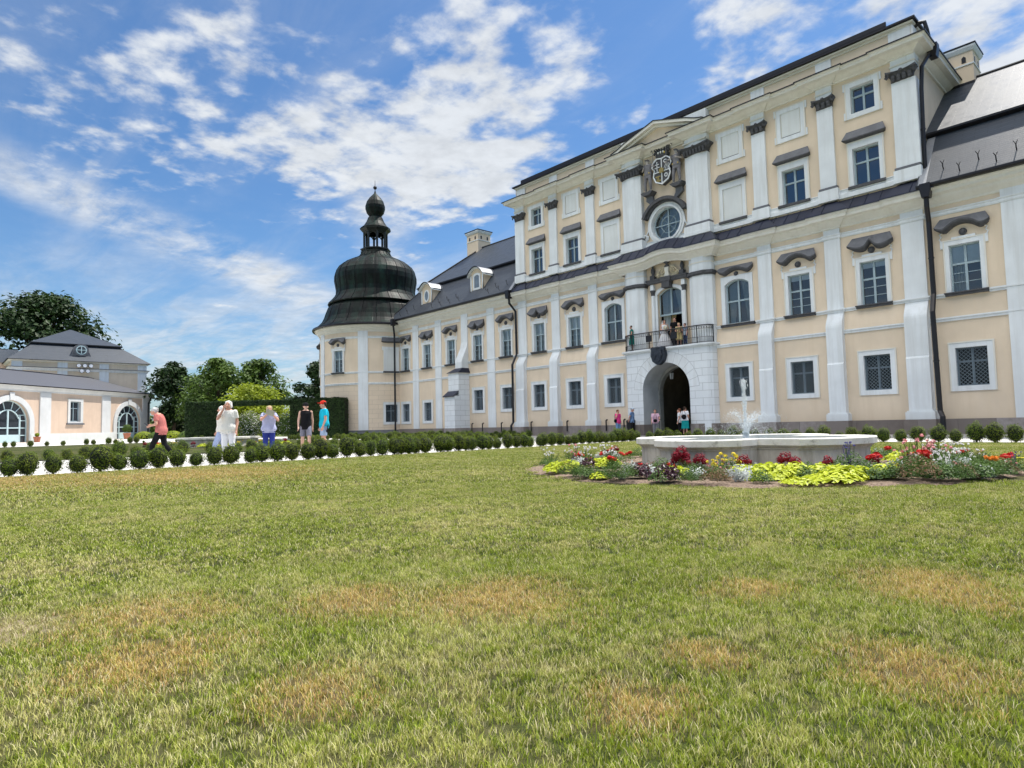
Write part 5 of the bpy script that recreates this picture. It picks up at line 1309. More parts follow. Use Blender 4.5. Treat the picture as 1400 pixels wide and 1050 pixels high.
def lawn_colour(m, green, dark, straw, tan, rnd=None):
    p = m.pos(); a = m.noise(.5, 6, .68, p); b_ = m.noise(2.2, 6, .7, p); c_ = m.noise(.9, 3, .5, p, (1, .25, 1)); f_ = m.noise(7, 4, .7, p)
    c = m.mix(m.ramp(f_, [(.35, (0, 0, 0)), (.68, (1, 1, 1))]), green, dark)
    s = mth('ADD', mth('MULTIPLY', a, .45, tree=m.t), mth('ADD', mth('MULTIPLY', b_, .35, tree=m.t), mth('MULTIPLY', f_, .2, tree=m.t), tree=m.t), tree=m.t)
    c2_ = m.noise(26, 3, .6, p); c = m.mix(maprange(c2_, .46, .66, 0, .75, tree=m.t), c, tuple(x*.42 for x in dark)); c = m.mix(maprange(c2_, .50, .34, 0, .55, tree=m.t), c, tuple(min(1, x*1.7) for x in green))
    sm = maprange(mth('ADD', s, mth('MULTIPLY', mth('SUBTRACT', m.noise(17, 3, .6, p), .5, tree=m.t), .30, tree=m.t), tree=m.t), .43, .62, 0, .85, tree=m.t)
    if rnd is not None: sm = maprange(mth('SUBTRACT', mth('MULTIPLY', sm, 1.1, tree=m.t), rnd, tree=m.t), -.12, .12, 0, .9, tree=m.t)
    c = m.mix(sm, c, straw)
    wv = m.n('ShaderNodeTexWave'); wv.inputs['Scale'].default_value = .30; wv.inputs['Distortion'].default_value = 1.2; wv.inputs['Detail'].default_value = 2; mp = m.n('ShaderNodeMapping'); mp.inputs['Rotation'].default_value = (0, 0, R(38)); m.l(p, mp.inputs[0]); m.l(mp.outputs[0], wv.inputs[0])
    c = m.mix(maprange(wv.outputs['Fac'], .3, .7, 0, .22, tree=m.t), c, tuple(x*1.5 for x in green))
    tot = None
    for (q, r) in TAN:
        d = m.n('ShaderNodeVectorMath', operation='DISTANCE'); m.l(p, d.inputs[0]); d.inputs[1].default_value = (*q, 0)
        v = maprange(mth('ADD', d.outputs['Value'], mth('MULTIPLY', mth('SUBTRACT', b_, .5, tree=m.t), r*2.4, tree=m.t), tree=m.t), r*1.5, r*.1, 0, .55, tree=m.t)
        tot = v if tot is None else mth('MAXIMUM', tot, v, tree=m.t)
    if rnd is not None: tot = maprange(mth('SUBTRACT', mth('MULTIPLY', tot, 1.5, tree=m.t), rnd, tree=m.t), -.05, .05, 0, .9, tree=m.t)
    c = m.mix(tot, c, tan); d = m.n('ShaderNodeVectorMath', operation='DISTANCE'); m.l(p, d.inputs[0]); d.inputs[1].default_value = (-3.42, .22, 0)
    bare = maprange(mth('ADD', d.outputs['Value'], mth('MULTIPLY', f_, .25, tree=m.t), tree=m.t), .50, .22, 0, 1, tree=m.t)
    c = m.mix(mth('MULTIPLY', bare, .7, tree=m.t), c, (.42, .33, .24)); return c, bare
m = Mat('lawn_soil_and_thatch', (.12, .12, .05), .95, spec=.1); c, bare = lawn_colour(m, (.040, .055, .014), (.022, .032, .008), (.12, .105, .05), (.16, .11, .055)); m.col(c); m.bump(m.noise(40, 5, .7, m.pos()), .8, .03); LAWN = m.m
lx0, lx1, ly0, ly1 = -15.95, 30, -14, 21.75
sheet('lawn', lx0, lx1, ly0, ly1, .02, LAWN); sheet('lawn', -59, -25.65, ly0, 21.75, .02, LAWN)
b = MB(); b.mat(flat('dark_lawn_edging', (.05, .045, .035), .9))
for x0_, x1_ in ((lx0, lx1), (-59, -25.65)):
    b.box(x0_-.03, x0_, ly0, ly1+.03, 0, .035); b.box(x0_, x1_, ly1, ly1+.03, 0, .035); b.box(x1_, x1_+.03, ly0, ly1+.03, 0, .035)
tag(b.build('lawn_edging'), kind='structure')
# ---- grass blades
def blade_mat():
    m = Mat('grass_blades', (.1, .15, .03), .55, spec=.16); at = m.n('ShaderNodeAttribute'); at.attribute_name = 'rnd'; sp = m.n('ShaderNodeSeparateColor'); m.l(at.outputs['Color'], sp.inputs[0])
    c, bare = lawn_colour(m, (.200, .275, .022), (.065, .125, .008), (.58, .52, .24), (.66, .40, .19), sp.outputs[2])
    c = m.mix(mth('MULTIPLY', sp.outputs[0], .55, tree=m.t), c, (.47, .50, .06))
    c = m.mix(maprange(sp.outputs[1], .80, .86, 0, .85, tree=m.t), c, (.70, .62, .38)); m.col(c)
    m.b.inputs['Transmission Weight'].default_value = 0
    t = m.t; tr = t.nodes.new('ShaderNodeBsdfTranslucent'); m.l(c, tr.inputs[0]); mxs = t.nodes.new('ShaderNodeMixShader'); mxs.inputs[0].default_value = .18; out = [n for n in t.nodes if n.type == 'OUTPUT_MATERIAL'][0]
    m.l(m.b.outputs[0], mxs.inputs[1]); m.l(tr.outputs[0], mxs.inputs[2]); m.l(mxs.outputs[0], out.inputs[0]); return m.m
BM = blade_mat()
def tile(seed, n, size, h0, h1, wd, clump=True):
    r = np.random.default_rng(seed); 
    x = r.uniform(-size/2, size/2, n); y = r.uniform(-size/2, size/2, n)
    if clump:
        k = n//24; cx = r.uniform(-size/2, size/2, k); cy = r.uniform(-size/2, size/2, k); idx = r.integers(0, k, n); m_ = r.random(n) < .80
        x = np.where(m_, cx[idx]+r.normal(0, .011, n), x); y = np.where(m_, cy[idx]+r.normal(0, .010, n), y)
    h = r.uniform(h0, h1, n)*(1-.35*r.random(n)**3); a = r.uniform(0, 2*np.pi, n); lean = r.uniform(.15, 1.0, n)*h; w_ = wd*r.uniform(.6, 1.3, n); b2 = a+r.normal(0, .5, n)+np.pi/2
    dx, dy = np.cos(a), np.sin(a); wx, wy = np.cos(b2)*w_, np.sin(b2)*w_
    P = np.zeros((n, 5, 3)); 
    P[:, 0] = np.c_[x-wx, y-wy, np.zeros(n)]; P[:, 1] = np.c_[x+wx, y+wy, np.zeros(n)]
    mx_, my_ = x+dx*lean*.35, y+dy*lean*.35
    P[:, 2] = np.c_[mx_+wx*.8, my_+wy*.8, h*.6]; P[:, 3] = np.c_[mx_-wx*.8, my_-wy*.8, h*.6]; P[:, 4] = np.c_[x+dx*lean, y+dy*lean, h]
    me = bpy.data.meshes.new('grass_tile'); me.vertices.add(n*5); me.vertices.foreach_set('co', P.reshape(-1))
    base = (np.arange(n)*5)[:, None]; loops = np.concatenate([base+np.array([0, 1, 2, 3]), base+np.array([3, 2, 4])], 1).reshape(-1)
    me.loops.add(n*7); me.loops.foreach_set('vertex_index', loops.astype(np.int32)); me.polygons.add(n*2)
    st = (np.arange(n)*7)[:, None]+np.array([0, 4]); me.polygons.foreach_set('loop_start', st.reshape(-1).astype(np.int32)); me.update(calc_edges=True); me.validate()
    at = me.color_attributes.new('rnd', 'FLOAT_COLOR', 'POINT'); cr = np.repeat(np.c_[r.random(n), r.random(n), r.random(n), np.ones(n)], 5, 0); at.data.foreach_set('color', cr.astype(np.float32).reshape(-1))
    me.materials.append(BM); return bpy.data.objects.new('grass_tile', me)
def instancer(name, pts, tiles, seed):
    r = random.Random(seed); groups = [[] for _ in tiles]
    for p in pts: groups[r.randrange(len(tiles))].append(p)
    ng = bpy.data.node_groups.new('scatter', 'GeometryNodeTree'); ng.interface.new_socket('Geometry', in_out='INPUT', socket_type='NodeSocketGeometry'); ng.interface.new_socket('Geometry', in_out='OUTPUT', socket_type='NodeSocketGeometry')
    gi = ng.nodes.new('NodeGroupInput'); go = ng.nodes.new('NodeGroupOutput'); jn = ng.nodes.new('GeometryNodeJoinGeometry')
    me = bpy.data.meshes.new(name); allp = []; ids = []; rots = []
    for k, g in enumerate(groups):
        for p in g: allp.append(p); ids.append(k); rots.append(r.randrange(4)*math.pi/2+r.uniform(-.05, .05))
    me.from_pydata(allp, [], []); a = me.attributes.new('tid', 'INT', 'POINT'); a.data.foreach_set('value', ids); a = me.attributes.new('trot', 'FLOAT', 'POINT'); a.data.foreach_set('value', rots)
    na = ng.nodes.new('GeometryNodeInputNamedAttribute'); na.data_type = 'INT'; na.inputs[0].default_value = 'tid'
    nr = ng.nodes.new('GeometryNodeInputNamedAttribute'); nr.data_type = 'FLOAT'; nr.inputs[0].default_value = 'trot'; cx = ng.nodes.new('ShaderNodeCombineXYZ'); ng.links.new(nr.outputs[0], cx.inputs[2])
    for k, t in enumerate(tiles):
        cmp_ = ng.nodes.new('FunctionNodeCompare'); cmp_.data_type = 'INT'; cmp_.operation = 'EQUAL'; ng.links.new(na.outputs[0], cmp_.inputs[2]); cmp_.inputs[3].default_value = k
        oi = ng.nodes.new('GeometryNodeObjectInfo'); oi.inputs['Object'].default_value = t; ip = ng.nodes.new('GeometryNodeInstanceOnPoints')
        ng.links.new(gi.outputs[0], ip.inputs['Points']); ng.links.new(cmp_.outputs[0], ip.inputs['Selection']); ng.links.new(oi.outputs['Geometry'], ip.inputs['Instance']); ng.links.new(cx.outputs[0], ip.inputs['Rotation']); ng.links.new(ip.outputs[0], jn.inputs[0])
    ng.links.new(jn.outputs[0], go.inputs[0]); o = bpy.data.objects.new(name, me); COL.objects.link(o); md = o.modifiers.new('scatter', 'NODES'); md.node_group = ng; me.materials.append(BM); return o
BED = (-5.45, 10.55); BR = 3.84
near, mid2, far = [], [], []; S_ = .5
ix = int((lx1-lx0)/S_)
for i in range(int((12-lx0)/S_)):
    for j in range(int((ly1+4)/S_)):
        x, y = lx0+S_*(i+.5), -4+S_*(j+.5); 
        if y > ly1-.2: continue
        if math.hypot(x-BED[0], y-BED[1]) < BR+.02: continue
        
        d = math.hypot(x, y)
        (near if d < 4.2 else mid2 if d < 9 else far).append((x, y, .02))
for k in range(260):          # fill the ring round the bed edge
    a = k/260*2*math.pi; 
GT = [tile(10+k, 8200, .54, .010, .027, .0012) for k in range(3)]; GM = [tile(20+k, 3800, .54, .010, .026, .0021) for k in range(3)]; GF = [tile(30+k, 1100, .54, .016, .034, .0042) for k in range(3)]
tag(instancer('grass', near, GT, 1), 'short mown grass with dry straw patches in the foreground lawn', 'grass', kind='stuff'); tag(instancer('grass', mid2, GM, 2), 'short mown grass in the middle of the lawn before the flower bed', 'grass', kind='stuff'); tag(instancer('grass', far, GF, 3), 'short mown grass on the far side of the lawn', 'grass', kind='stuff')
# ============================================================= PLANTS
def leafmat(name, c, c2, rough=.55, trans=.25, scale=3., tip=None):
    m = Mat(name, c, rough, spec=.3); p = m.pos(); n1 = m.noise(scale, 4, .6, p); n2 = m.noise(scale*9, 2, .5, p)
    cc_ = m.ramp(mth('ADD', mth('MULTIPLY', n1, .6, tree=m.t), mth('MULTIPLY', n2, .4, tree=m.t), tree=m.t), [(.36, c), (.62, c2)]); m.col(cc_)
    tr = m.t.nodes.new('ShaderNodeBsdfTranslucent'); m.l(cc_, tr.inputs[0]); ms = m.t.nodes.new('ShaderNodeMixShader'); ms.inputs[0].default_value = trans; out = [n for n in m.t.nodes if n.type == 'OUTPUT_MATERIAL'][0]
    m.l(m.b.outputs[0], ms.inputs[1]); m.l(tr.outputs[0], ms.inputs[2]); m.l(ms.outputs[0], out.inputs[0]); return m.m
def leaf(b, p, nrm, size, asp=.5, r=random):
    n = Vector(nrm).normalized(); t = n.cross(Vector((r.uniform(-1, 1), r.uniform(-1, 1), r.uniform(-1, 1)))).normalized(); u = n.cross(t); p = Vector(p); s = size
    b.face([p-t*s, p-u*s*asp+n*s*.12, p+t*s, p+u*s*asp+n*s*.12])
BOX = leafmat('boxwood_leaves', (.050, .105, .006), (.165, .235, .012), .6, .30, 5)
for _m in (BOX,):
    _t = _m.node_tree; _oi = _t.nodes.new('ShaderNodeObjectInfo'); _b = _t.nodes['Principled BSDF']; _src = _b.inputs['Base Color'].links[0].from_socket; _mx = _t.nodes.new('ShaderNodeMix'); _mx.data_type = 'RGBA'; _mx.blend_type = 'MULTIPLY'
    _mr = _t.nodes.new('ShaderNodeMapRange'); _mr.inputs[3].default_value = 0; _mr.inputs[4].default_value = .55; _t.links.new(_oi.outputs['Random'], _mr.inputs[0]); _t.links.new(_mr.outputs[0], _mx.inputs[0]); _t.links.new(_src, _mx.inputs[6]); _mx.inputs[7].default_value = (.95, .62, .5, 1); _t.links.new(_mx.outputs[2], _b.inputs['Base Color']); CORE = flat('dark_twigs', (.012, .018, .006), .9)
def topiary(seed):
    r = random.Random(seed); b = MB(); b.mat(CORE); sx, sz = .215, .235
    b.blob((0, 0, .235), (sx*.80, sx*.80, sz*.82), 12, 8); b.tube([(0, 0, 0), (0, 0, .1)], .02, 6); b.mat(BOX); ph = [r.uniform(0, 6.28) for _ in range(8)]
    def rad(d): return 1+.12*math.sin(3*d.x+ph[0])*math.sin(4*d.y+ph[1])+.09*math.sin(7*d.z+ph[2]+3*d.x)+.07*math.sin(9*d.x+ph[3])*math.sin(8*d.y+ph[4])
    for k in range(1500):
        d = Vector((r.gauss(0, 1), r.gauss(0, 1), r.gauss(0, 1))).normalized(); q = rad(d)*r.uniform(.80, 1.04)+(.06 if d.z > .8 and r.random() < .3 else 0); tap = 1-.10*max(0, d.z)-.16*max(0, -d.z-.35)
        p = Vector((d.x*sx*q*tap, d.y*sx*q*tap, .235+d.z*sz*q)); 
        if p.z < .015: continue
        nn_ = (d+Vector((r.uniform(-.8, .8), r.uniform(-.8, .8), r.uniform(-.5, .9)))); leaf(b, p, nn_, r.uniform(.010, .019), .6, r)
    return b.build('boxwood_ball', None, link=False)
TOP = [topiary(k) for k in range(5)]
tr_ = random.Random(5)
def ball(x, y, label, group, s=1.):
    o = TOP[tr_.randrange(5)].copy(); COL.objects.link(o); o.location = (x+tr_.uniform(-.05, .05), y+tr_.uniform(-.03, .03), 0); o.rotation_euler = (0, 0, tr_.uniform(0, 6.28))
    k = s*tr_.uniform(.80, 1.18); o.scale = (k, k, k*tr_.uniform(.92, 1.18)); tag(o, label, 'topiary bush', group)
ROWY = [.3, .72, 1.15, 1.48, 1.89, 2.28, 2.72, 3.09, 3.46, 3.85, 4.23, 4.66, 5.04, 5.47, 5.95, 6.24, 6.6, 7.04, 7.44, 7.78, 8.11, 8.59, 8.95, 9.32, 9.72, 10.08, 10.33, 10.59, 10.89, 11.22, 11.74, 12.06, 12.47, 12.8, 13.09, 13.43, 13.76, 14.15, 14.58, 15.06, 15.38, 15.7, 16.18, 16.37, 16.81, 17.25, 17.65, 18.02, 18.48, 18.85, 19.22, 19.58, 19.94, 20.29, 20.59, 20.93, 21.22, 21.52, 21.95]
def stretch(v, cuts): return next(t for c, t in cuts if v < c)
FRONT = [(3.3, 'large boxwood ball in the front row, at its left end before the orangery'), (6.0, 'large boxwood ball in the front row, before the person in salmon pink'), (9.0, 'boxwood ball in the front row, before the group with the tablet'),
         (12.3, 'boxwood ball in the front row, before the round corner tower'), (15.2, 'boxwood ball in the front row, before the left wing buttress'), (18.6, 'small boxwood ball in the front row, right of the left wing downpipe'), (30, 'small boxwood ball in the front row, at its far end near the portal')]
for y in ROWY: ball(-16.22, y, stretch(y, FRONT), 'boxwood balls along the front lawn edge', 1.05)
x = -15.75
while x < -2.2: ball(x, 22.15, stretch(x, [(-13, 'boxwood ball behind the fountain, between the rim and the portal'), (-8.5, 'boxwood ball hidden behind the water spray'), (-5.6, 'boxwood ball in the cross row, just right of the fountain rim'), (9, 'boxwood ball in the cross row, at the right edge of the view')]), 'boxwood balls behind the near fountain'); x += .47
rr_ = random.Random(8); y = .3
while y < 21.6:
    if rr_.random() > .12: ball(-25.35, y, stretch(y, [(7, 'boxwood ball on the far path edge, left of the walking people'), (13, 'boxwood ball on the far path edge, behind the walking people'), (30, 'boxwood ball on the far path edge, before the left wing')]), 'boxwood balls on the far path edge')
    y += .5
x = -25.6
while x > -52:
    if rr_.random() > .06: ball(x, 22.15, stretch(-x, [(32, 'small boxwood ball in the cross row, before the left wing windows'), (40, 'small boxwood ball in the cross row, before the buttress'), (60, 'small boxwood ball in the cross row, before the tower and hedge')]), 'boxwood balls before the left wing', .85)
    x -= .52
y = 1.5
while y < 21:
    if rr_.random() > .22: ball(-59.4, y, 'small dark boxwood ball in the distant row before the orangery', 'distant boxwood balls before the orangery', rr_.choice((.6, .95, 1, 1)))
    y += .50
x = -27.0
while x > -49: ball(x, 26.0, stretch(-x, [(34, 'dark boxwood ball in the close row below the block corner downpipe'), (41, 'dark boxwood ball in the close row below the buttress'), (60, 'dark boxwood ball in the close row below the tower side')]), 'boxwood balls at the palace foot', .95); x -= .42
# ---- fountain
FC = (-5.45, 10.55)
def quatre(g, n=10):
    # four bowed lobes with square shoulders and re-entrant corners; g insets the outline
    def lobe(w_, sh, ext, notch):
        w_ -= g; sh -= g; ext -= g; r = (w_**2+(ext-sh)**2)/(2*(ext-sh)); c = ext-r; am = math.asin(min(1, w_/r))
        return [(c+r*math.cos(-am+2*am*i/n), r*math.sin(-am+2*am*i/n)) for i in range(n+1)]
    pts = []
    X_ = lobe(1.12, 1.46, 2.12, 0); Y_ = lobe(.80, 1.64, 2.14, 0)
    for k in range(4):
        L2 = X_ if k % 2 == 0 else Y_; a0 = k*math.pi/2; ca, sa = math.cos(a0), math.sin(a0)
        for x, y in L2: pts.append((x*ca-y*sa, x*sa+y*ca))
        sx, sy = ((1, 1), (-1, 1), (-1, -1), (1, -1))[k]; pts.append((sx*(.80-g), sy*(1.12-g)))      # re-entrant corner
    return pts
STN = Mat('pale_limestone_basin', (.50, .475, .42), .8, spec=.3); a = STN.noise(2.2, 7, .65, STN.pos()); g = STN.noise(60, 3, .6, STN.pos()); vv = STN.noise(3.5, 6, .7, STN.pos(), (3, 3, .4))
STN.col(STN.mix(STN.ramp(vv, [(.48, (0, 0, 0)), (.72, (.8, .8, .8))]), STN.ramp(a, [(.3, (.40, .37, .32)), (.7, (.56, .54, .49))]), (.27, .24, .19))); STN.bump(g, .3, .008)
RIM = Mat('white_weathered_rim_stone', (.68, .66, .60), .8, spec=.3); a = RIM.noise(4, 7, .7, RIM.pos()); RIM.col(RIM.ramp(a, [(.30, (.30, .28, .24)), (.42, (.62, .60, .54)), (.7, (.76, .74, .70))])); RIM.bump(RIM.noise(50, 3, .6, RIM.pos()), .3, .008)
def fountain(cx, cy, label):
    root = empty('fountain', (cx, cy, 0), 0, label, 'fountain')
    b = MB(); b.mat(STN.m); out = [(x*.91, y*.95) for x, y in quatre(0)]; inn = [(x*.91, y*.95) for x, y in quatre(.30)]; n = len(out)
    def wall(p, z0, z1, flip=False):
        for i in range(len(p)):
            j = (i+1) % len(p); b.face([(p[i][0], p[i][1], z0), (p[j][0], p[j][1], z0), (p[j][0], p[j][1], z1), (p[i][0], p[i][1], z1)])
    sc_ = lambda p, k: [(x*k, y*k) for x, y in p]
    wall(sc_(out, 1.02), 0, .06); b.face([(x, y, .06) for x, y in sc_(out, 1.02)]); wall(out, .06, .36)
    def band(p, q, z0, z1):
        for i in range(len(p)): j = (i+1) % len(p); b.face([(p[i][0], p[i][1], z0), (p[j][0], p[j][1], z0), (q[j][0], q[j][1], z1), (q[i][0], q[i][1], z1)])
    band(out, sc_(out, 1.012), .36, .365); band(sc_(out, 1.012), sc_(out, 1.012), .365, .385); band(sc_(out, 1.012), sc_(out, 1.03), .385, .40); band(sc_(out, 1.03), sc_(out, 1.03), .40, .425)
    b.build('basin_wall', None, root)
    b = MB(); b.mat(RIM.m); o1, o0 = sc_(out, 1.055), inn
    z0, z1 = .425, .525
    band(o1, o1, z0, z1-.012); band(o1, sc_(out, 1.05), z1-.012, z1); band(sc_(out, 1.05), inn, z1, z1-.004); band(inn, inn, z1-.004, .30); band(o0, o1, z0, z0)
    b.build('basin_rim', None, root)
    wm = Mat('fountain_water', (.10, .14, .13), .06, spec=.6); wv = wm.noise(9, 4, .6, wm.pos()); wm.bump(wv, .35, .02)
    b = MB(); b.mat(wm.m); b.face([(x, y, .40) for x, y in sc_(inn, 1.001)]); tag(b.build('basin_water', None, None, (cx, cy, 0)), kind='structure')
    b = MB(); b.mat(M['metalgrey']); b.lathe([(.001, .1), (.09, .1), (.09, .42), (.05, .46), (.03, .50), (.001, .5)], n=14); b.build('jet_nozzle', None, root)
    return root
fountain(FC[0], FC[1], 'large lobed pale stone fountain with white rim, water jet and flowers round it')
fountain(-36.3, 11.6, 'distant lobed stone fountain basin behind the people walking on the path')
# spray
wt = Mat('water_drops', (.92, .95, .97), .12, spec=.6); wt.b.inputs['Transmission Weight'].default_value = .25
b = MB(); b.mat(wt.m); r = random.Random(3)
def drop(p, v, s, ln):
    p = Vector(p); v = Vector(v); v = v.normalized() if v.length > 1e-4 else Vector((0, 0, 1)); a = v.cross(Vector((.3, .5, .1))).normalized(); c = v.cross(a)
    q = [p-v*ln, p+a*s, p+c*s, p-a*s, p-c*s, p+v*ln]; k = len(b.v); b.add(q, [(0, 1, 2), (0, 2, 3), (0, 3, 4), (0, 4, 1), (5, 2, 1), (5, 3, 2), (5, 4, 3), (5, 1, 4)])
G_ = 9.81
for k in range(1000):                              # central jet, thinning upwards
    t = r.random()**1.1; z = .46+t*1.08; w_ = .010+.020*abs(math.sin(t*8))*t; drop((r.gauss(0, w_), r.gauss(0, w_), z), (0, 0, 1), r.uniform(.003, .009), r.uniform(.01, .035))
for j in range(30):                                # ring of arching jets
    az = j/22*2*math.pi+r.uniform(-.08, .08); el = R(r.uniform(72, 80)); v0 = r.uniform(2.5, 3.25); T = 2*v0*math.sin(el)/G_
    for k in range(125):
        t = r.random()*T*1.02; sp = .008+.075*(t/T)**1.6; vx = v0*math.cos(el)
        p = Vector((math.cos(az)*vx*t, math.sin(az)*vx*t, .47+v0*math.sin(el)*t-G_*t*t/2))+Vector((r.gauss(0, sp), r.gauss(0, sp), r.gauss(0, sp)))
        if p.z < .40: continue
        vel = Vector((math.cos(az)*vx, math.sin(az)*vx, v0*math.sin(el)-G_*t)); drop(p, vel, r.uniform(.0018, .0045), r.uniform(.005, .016)*(1 if t < T*.5 else .55))
for k in range(220): a = r.uniform(0, 6.28); q = r.uniform(0, .06); drop((q*math.cos(a), q*math.sin(a), r.uniform(.43, .62)), (0, 0, 1), r.uniform(.004, .012), .03)
for k in range(900):
    a = r.uniform(0, 6.28); q = r.uniform(.25, .75); drop((q*math.cos(a), q*math.sin(a), r.uniform(.42, .95)*(1-.1*q)), (0, 0, 1), r.uniform(.0018, .0045), r.uniform(.003, .008))
tag(b.build('water_spray', None, None, (FC[0], FC[1], 0)), 'white water jet with a crown of falling drops above the near fountain', 'water jet', kind='stuff')
# ---- flower bed
m = Mat('bed_soil', (.26, .20, .155), .95, spec=.1); g = m.noise(28, 6, .75, m.pos()); m.col(m.ramp(g, [(.34, (.09, .065, .05)), (.52, (.27, .20, .15)), (.72, (.46, .37, .29))])); m.bump(g, 1., .04)
b = MB(); n = 90; rb = random.Random(2); 
ro = [BR+.05*math.sin(i*.7)+rb.uniform(-.03, .03) for i in range(n)]
for i in range(n):
    j = (i+1) % n; a, c = 2*math.pi*i/n, 2*math.pi*j/n
    for (q0, z0), (q1, z1) in (((0., .05), (.80, .05)), ((.80, .05), (.96, .045)), ((.96, .045), (1.0, .022))):
        b.face([(math.cos(a)*ro[i]*q0, math.sin(a)*ro[i]*q0, z0), (math.cos(a)*ro[i]*q1, math.sin(a)*ro[i]*q1, z1), (math.cos(c)*ro[j]*q1, math.sin(c)*ro[j]*q1, z1), (math.cos(c)*ro[j]*q0, math.sin(c)*ro[j]*q0, z0)][(1 if q0 == 0 else 0):])
tag(b.build('flower_bed', m.m, None, (BED[0], BED[1], 0)), kind='structure')
LM = dict(
 lime=leafmat('lime_leaves', (.33, .40, .015), (.60, .66, .03), .5, .3, 14), green=leafmat('fresh_green_leaves', (.035, .085, .012), (.11, .20, .03), .5, .3, 14),
 dgreen=leafmat('dark_green_leaves', (.018, .05, .010), (.06, .12, .02), .5, .25, 14), silver=leafmat('silver_felted_leaves', (.50, .54, .52), (.74, .76, .74), .8, .15, 14),
 purple=leafmat('dark_purple_leaves', (.018, .006, .012), (.07, .014, .03), .4, .15, 14), maroon=leafmat('maroon_plumes', (.13, .004, .012), (.34, .01, .03), .6, .2, 20),
 red=leafmat('red_petals', (.50, .008, .012), (.72, .03, .02), .6, .25, 30), white=leafmat('white_petals', (.72, .70, .70), (.85, .84, .82), .6, .3, 30),
 yellow=leafmat('yellow_petals', (.75, .55, .03), (.85, .75, .08), .6, .3, 30), pink=leafmat('pink_petals', (.70, .22, .26), (.85, .42, .42), .6, .3, 30),
 orange=leafmat('orange_petals', (.75, .20, .02), (.85, .33, .03), .6, .3, 30), brown=leafmat('bronze_leaves', (.10, .06, .025), (.22, .13, .06), .6, .2, 20), blue=leafmat('blue_violet_petals', (.06, .05, .22), (.14, .12, .40), .6, .2, 20))
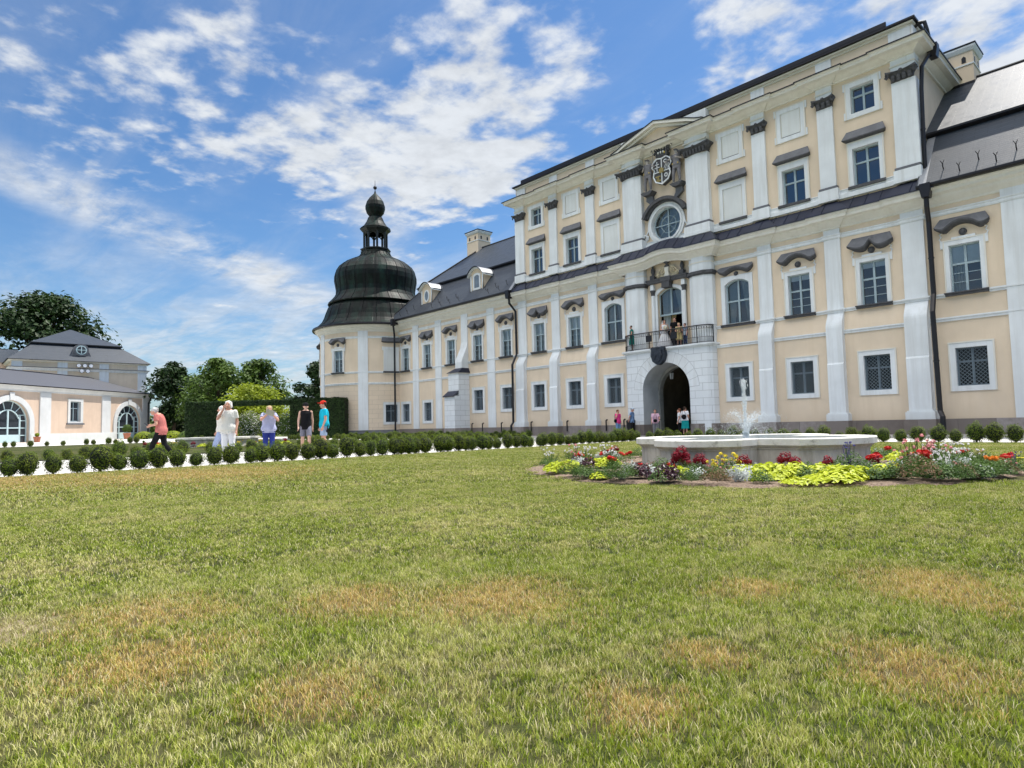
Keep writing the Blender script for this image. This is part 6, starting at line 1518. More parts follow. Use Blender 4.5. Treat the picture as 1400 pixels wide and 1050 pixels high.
def plant(kind, seed):
    r = random.Random(seed); b = MB()
    def mound(mt, R_, H_, n, ls, asp=.5, up=.5):
        b.mat(LM[mt])
        for _ in range(n):
            a = r.uniform(0, 6.28); q = math.sqrt(r.random())*R_; hz_ = H_*(1-(q/R_)**2*.75)*r.uniform(.35, 1.08); p = Vector((math.cos(a)*q, math.sin(a)*q, .04+hz_)); nn_ = Vector((math.cos(a)*q/R_+r.uniform(-.5, .5), math.sin(a)*q/R_+r.uniform(-.5, .5), up+r.random())); leaf(b, p, nn_, ls*r.uniform(.6, 1.25), asp, r)
    def stems(mt, n, R_, H_):
        b.mat(LM[mt])
        for _ in range(n):
            a = r.uniform(0, 6.28); q = r.random()*R_; b.tube([(q*.3*math.cos(a), q*.3*math.sin(a), .02), (q*math.cos(a), q*math.sin(a), H_*r.uniform(.6, 1))], .004, 3)
    def heads(mt, n, R_, h0, h1, s, k=9, flatn=.4):
        for _ in range(n):
            a = r.uniform(0, 6.28); q = r.random()**.6*R_; c = Vector((q*math.cos(a), q*math.sin(a), r.uniform(h0, h1))); b.mat(LM['green']); b.tube([(c.x*.5, c.y*.5, .05), c], .003, 3); b.mat(LM[mt])
            for _ in range(k): d = Vector((r.gauss(0, 1), r.gauss(0, 1), r.gauss(0, .7))).normalized(); leaf(b, c+d*s*.6, d+Vector((0, 0, flatn)), s*.55, .75, r)
    if kind == 'lime': mound('lime', .30, .20, 330, .045, .62, .8); mound('green', .22, .07, 40, .03)
    elif kind == 'limeflat': mound('lime', .30, .10, 240, .045, .6, 1.)
    elif kind == 'green': mound('green', .20, .24, 420, .022, .45, .5); mound('dgreen', .19, .16, 200, .02)
    elif kind == 'feather': mound('green', .22, .30, 620, .024, .16, .3); mound('dgreen', .2, .2, 260, .02, .2)
    elif kind == 'silver':
        b.mat(LM['silver'])
        for _ in range(60):
            a = r.uniform(0, 6.28); el = r.uniform(.2, 1.3); L_ = r.uniform(.10, .19); d = Vector((math.cos(a)*math.cos(el), math.sin(a)*math.cos(el), math.sin(el)))
            for t in range(4): p = Vector((0, 0, .03))+d*L_*(t+1)/4; [leaf(b, p+Vector((r.uniform(-.02, .02),)*3), d.cross(Vector((0, 0, 1)))+Vector((r.uniform(-.4, .4), 0, r.uniform(0, .8))), .02, .5, r) for _ in range(2)]
    elif kind == 'purple': mound('purple', .19, .22, 330, .035, .5, .5); heads('red', 2, .1, .22, .26, .03, 6)
    elif kind == 'cockscomb':
        mound('purple', .15, .16, 120, .03, .45); mound('dgreen', .15, .12, 80, .03, .4); b.mat(LM['maroon'])
        for c in ((0, 0, .30, .085), (.06, .03, .24, .06), (-.06, -.02, .25, .06)):
            for _ in range(130): d = Vector((r.gauss(0, 1), r.gauss(0, 1), r.gauss(0, 1))).normalized(); leaf(b, Vector(c[:3])+d*c[3]*r.uniform(.6, 1)*Vector((1, 1, 1.1)).z, d, .018, .6, r)
    elif kind == 'redflower': mound('green', .16, .18, 200, .024, .4); heads('red', 4, .09, .21, .27, .055, 26)
    elif kind == 'whiteflower': mound('green', .2, .2, 220, .022, .35); stems('green', 8, .2, .32); heads('white', 15, .2, .2, .38, .026, 8)
    elif kind == 'yellowflower': mound('green', .17, .22, 260, .022, .4); heads('yellow', 11, .17, .2, .32, .034, 12)
    elif kind == 'pinkflower': stems('green', 16, .22, .5); mound('dgreen', .17, .16, 130, .022, .35); heads('pink', 9, .24, .22, .55, .036, 10)
    elif kind == 'orangeflower': mound('green', .17, .16, 200, .022, .4); heads('orange', 5, .12, .2, .26, .05, 22)
    elif kind == 'bronze': mound('brown', .2, .26, 480, .02, .3, .3); heads('pink', 3, .15, .22, .3, .02, 6)
    elif kind == 'blue': mound('green', .22, .26, 430, .024, .35, .4); mound('dgreen', .2, .16, 160, .02); stems('blue', 5, .1, .42); heads('blue', 5, .1, .3, .42, .02, 8)
    return b.build('bedding_plant', None, link=False)
KD = {'lime': 'bright lime-leaved bedding plant', 'limeflat': 'low spreading lime-leaved plant', 'green': 'compact fresh green bushy plant', 'feather': 'feathery dark green bushy plant', 'silver': 'silver-leaved felted plant',
      'purple': 'dark purple-leaved plant', 'cockscomb': 'maroon plumed cockscomb plant', 'redflower': 'plant with bright red flower heads', 'whiteflower': 'loose plant with small white flowers', 'yellowflower': 'green plant with yellow flowers',
      'pinkflower': 'tall wispy plant with pink flowers', 'orangeflower': 'low plant with orange flowers', 'bronze': 'dry bronze-brown bushy plant', 'blue': 'green plant with blue flower spikes'}
PK = {}
def gp(x, y, z=0.):                                # ground point seen in the photo (pixel of the 1400-wide picture)
    cmx = cam_matrix(R(3.67), R(-1.32), R(-47.45), Vector((0, 0, .83))).to_3x3(); d = cmx @ Vector(((x-700)/865.3, -(y-525)/865.3, -1)); t = (z-.83)/d.z; return d.x*t, d.y*t
BL = [ # kind, pixel x, pixel y of the foot, scale
 ('whiteflower', 754, 634, 1.0), ('whiteflower', 770, 628, .9), ('lime', 763, 647, .9), ('lime', 779, 641, .8), ('feather', 773, 653, .95), ('green', 791, 655, .75), ('purple', 788, 634, .8), ('silver', 790, 639, 1.), ('pinkflower', 787, 630, .8),
 ('redflower', 795, 632, .8), ('whiteflower', 806, 636, 1.), ('purple', 805, 641, .9), ('green', 811, 654, .75), ('lime', 823, 640, .9), ('cockscomb', 820, 622, .8), ('purple', 832, 627, .9), ('redflower', 824, 630, .8), ('feather', 838, 660, 1.15), ('whiteflower', 850, 633, 1.05),
 ('green', 848, 640, .8), ('redflower', 861, 629, .8), ('lime', 878, 638, .85), ('redflower', 873, 631, .8), ('silver', 882, 643, .9), ('purple', 877, 655, .95), ('silver', 886, 655, 1.), ('green', 898, 662, .75), ('purple', 913, 660, 1.1), ('green', 905, 648, 1.05), ('redflower', 914, 638, .9),
 ('cockscomb', 938, 648, 1.25), ('cockscomb', 945, 646, .9), ('green', 952, 650, .8), ('feather', 939, 665, .85), ('silver', 950, 657, .95), ('cockscomb', 974, 646, .95), ('cockscomb', 962, 645, .8), ('bronze', 977, 663, .95), ('yellowflower', 982, 652, .85), ('bronze', 992, 658, .7),
 ('pinkflower', 988, 650, .5), ('yellowflower', 1001, 648, 1.15), ('silver', 1012, 660, 1.15), ('cockscomb', 1019, 648, .9), ('silver', 1032, 650, .9), ('lime', 1035, 656, .95), ('green', 1042, 662, .75), ('lime', 1050, 655, 1.0), ('lime', 1060, 656, .95), ('cockscomb', 1047, 642, 1.0), ('cockscomb', 1058, 643, .8),
 ('limeflat', 1093, 664, .75), ('lime', 1086, 652, .95), ('green', 1100, 655, .7), ('cockscomb', 1099, 645, .8), ('lime', 1118, 654, .85), ('green', 1082, 646, .8), ('lime', 1126, 650, .8), ('green', 1142, 650, .8), ('blue', 1156, 648, 1.2), ('limeflat', 1138, 662, 1.15), ('lime', 1150, 660, 1.), ('redflower', 1184, 646, 1.1), ('cockscomb', 1176, 645, .8),
 ('lime', 1178, 656, .8), ('green', 1196, 658, .85), ('lime', 1208, 655, .5), ('silver', 1203, 650, .8), ('green', 1201, 634, .9), ('lime', 1220, 632, .9), ('purple', 1216, 638, 1.), ('lime', 1226, 634, .8), ('silver', 1208, 643, .9), ('yellowflower', 1219, 648, .55), ('green', 1224, 657, .9), ('pinkflower', 1237, 634, .9),
 ('pinkflower', 1256, 637, 1.1), ('yellowflower', 1264, 636, .9), ('bronze', 1258, 660, 1.3), ('feather', 1250, 659, 1.2), ('redflower', 1268, 645, 1.2), ('bronze', 1274, 657, .8), ('pinkflower', 1284, 640, .9), ('silver', 1292, 649, 1.), ('silver', 1289, 656, .7), ('green', 1298, 642, 1.1), ('pinkflower', 1276, 633, .7), ('silver', 1314, 645, 1.), ('purple', 1312, 648, .7),
 ('green', 1308, 661, .9), ('feather', 1330, 648, .9), ('green', 1318, 658, .7), ('silver', 1334, 654, .9), ('feather', 1350, 662, .9), ('orangeflower', 1357, 643, .8), ('orangeflower', 1367, 642, .8), ('green', 1362, 651, .8), ('silver', 1372, 642, .8), ('whiteflower', 1337, 638, .8), ('silver', 1368, 657, .9), ('green', 1392, 660, .95), ('feather', 1383, 655, .7), ('blue', 1396, 648, .8), ('bronze', 1335, 633, .9), ('whiteflower', 1315, 636, .8)]
r6 = random.Random(31)
for k in range(64):
    q_ = 748+k*10.2+r6.uniform(-4, 4); yb = 641+17*min(1, (q_-742)/95)**.6 if q_ < 1300 else 659; BL.append((r6.choice(['green', 'green', 'feather', 'green', 'lime', 'bronze', 'silver'] if q_ < 1020 or q_ > 1200 else ['lime', 'limeflat', 'green', 'lime', 'limeflat']), q_, yb-r6.uniform(0, 9), r6.uniform(.5, .85)))
def pick(kind, x, y, s, where, grp):
    k = (kind, r5.randrange(2))
    if k not in PK: PK[k] = plant(kind, hash(kind) % 1000 if False else sum(map(ord, kind))*7+k[1])
    o = PK[k].copy(); COL.objects.link(o); o.location = (x, y, .035); o.rotation_euler = (0, 0, r5.uniform(0, 6.28)); o.scale = (s*.98, s*.98, s*.90)
    tag(o, KD[kind]+' '+where, 'bedding plant', grp)
r5 = random.Random(11)
for kind, px_, py_, s in BL:
    x, y = gp(px_, py_+4); d = math.hypot(x-FC[0], y-FC[1])
    if d > BR-.08: k = (BR-.08)/d; x, y = FC[0]+(x-FC[0])*k, FC[1]+(y-FC[1])*k; d = BR-.08
    if d < 2.42: k = 2.45/d; x, y = FC[0]+(x-FC[0])*k, FC[1]+(y-FC[1])*k
    side = 'at the far left' if px_ < 800 else ('left of the basin' if px_ < 875 else ('before the left basin wall' if px_ < 960 else ('before the middle basin wall' if px_ < 1070 else ('before the right basin wall' if px_ < 1200 else ('right of the basin' if px_ < 1290 else 'at the far right')))))
    pick(kind, x, y, s, side+' of the flower bed' if 'far' in side else side, KD[kind]+' kind in the fountain bed')
for k in range(58):                                # behind the basin, only partly in view
    a = R(-12+k*3.5); q = r5.uniform(2.5, 3.65); pick(r5.choice(['green', 'lime', 'silver', 'redflower', 'whiteflower', 'pinkflower', 'feather']), FC[0]+q*math.cos(a), FC[1]+q*math.sin(a), .9, 'behind the basin', 'plants behind the fountain basin')
# distant bed round the second fountain
for k in range(34):
    a = R(-150+k*8); q = r5.uniform(2.7, 3.7); pick(r5.choice(['green', 'lime', 'redflower', 'whiteflower', 'cockscomb', 'yellowflower']), -36.3+q*math.cos(a), 11.6+q*math.sin(a), 1., 'in the distant bed', 'plants round the distant fountain')
# ornament and hose
b = MB(); b.mat(M['black']); b.tube([(0, 0, 0), (0, 0, .42)], .006, 5); b.tube([(0+.055*math.cos(t*.5), 0, .24+.055*math.sin(t*.5)) for t in range(13)], .007, 5); b.tube([(-.05, 0, .34), (0, 0, .37), (.05, 0, .34)], .006, 5); b.mat(LM['red']); b.blob((0, 0, .24), .03, 8, 6); b.mat(LM['white']); b.blob((0, 0, .30), .014, 6, 4)
x, y = gp(915, 640); tag(b.build('garden_stake', None, None, (x, y, .04), rot=-.5), 'small wrought iron garden stake with a red bead near the left basin corner', 'garden ornament')
b = MB(); b.mat(flat('yellow_hose_plastic', (.75, .62, .05), .4)); pts = [gp(x_, y_) for x_, y_ in ((1308, 634), (1325, 633.6), (1345, 632), (1365, 631), (1390, 629.8), (1420, 629), (1460, 630))]; b.tube([(x_, y_, .045) for x_, y_ in pts], .014, 6); tag(b.build('garden_hose'), 'yellow garden hose lying across the lawn at the right', 'garden hose')
# ============================================================= TREES AND HEDGE
TM = dict(dark=leafmat('dark_tree_leaves', (.010, .026, .007), (.035, .075, .016), .55, .25, .5), mid=leafmat('mid_green_tree_leaves', (.030, .070, .010), (.12, .19, .030), .55, .3, .5), lime=leafmat('yellow_green_tree_leaves', (.12, .18, .010), (.34, .40, .02), .55, .4, .8), bark=flat('brown_bark', (.09, .065, .045), .95))
def tree(name, x, y, h, r, mt, label, seed, n=9000, ls=.32, crown0=.25, conic=False, nb=46):
    rr = random.Random(seed); root = empty(name, (x, y, 0), 0, label, 'tree'); b = MB(); b.mat(TM['bark']); b.tube([(0, 0, 0), (.1, .05, h*.3), (-.1, .1, h*.6), (0, 0, h*.85)], h*.028, 8, h*.006)
    blobs = []
    for k in range(nb):
        t = rr.random(); z = h*(crown0+(1-crown0)*t); env = (math.sin(math.pi*min(1, (t*.88+.12)))**.6 if not conic else (1-t)**.8+.06); q = r*env*rr.uniform(.25, .85); a = rr.uniform(0, 6.28); s = r*rr.uniform(.22, .40)*(env*.5+.5); z = min(z, h-s*.6); blobs.append((q*math.cos(a), q*math.sin(a), z, s))
        if k % 2 == 0: b.tube([(0, 0, z*.65), (q*.5*math.cos(a), q*.5*math.sin(a), z*.85), (q*math.cos(a), q*math.sin(a), z)], h*.009, 5, h*.002)
    b.build('trunk', None, root); b = MB(); b.mat(TM[mt])
    for _ in range(n):
        bx, by, bz, s = rr.choice(blobs); s *= 1.25; d = Vector((rr.gauss(0, 1), rr.gauss(0, 1), rr.gauss(0, 1))).normalized(); q = rr.random()**.35*s*(1.25 if rr.random() < .12 else 1.)
        p = Vector((bx, by, bz))+Vector((d.x*q, d.y*q, d.z*q*.72)); leaf(b, p, d*.6+Vector((rr.uniform(-.6, .6), rr.uniform(-.6, .6), rr.uniform(0, 1.1))), ls*rr.uniform(.6, 1.3), .65, rr)
    b.build('crown', None, root); return root
tree('deciduous_tree', -139, 14.5, 25.5, 12.5, 'dark', 'tallest dark broad tree rising behind the orangery roof', 1, 20000, .42, .06, nb=90)
tree('deciduous_tree', -150, -2, 22, 10, 'dark', 'dark broad tree at the far left edge behind the orangery', 2, 10000, .45, .1, nb=60)
tree('deciduous_tree', -113, 29, 12.2, 4.2, 'dark', 'dark upright tree just right of the orangery corner', 3, 7000, .28, .05)
tree('deciduous_tree', -124, 37, 11, 5.5, 'mid', 'mid green tree in the gap right of the orangery', 4, 5000, .34, .1)
tree('deciduous_tree', -106, 33.5, 12.3, 5.4, 'mid', 'rounded mid green tree behind the left part of the hedge', 5, 9000, .28, .12)
tree('deciduous_tree', -107, 40.5, 12.6, 5.0, 'mid', 'rounded mid green tree behind the middle of the hedge', 6, 9000, .28, .12)
tree('deciduous_tree', -73.5, 27.2, 5.9, 4.3, 'lime', 'spreading yellow-green tree directly behind the hedge opening', 7, 9000, .17, .16, nb=60)
tree('conifer', -88, 41.5, 10.6, 3.6, 'dark', 'dark tree standing close to the tower at its left', 8, 8000, .24, .05)
tree('deciduous_tree', -95, 50, 11, 5, 'dark', 'dark tree half hidden behind the corner tower', 9, 4000, .3, .1)
rr = random.Random(77); b = MB(); b.mat(TM['mid'])      # low wood closing the horizon
for k in range(170):
    t = k/170; x, y = -175+t*85, -40+t*150+rr.uniform(-4, 4); h = rr.uniform(3.5, 7.0)
    for _ in range(90): d = Vector((rr.gauss(0, 1), rr.gauss(0, 1), abs(rr.gauss(0, 1)))).normalized(); leaf(b, Vector((x+d.x*3.5, y+d.y*3.5, d.z*h*rr.uniform(.3, 1))), d+Vector((0, 0, .5)), rr.uniform(.4, .8), .7, rr)
tag(b.build('distant_wood'), 'low distant wood closing the view behind the garden', 'wood', kind='stuff')
HM = leafmat('hedge_leaves', (.012, .030, .006), (.040, .080, .014), .5, .25, 2.)
def hedge_block(b, p0, p1, z0, z1, th, n, rr, ls=.06):
    p0, p1 = Vector(p0), Vector(p1); e = (p1-p0); L_ = e.length; e.normalize(); nr = Vector((-e.y, e.x))
    b.mat(CORE); q = [p0+nr*.1, p1+nr*.1, p1+nr*(th-.1), p0+nr*(th-.1)]
    vs = [(v.x, v.y, z) for z in (z0+.05, z1-.08) for v in q]; b.add(vs, [(0, 1, 2, 3), (4, 7, 6, 5), (0, 4, 5, 1), (1, 5, 6, 2), (2, 6, 7, 3), (3, 7, 4, 0)]); b.mat(HM)
    for _ in range(n):
        f = rr.random(); s = rr.uniform(0, L_); z = rr.uniform(z0, z1); t = rr.uniform(0, th)
        if f < .62: t = rr.uniform(-.04, .12); nn_ = -nr
        elif f < .88: z = z1+rr.uniform(-.08, .08)+.03*math.sin(s*5); nn_ = None
        elif f < .94: s = rr.uniform(-.05, .08); nn_ = -e
        else: s = L_+rr.uniform(-.08, .05); nn_ = e
        p = p0+e*s+nr*t; d = Vector((nn_.x, nn_.y, .2)) if nn_ is not None else Vector((0, 0, 1)); leaf(b, (p.x, p.y, z), d+Vector((rr.uniform(-.6, .6), rr.uniform(-.6, .6), rr.uniform(-.4, .8))), ls*rr.uniform(.7, 1.5), .65, rr)
rr = random.Random(9); b = MB(); A, B_ = Vector((-61.6, 16.7)), Vector((-52.6, 25.9)); at_ = lambda t: tuple(A.lerp(B_, t))
hedge_block(b, at_(0), at_(.30), 0, 3.45, 1.3, 9000, rr); hedge_block(b, at_(.30), at_(.74), 3.05, 3.50, 1.1, 5000, rr); hedge_block(b, at_(.74), at_(1.12), 0, 3.55, 1.3, 10000, rr)
tag(b.build('clipped_hedge'), 'tall dark clipped hedge with an opening under its top beam', 'hedge')
# white flowering shrubs seen in the opening
for k, (t, z, n, lb) in enumerate(((.40, 2.6, 3200, 'white flowering shrub in the left part of the hedge opening'), (.55, 2.3, 2600, 'white flowering shrub in the middle of the hedge opening'), (.68, 2.4, 2600, 'leafy shrub with white blossom at the right end of the hedge opening'))):
    p = A.lerp(B_, t)+Vector((-1, 1))*1.1; root = empty('flowering_shrub', (p.x, p.y, 0), 0, lb, 'shrub'); b = MB(); b.mat(TM['bark']); b.tube([(0, 0, 0), (.05, 0, z*.6)], .05, 6, .02); b.build('trunk', None, root); b = MB()
    for i in range(n):
        d = Vector((rr.gauss(0, 1), rr.gauss(0, 1), rr.gauss(0, 1))).normalized(); q = rr.random()**.4; wh = rr.random() < (.30 if k < 2 else .12); b.mat(LM['white'] if wh else TM['mid']); leaf(b, (d.x*q*1.25, d.y*q*1.25, z*.55+d.z*q*z*.5), d+Vector((0, 0, .6)), .065 if not wh else .055, .7, rr)
    b.build('crown', None, root)
rr = random.Random(21)
for k in range(9):                                 # low shrubs between the orangery and the hedge
    x, y = -96+k*2.1, 21+k*1.25; b = MB(); b.mat(CORE); b.blob((0, 0, .4), (.9, .9, .5), 8, 6); b.mat(TM['mid' if k % 2 else 'lime'])
    for _ in range(700): d = Vector((rr.gauss(0, 1), rr.gauss(0, 1), abs(rr.gauss(0, 1)))).normalized(); leaf(b, (d.x*1.2, d.y*1.2, .1+d.z*.95), d, .10, .7, rr)
    tag(b.build('low_shrub', None, None, (x, y, 0)), ('yellow-green' if k % 2 == 0 else 'dark green')+' low shrub in the border '+('beside the orangery' if k < 3 else 'midway to the hedge' if k < 6 else 'next to the hedge'), 'shrub', 'low shrubs beside the orangery')
# ============================================================= ORANGERY (gallery local: s along wall, v out = towards garden is -y)
OA = math.atan2(.722, -.692)                        # the wall runs this way
oran = empty('orangery', (-99.8, 9.92, 0), 0, 'cream orangery with arched glass doors below a grey hipped pavilion roof', 'orangery')
WIN = flat('pale_turquoise_joinery', (.52, .66, .68), .5, var=.06); DG2 = flat('dark_door_glass', (.035, .04, .05), .12, 0, .7)
oc = bpy.data.objects
def OB(b, name, parent, loc=(0, 0, 0), rot=OA+math.pi*0): return b.build(name, None, parent, loc, rot=rot)
# in this frame x runs along the wall; outward is to the right of travel, i.e. -y after rotation
doors = (-4.1, 17.2, -18.0); wz = 7.0
hs = [(d-2.95, d+2.95, .05, 5.25) for d in doors]+[(5.3, 7.2, 2.6, 5.35), (-9.5-3.2, -9.5-1.3, 2.6, 5.35)]
flip = lambda x: x
b = MB(); b.mat(M['cream_o']); b.holes(-24, 22.3, 0, wz, 0, hs)
b.face([(22.3, 0, 0), (25.9, 2.6, 0), (25.9, 2.6, wz), (22.3, 0, wz)]); b.face([(25.9, 2.6, 0), (25.9, 9, 0), (25.9, 9, wz), (25.9, 2.6, wz)])
b.mat(M['white_o']); 
for s in (.2, 11.3, 20.4, -9.6): b.box(s, s+1.75, -.14, .01, 0, 6.3)
b.sweep([(-24, 0, 0), (22.3, 0, 0), (25.9, 2.6, 0), (25.9, 9, 0)], [(0, 6.3), (.08, 6.32), (.10, 6.5), (.28, 6.72), (.36, 6.9), (.45, 7.0), (0, 7.02)])
b.mat(M['blank'])
for a, c in ((-24, doors[2]-2.9), (doors[2]+2.9, doors[0]-2.9), (doors[0]+2.9, doors[1]-2.9), (doors[1]+2.9, 22.3)): b.box(a, c, -.20, 0, 0, 1.05)
gw = OB(b, 'gallery_wall', oran)
for d in doors:
    b = MB(); b.mat(M['cream_o']); pa = plate_around(b, 2.75, .05, 2.4, 2.75, 2.96, 5.26, -.01, .45, 20); b.mat(M['white_o'])
    ia = [(-2.75, .05)]+arc_pts(2.75, 2.4, 2.75, 20)+[(2.75, .05)]; oa = [(-3.45, .05)]+[(x*1.255, 2.4+(z-2.4)*1.235) for x, z in arc_pts(2.75, 2.4, 2.75, 20)]+[(3.45, .05)]
    for i in range(len(ia)-1): b.prism([oa[i], oa[i+1], ia[i+1], ia[i]], -.16, -.011)
    b.prism([(-.28, 5.2), (.28, 5.2), (.35, 6.1), (-.35, 6.1)], -.24, -.161)
    dr = OB(b, 'arched_door', oran, (math.cos(OA)*d, math.sin(OA)*d, 0))
    b = MB(); b.mat(DG2); b.face([(x, .40, z) for x, z in [(-2.72, .05)]+arc_pts(2.72, 2.4, 2.72, 20)+[(2.72, .05)]]); b.build('door_glass', None, dr)
    b = MB(); b.mat(WIN); b.ring(ia, [(x*.96, .1+(z-.1)*.975) for x, z in ia], .28, .38)
    for x in (-1.75, 1.75): b.box(x-.07, x+.07, .28, .38, .05, 3.3)
    b.box(-.09, .09, .26, .38, .05, 4.05); dra = [(-1.62, 2.9)]+arc_pts(1.62, 2.9, 1.15, 12)+[(1.62, 2.9)]; b.ring(dra, [(x*.92, 2.9+(z-2.9)*.90) for x, z in dra], .26, .38)
    b.box(-1.75, 1.75, .27, .38, .05, 1.0); b.box(-1.75, 1.75, .28, .38, 1.75, 1.88)
    for x in (-1.69, 1.69): b.box(x-.06, x+.06, .27, .38, .05, 2.9)
    for z in (.9, 1.8, 2.7):
        for s in (-1, 1): x0_, x1_ = sorted((s*1.75, s*2.7)); b.box(x0_, x1_, .29, .38, z-.05, z+.05)
    for a in (22, 48, 74, 106, 132, 158): c, s = math.cos(R(a)), math.sin(R(a)); b.tube([(1.6*c, .33, 2.95+1.1*s), (2.7*c, .33, 2.4+2.7*s)], .055, 5)
    b.build('door_frame', None, dr)
for s in (6.25, -11.6):
    M_w = M['white']; M['white'] = M['white_o']; b = MB(); rect_surround(b, .95, 2.75, .42, .2, .35, y0=-.10); b.mat(M['dstone_l']); b.box(-1.55, 1.55, -.2, 0, -.42, -.21); b.mat(M['white_o']); b.face([(-.95, 0, 0), (-.95, .4, 0), (-.95, .4, 2.75), (-.95, 0, 2.75)]); b.face([(.95, 0, 0), (.95, .4, 0), (.95, .4, 2.75), (.95, 0, 2.75)])
    M['white'] = M_w; o = OB(b, 'window', oran, (math.cos(OA)*s, math.sin(OA)*s, 2.6)); sash_mb(.95, 2.75, .3, .66, .12).build('sash', None, o); b = MB(); b.mat(DG2); b.face([(-.95, .34, 0), (.95, .34, 0), (.95, .34, 2.75), (-.95, .34, 2.75)]); b.build('window_pane', None, o)
b = MB(); rect_surround(b, .4, 2.4, .25, .2, .25, y0=-.06); b.mat(DG2); b.box(-.4, .4, -.03, -.01, 0, 2.4); e2 = math.atan2(2.6, 3.6); ux, uy = 24.2, 1.37; b.build('narrow_window', None, oran, (math.cos(OA)*ux-math.sin(OA)*uy, math.sin(OA)*ux+math.cos(OA)*uy, 2.8), rot=OA+e2)
def seam():
    m = Mat('grey_seam_metal_roof', (.10, .10, .115), .42, .4, .5); wv = m.n('ShaderNodeTexWave'); wv.inputs['Scale'].default_value = .62; wv.bands_direction = 'X'; m.l(m.coord('UV'), wv.inputs[0]); m.col(m.ramp(wv.outputs['Fac'], [(.0, (.03, .03, .04)), (.12, (.12, .12, .135)), (.9, (.17, .17, .18))])); return m.m
SEAM = seam()
b = MB(); b.mat(SEAM); E = [(-24.5, -.55, 7.05), (22.6, -.55, 7.05), (26.6, 2.3, 7.05), (26.6, 9, 7.05)]; T = [(-24.5, 6.5, 9.6), (17.0, 6.5, 9.6), (19.5, 7.5, 9.6)]
b.face([E[0], E[1], T[1], T[0]], [(0, 0), (47, 0), (42, 7), (0, 7)]); b.face([E[1], E[2], T[2], T[1]], [(0, 0), (5, 0), (4, 7), (1, 7)]); b.face([E[2], E[3], T[2]], [(0, 0), (7, 0), (4, 7)])
b.mat(M['black']); b.sweep([(e_[0], e_[1], 0) for e_ in E], [(-.05, 6.98), (.1, 6.98), (.12, 7.08), (-.05, 7.12)]); b.tube([T[0], T[1], T[2]], .12, 6); OB(b, 'gallery_roof', oran)
b = MB(); b.mat(M['black']); b.tube([(22.0, -.5, 6.9), (22.0, -.4, 6.3), (21.6, -.22, 5.6), (21.6, -.22, 0)], .10, 8); OB(b, 'downpipe', oran)
# pavilion facing the palace garden (axis aligned, front faces +x)
FX, Y0, Y1 = -119., 8.5, 26.3; O = Vector((-99.8, 9.92, 0)); rx = FX-O.x
pv = lambda y: y-O.y
b = MB(); b.mat(M['cream']); 
def wallx(x, y0, y1, z0, z1): b.face([(x, y0, z0), (x, y1, z0), (x, y1, z1), (x, y0, z1)])
wallx(rx, pv(Y0), pv(Y1), 0, 12.3); b.face([(rx, pv(Y1), 0), (rx-16, pv(Y1), 0), (rx-16, pv(Y1), 12.3), (rx, pv(Y1), 12.3)]); b.face([(rx, pv(Y0), 0), (rx-16, pv(Y0), 0), (rx-16, pv(Y0), 12.3), (rx, pv(Y0), 12.3)])
b.mat(M['white'])
for y in (Y0, Y0+5.6, Y1-6.7, Y1-1.3): b.box(rx-.01, rx+.12, pv(y), pv(y)+1.3, 6, 12.1)
pp_ = [(rx-16, pv(Y0), 0), (rx, pv(Y0), 0), (rx, pv(Y1), 0), (rx-16, pv(Y1), 0)]; pp_ = pp_  # travel so that outward is on the right
pth = pp_
b.sweep(pth, [(0, 10.7), (.10, 10.72), (.25, 11.0), (.42, 11.1), (0, 11.15)]); b.mat(M['dstone_l']); b.sweep(pth, [(0, 11.16), (.46, 11.12), (.46, 11.18), (0, 11.25)]); b.mat(M['trim']); b.sweep(pth, [(0, 12.0), (.2, 12.05), (.4, 12.25), (0, 12.3)])
b.build('pavilion_wall', None, oran)
b = MB()
def hip(x0, x1, y0, y1, z0, X0, X1, YY0, YY1, z1):
    A = [(x0, y0, z0), (x1, y0, z0), (x1, y1, z0), (x0, y1, z0)]; T = [(X0, YY0, z1), (X1, YY0, z1), (X1, YY1, z1), (X0, YY1, z1)]
    for i in range(4): j = (i+1) % 4; roof_face(b, [A[i], A[j], T[j], T[i]])
hip(rx-16.6, rx+.55, pv(Y0)-.55, pv(Y1)+.55, 12.32, rx-13.2, rx-2.6, pv(Y0)+2.9, pv(Y1)-3.6, 15.2); hip(rx-13.7, rx-2.1, pv(Y0)+2.4, pv(Y1)-3.1, 15.30, rx-8, rx-7.8, pv(16.6), pv(16.8), 18.3)
b.mat(M['black']); b.box(rx-13.7, rx-2.1, pv(Y0)+2.4, pv(Y1)-3.1, 15.12, 15.29); b.box(rx-16.5, rx+.5, pv(Y0)-.5, pv(Y1)+.5, 12.24, 12.33)
b.build('pavilion_roof', None, oran)
b = MB(); b.mat(M['dstone_l']); cy_, cz = pv(17.2), 14.15; n = 24
cr_ = lambda r_: [(cy_+r_*math.cos(2*math.pi*i/n), cz+r_*math.sin(2*math.pi*i/n)) for i in range(n)]
b.prism(cr_(1.0), rx-2.6, rx-.25, 'yz'); b.prism([(cy_-1.6, 12.6), (cy_+1.6, 12.6), (cy_+1.0, 14.0), (cy_, 15.2), (cy_-1.0, 14.0)], rx-2.4, rx-.42, 'yz'); o = b.build('round_dormer', None, oran)
b = MB(); b.mat(WIN); b.prism(cr_(.72), rx-.3, rx-.20, 'yz'); b.mat(DG2); b.prism(cr_(.58), rx-.3, rx-.18, 'yz'); b.mat(WIN); b.box(rx-.18, rx-.15, cy_-.05, cy_+.05, cz-.58, cz+.58); b.box(rx-.18, rx-.15, cy_-.58, cy_-.051, cz-.05, cz+.05); b.box(rx-.18, rx-.15, cy_+.051, cy_+.58, cz-.05, cz+.05); b.build('dormer_window', None, o)
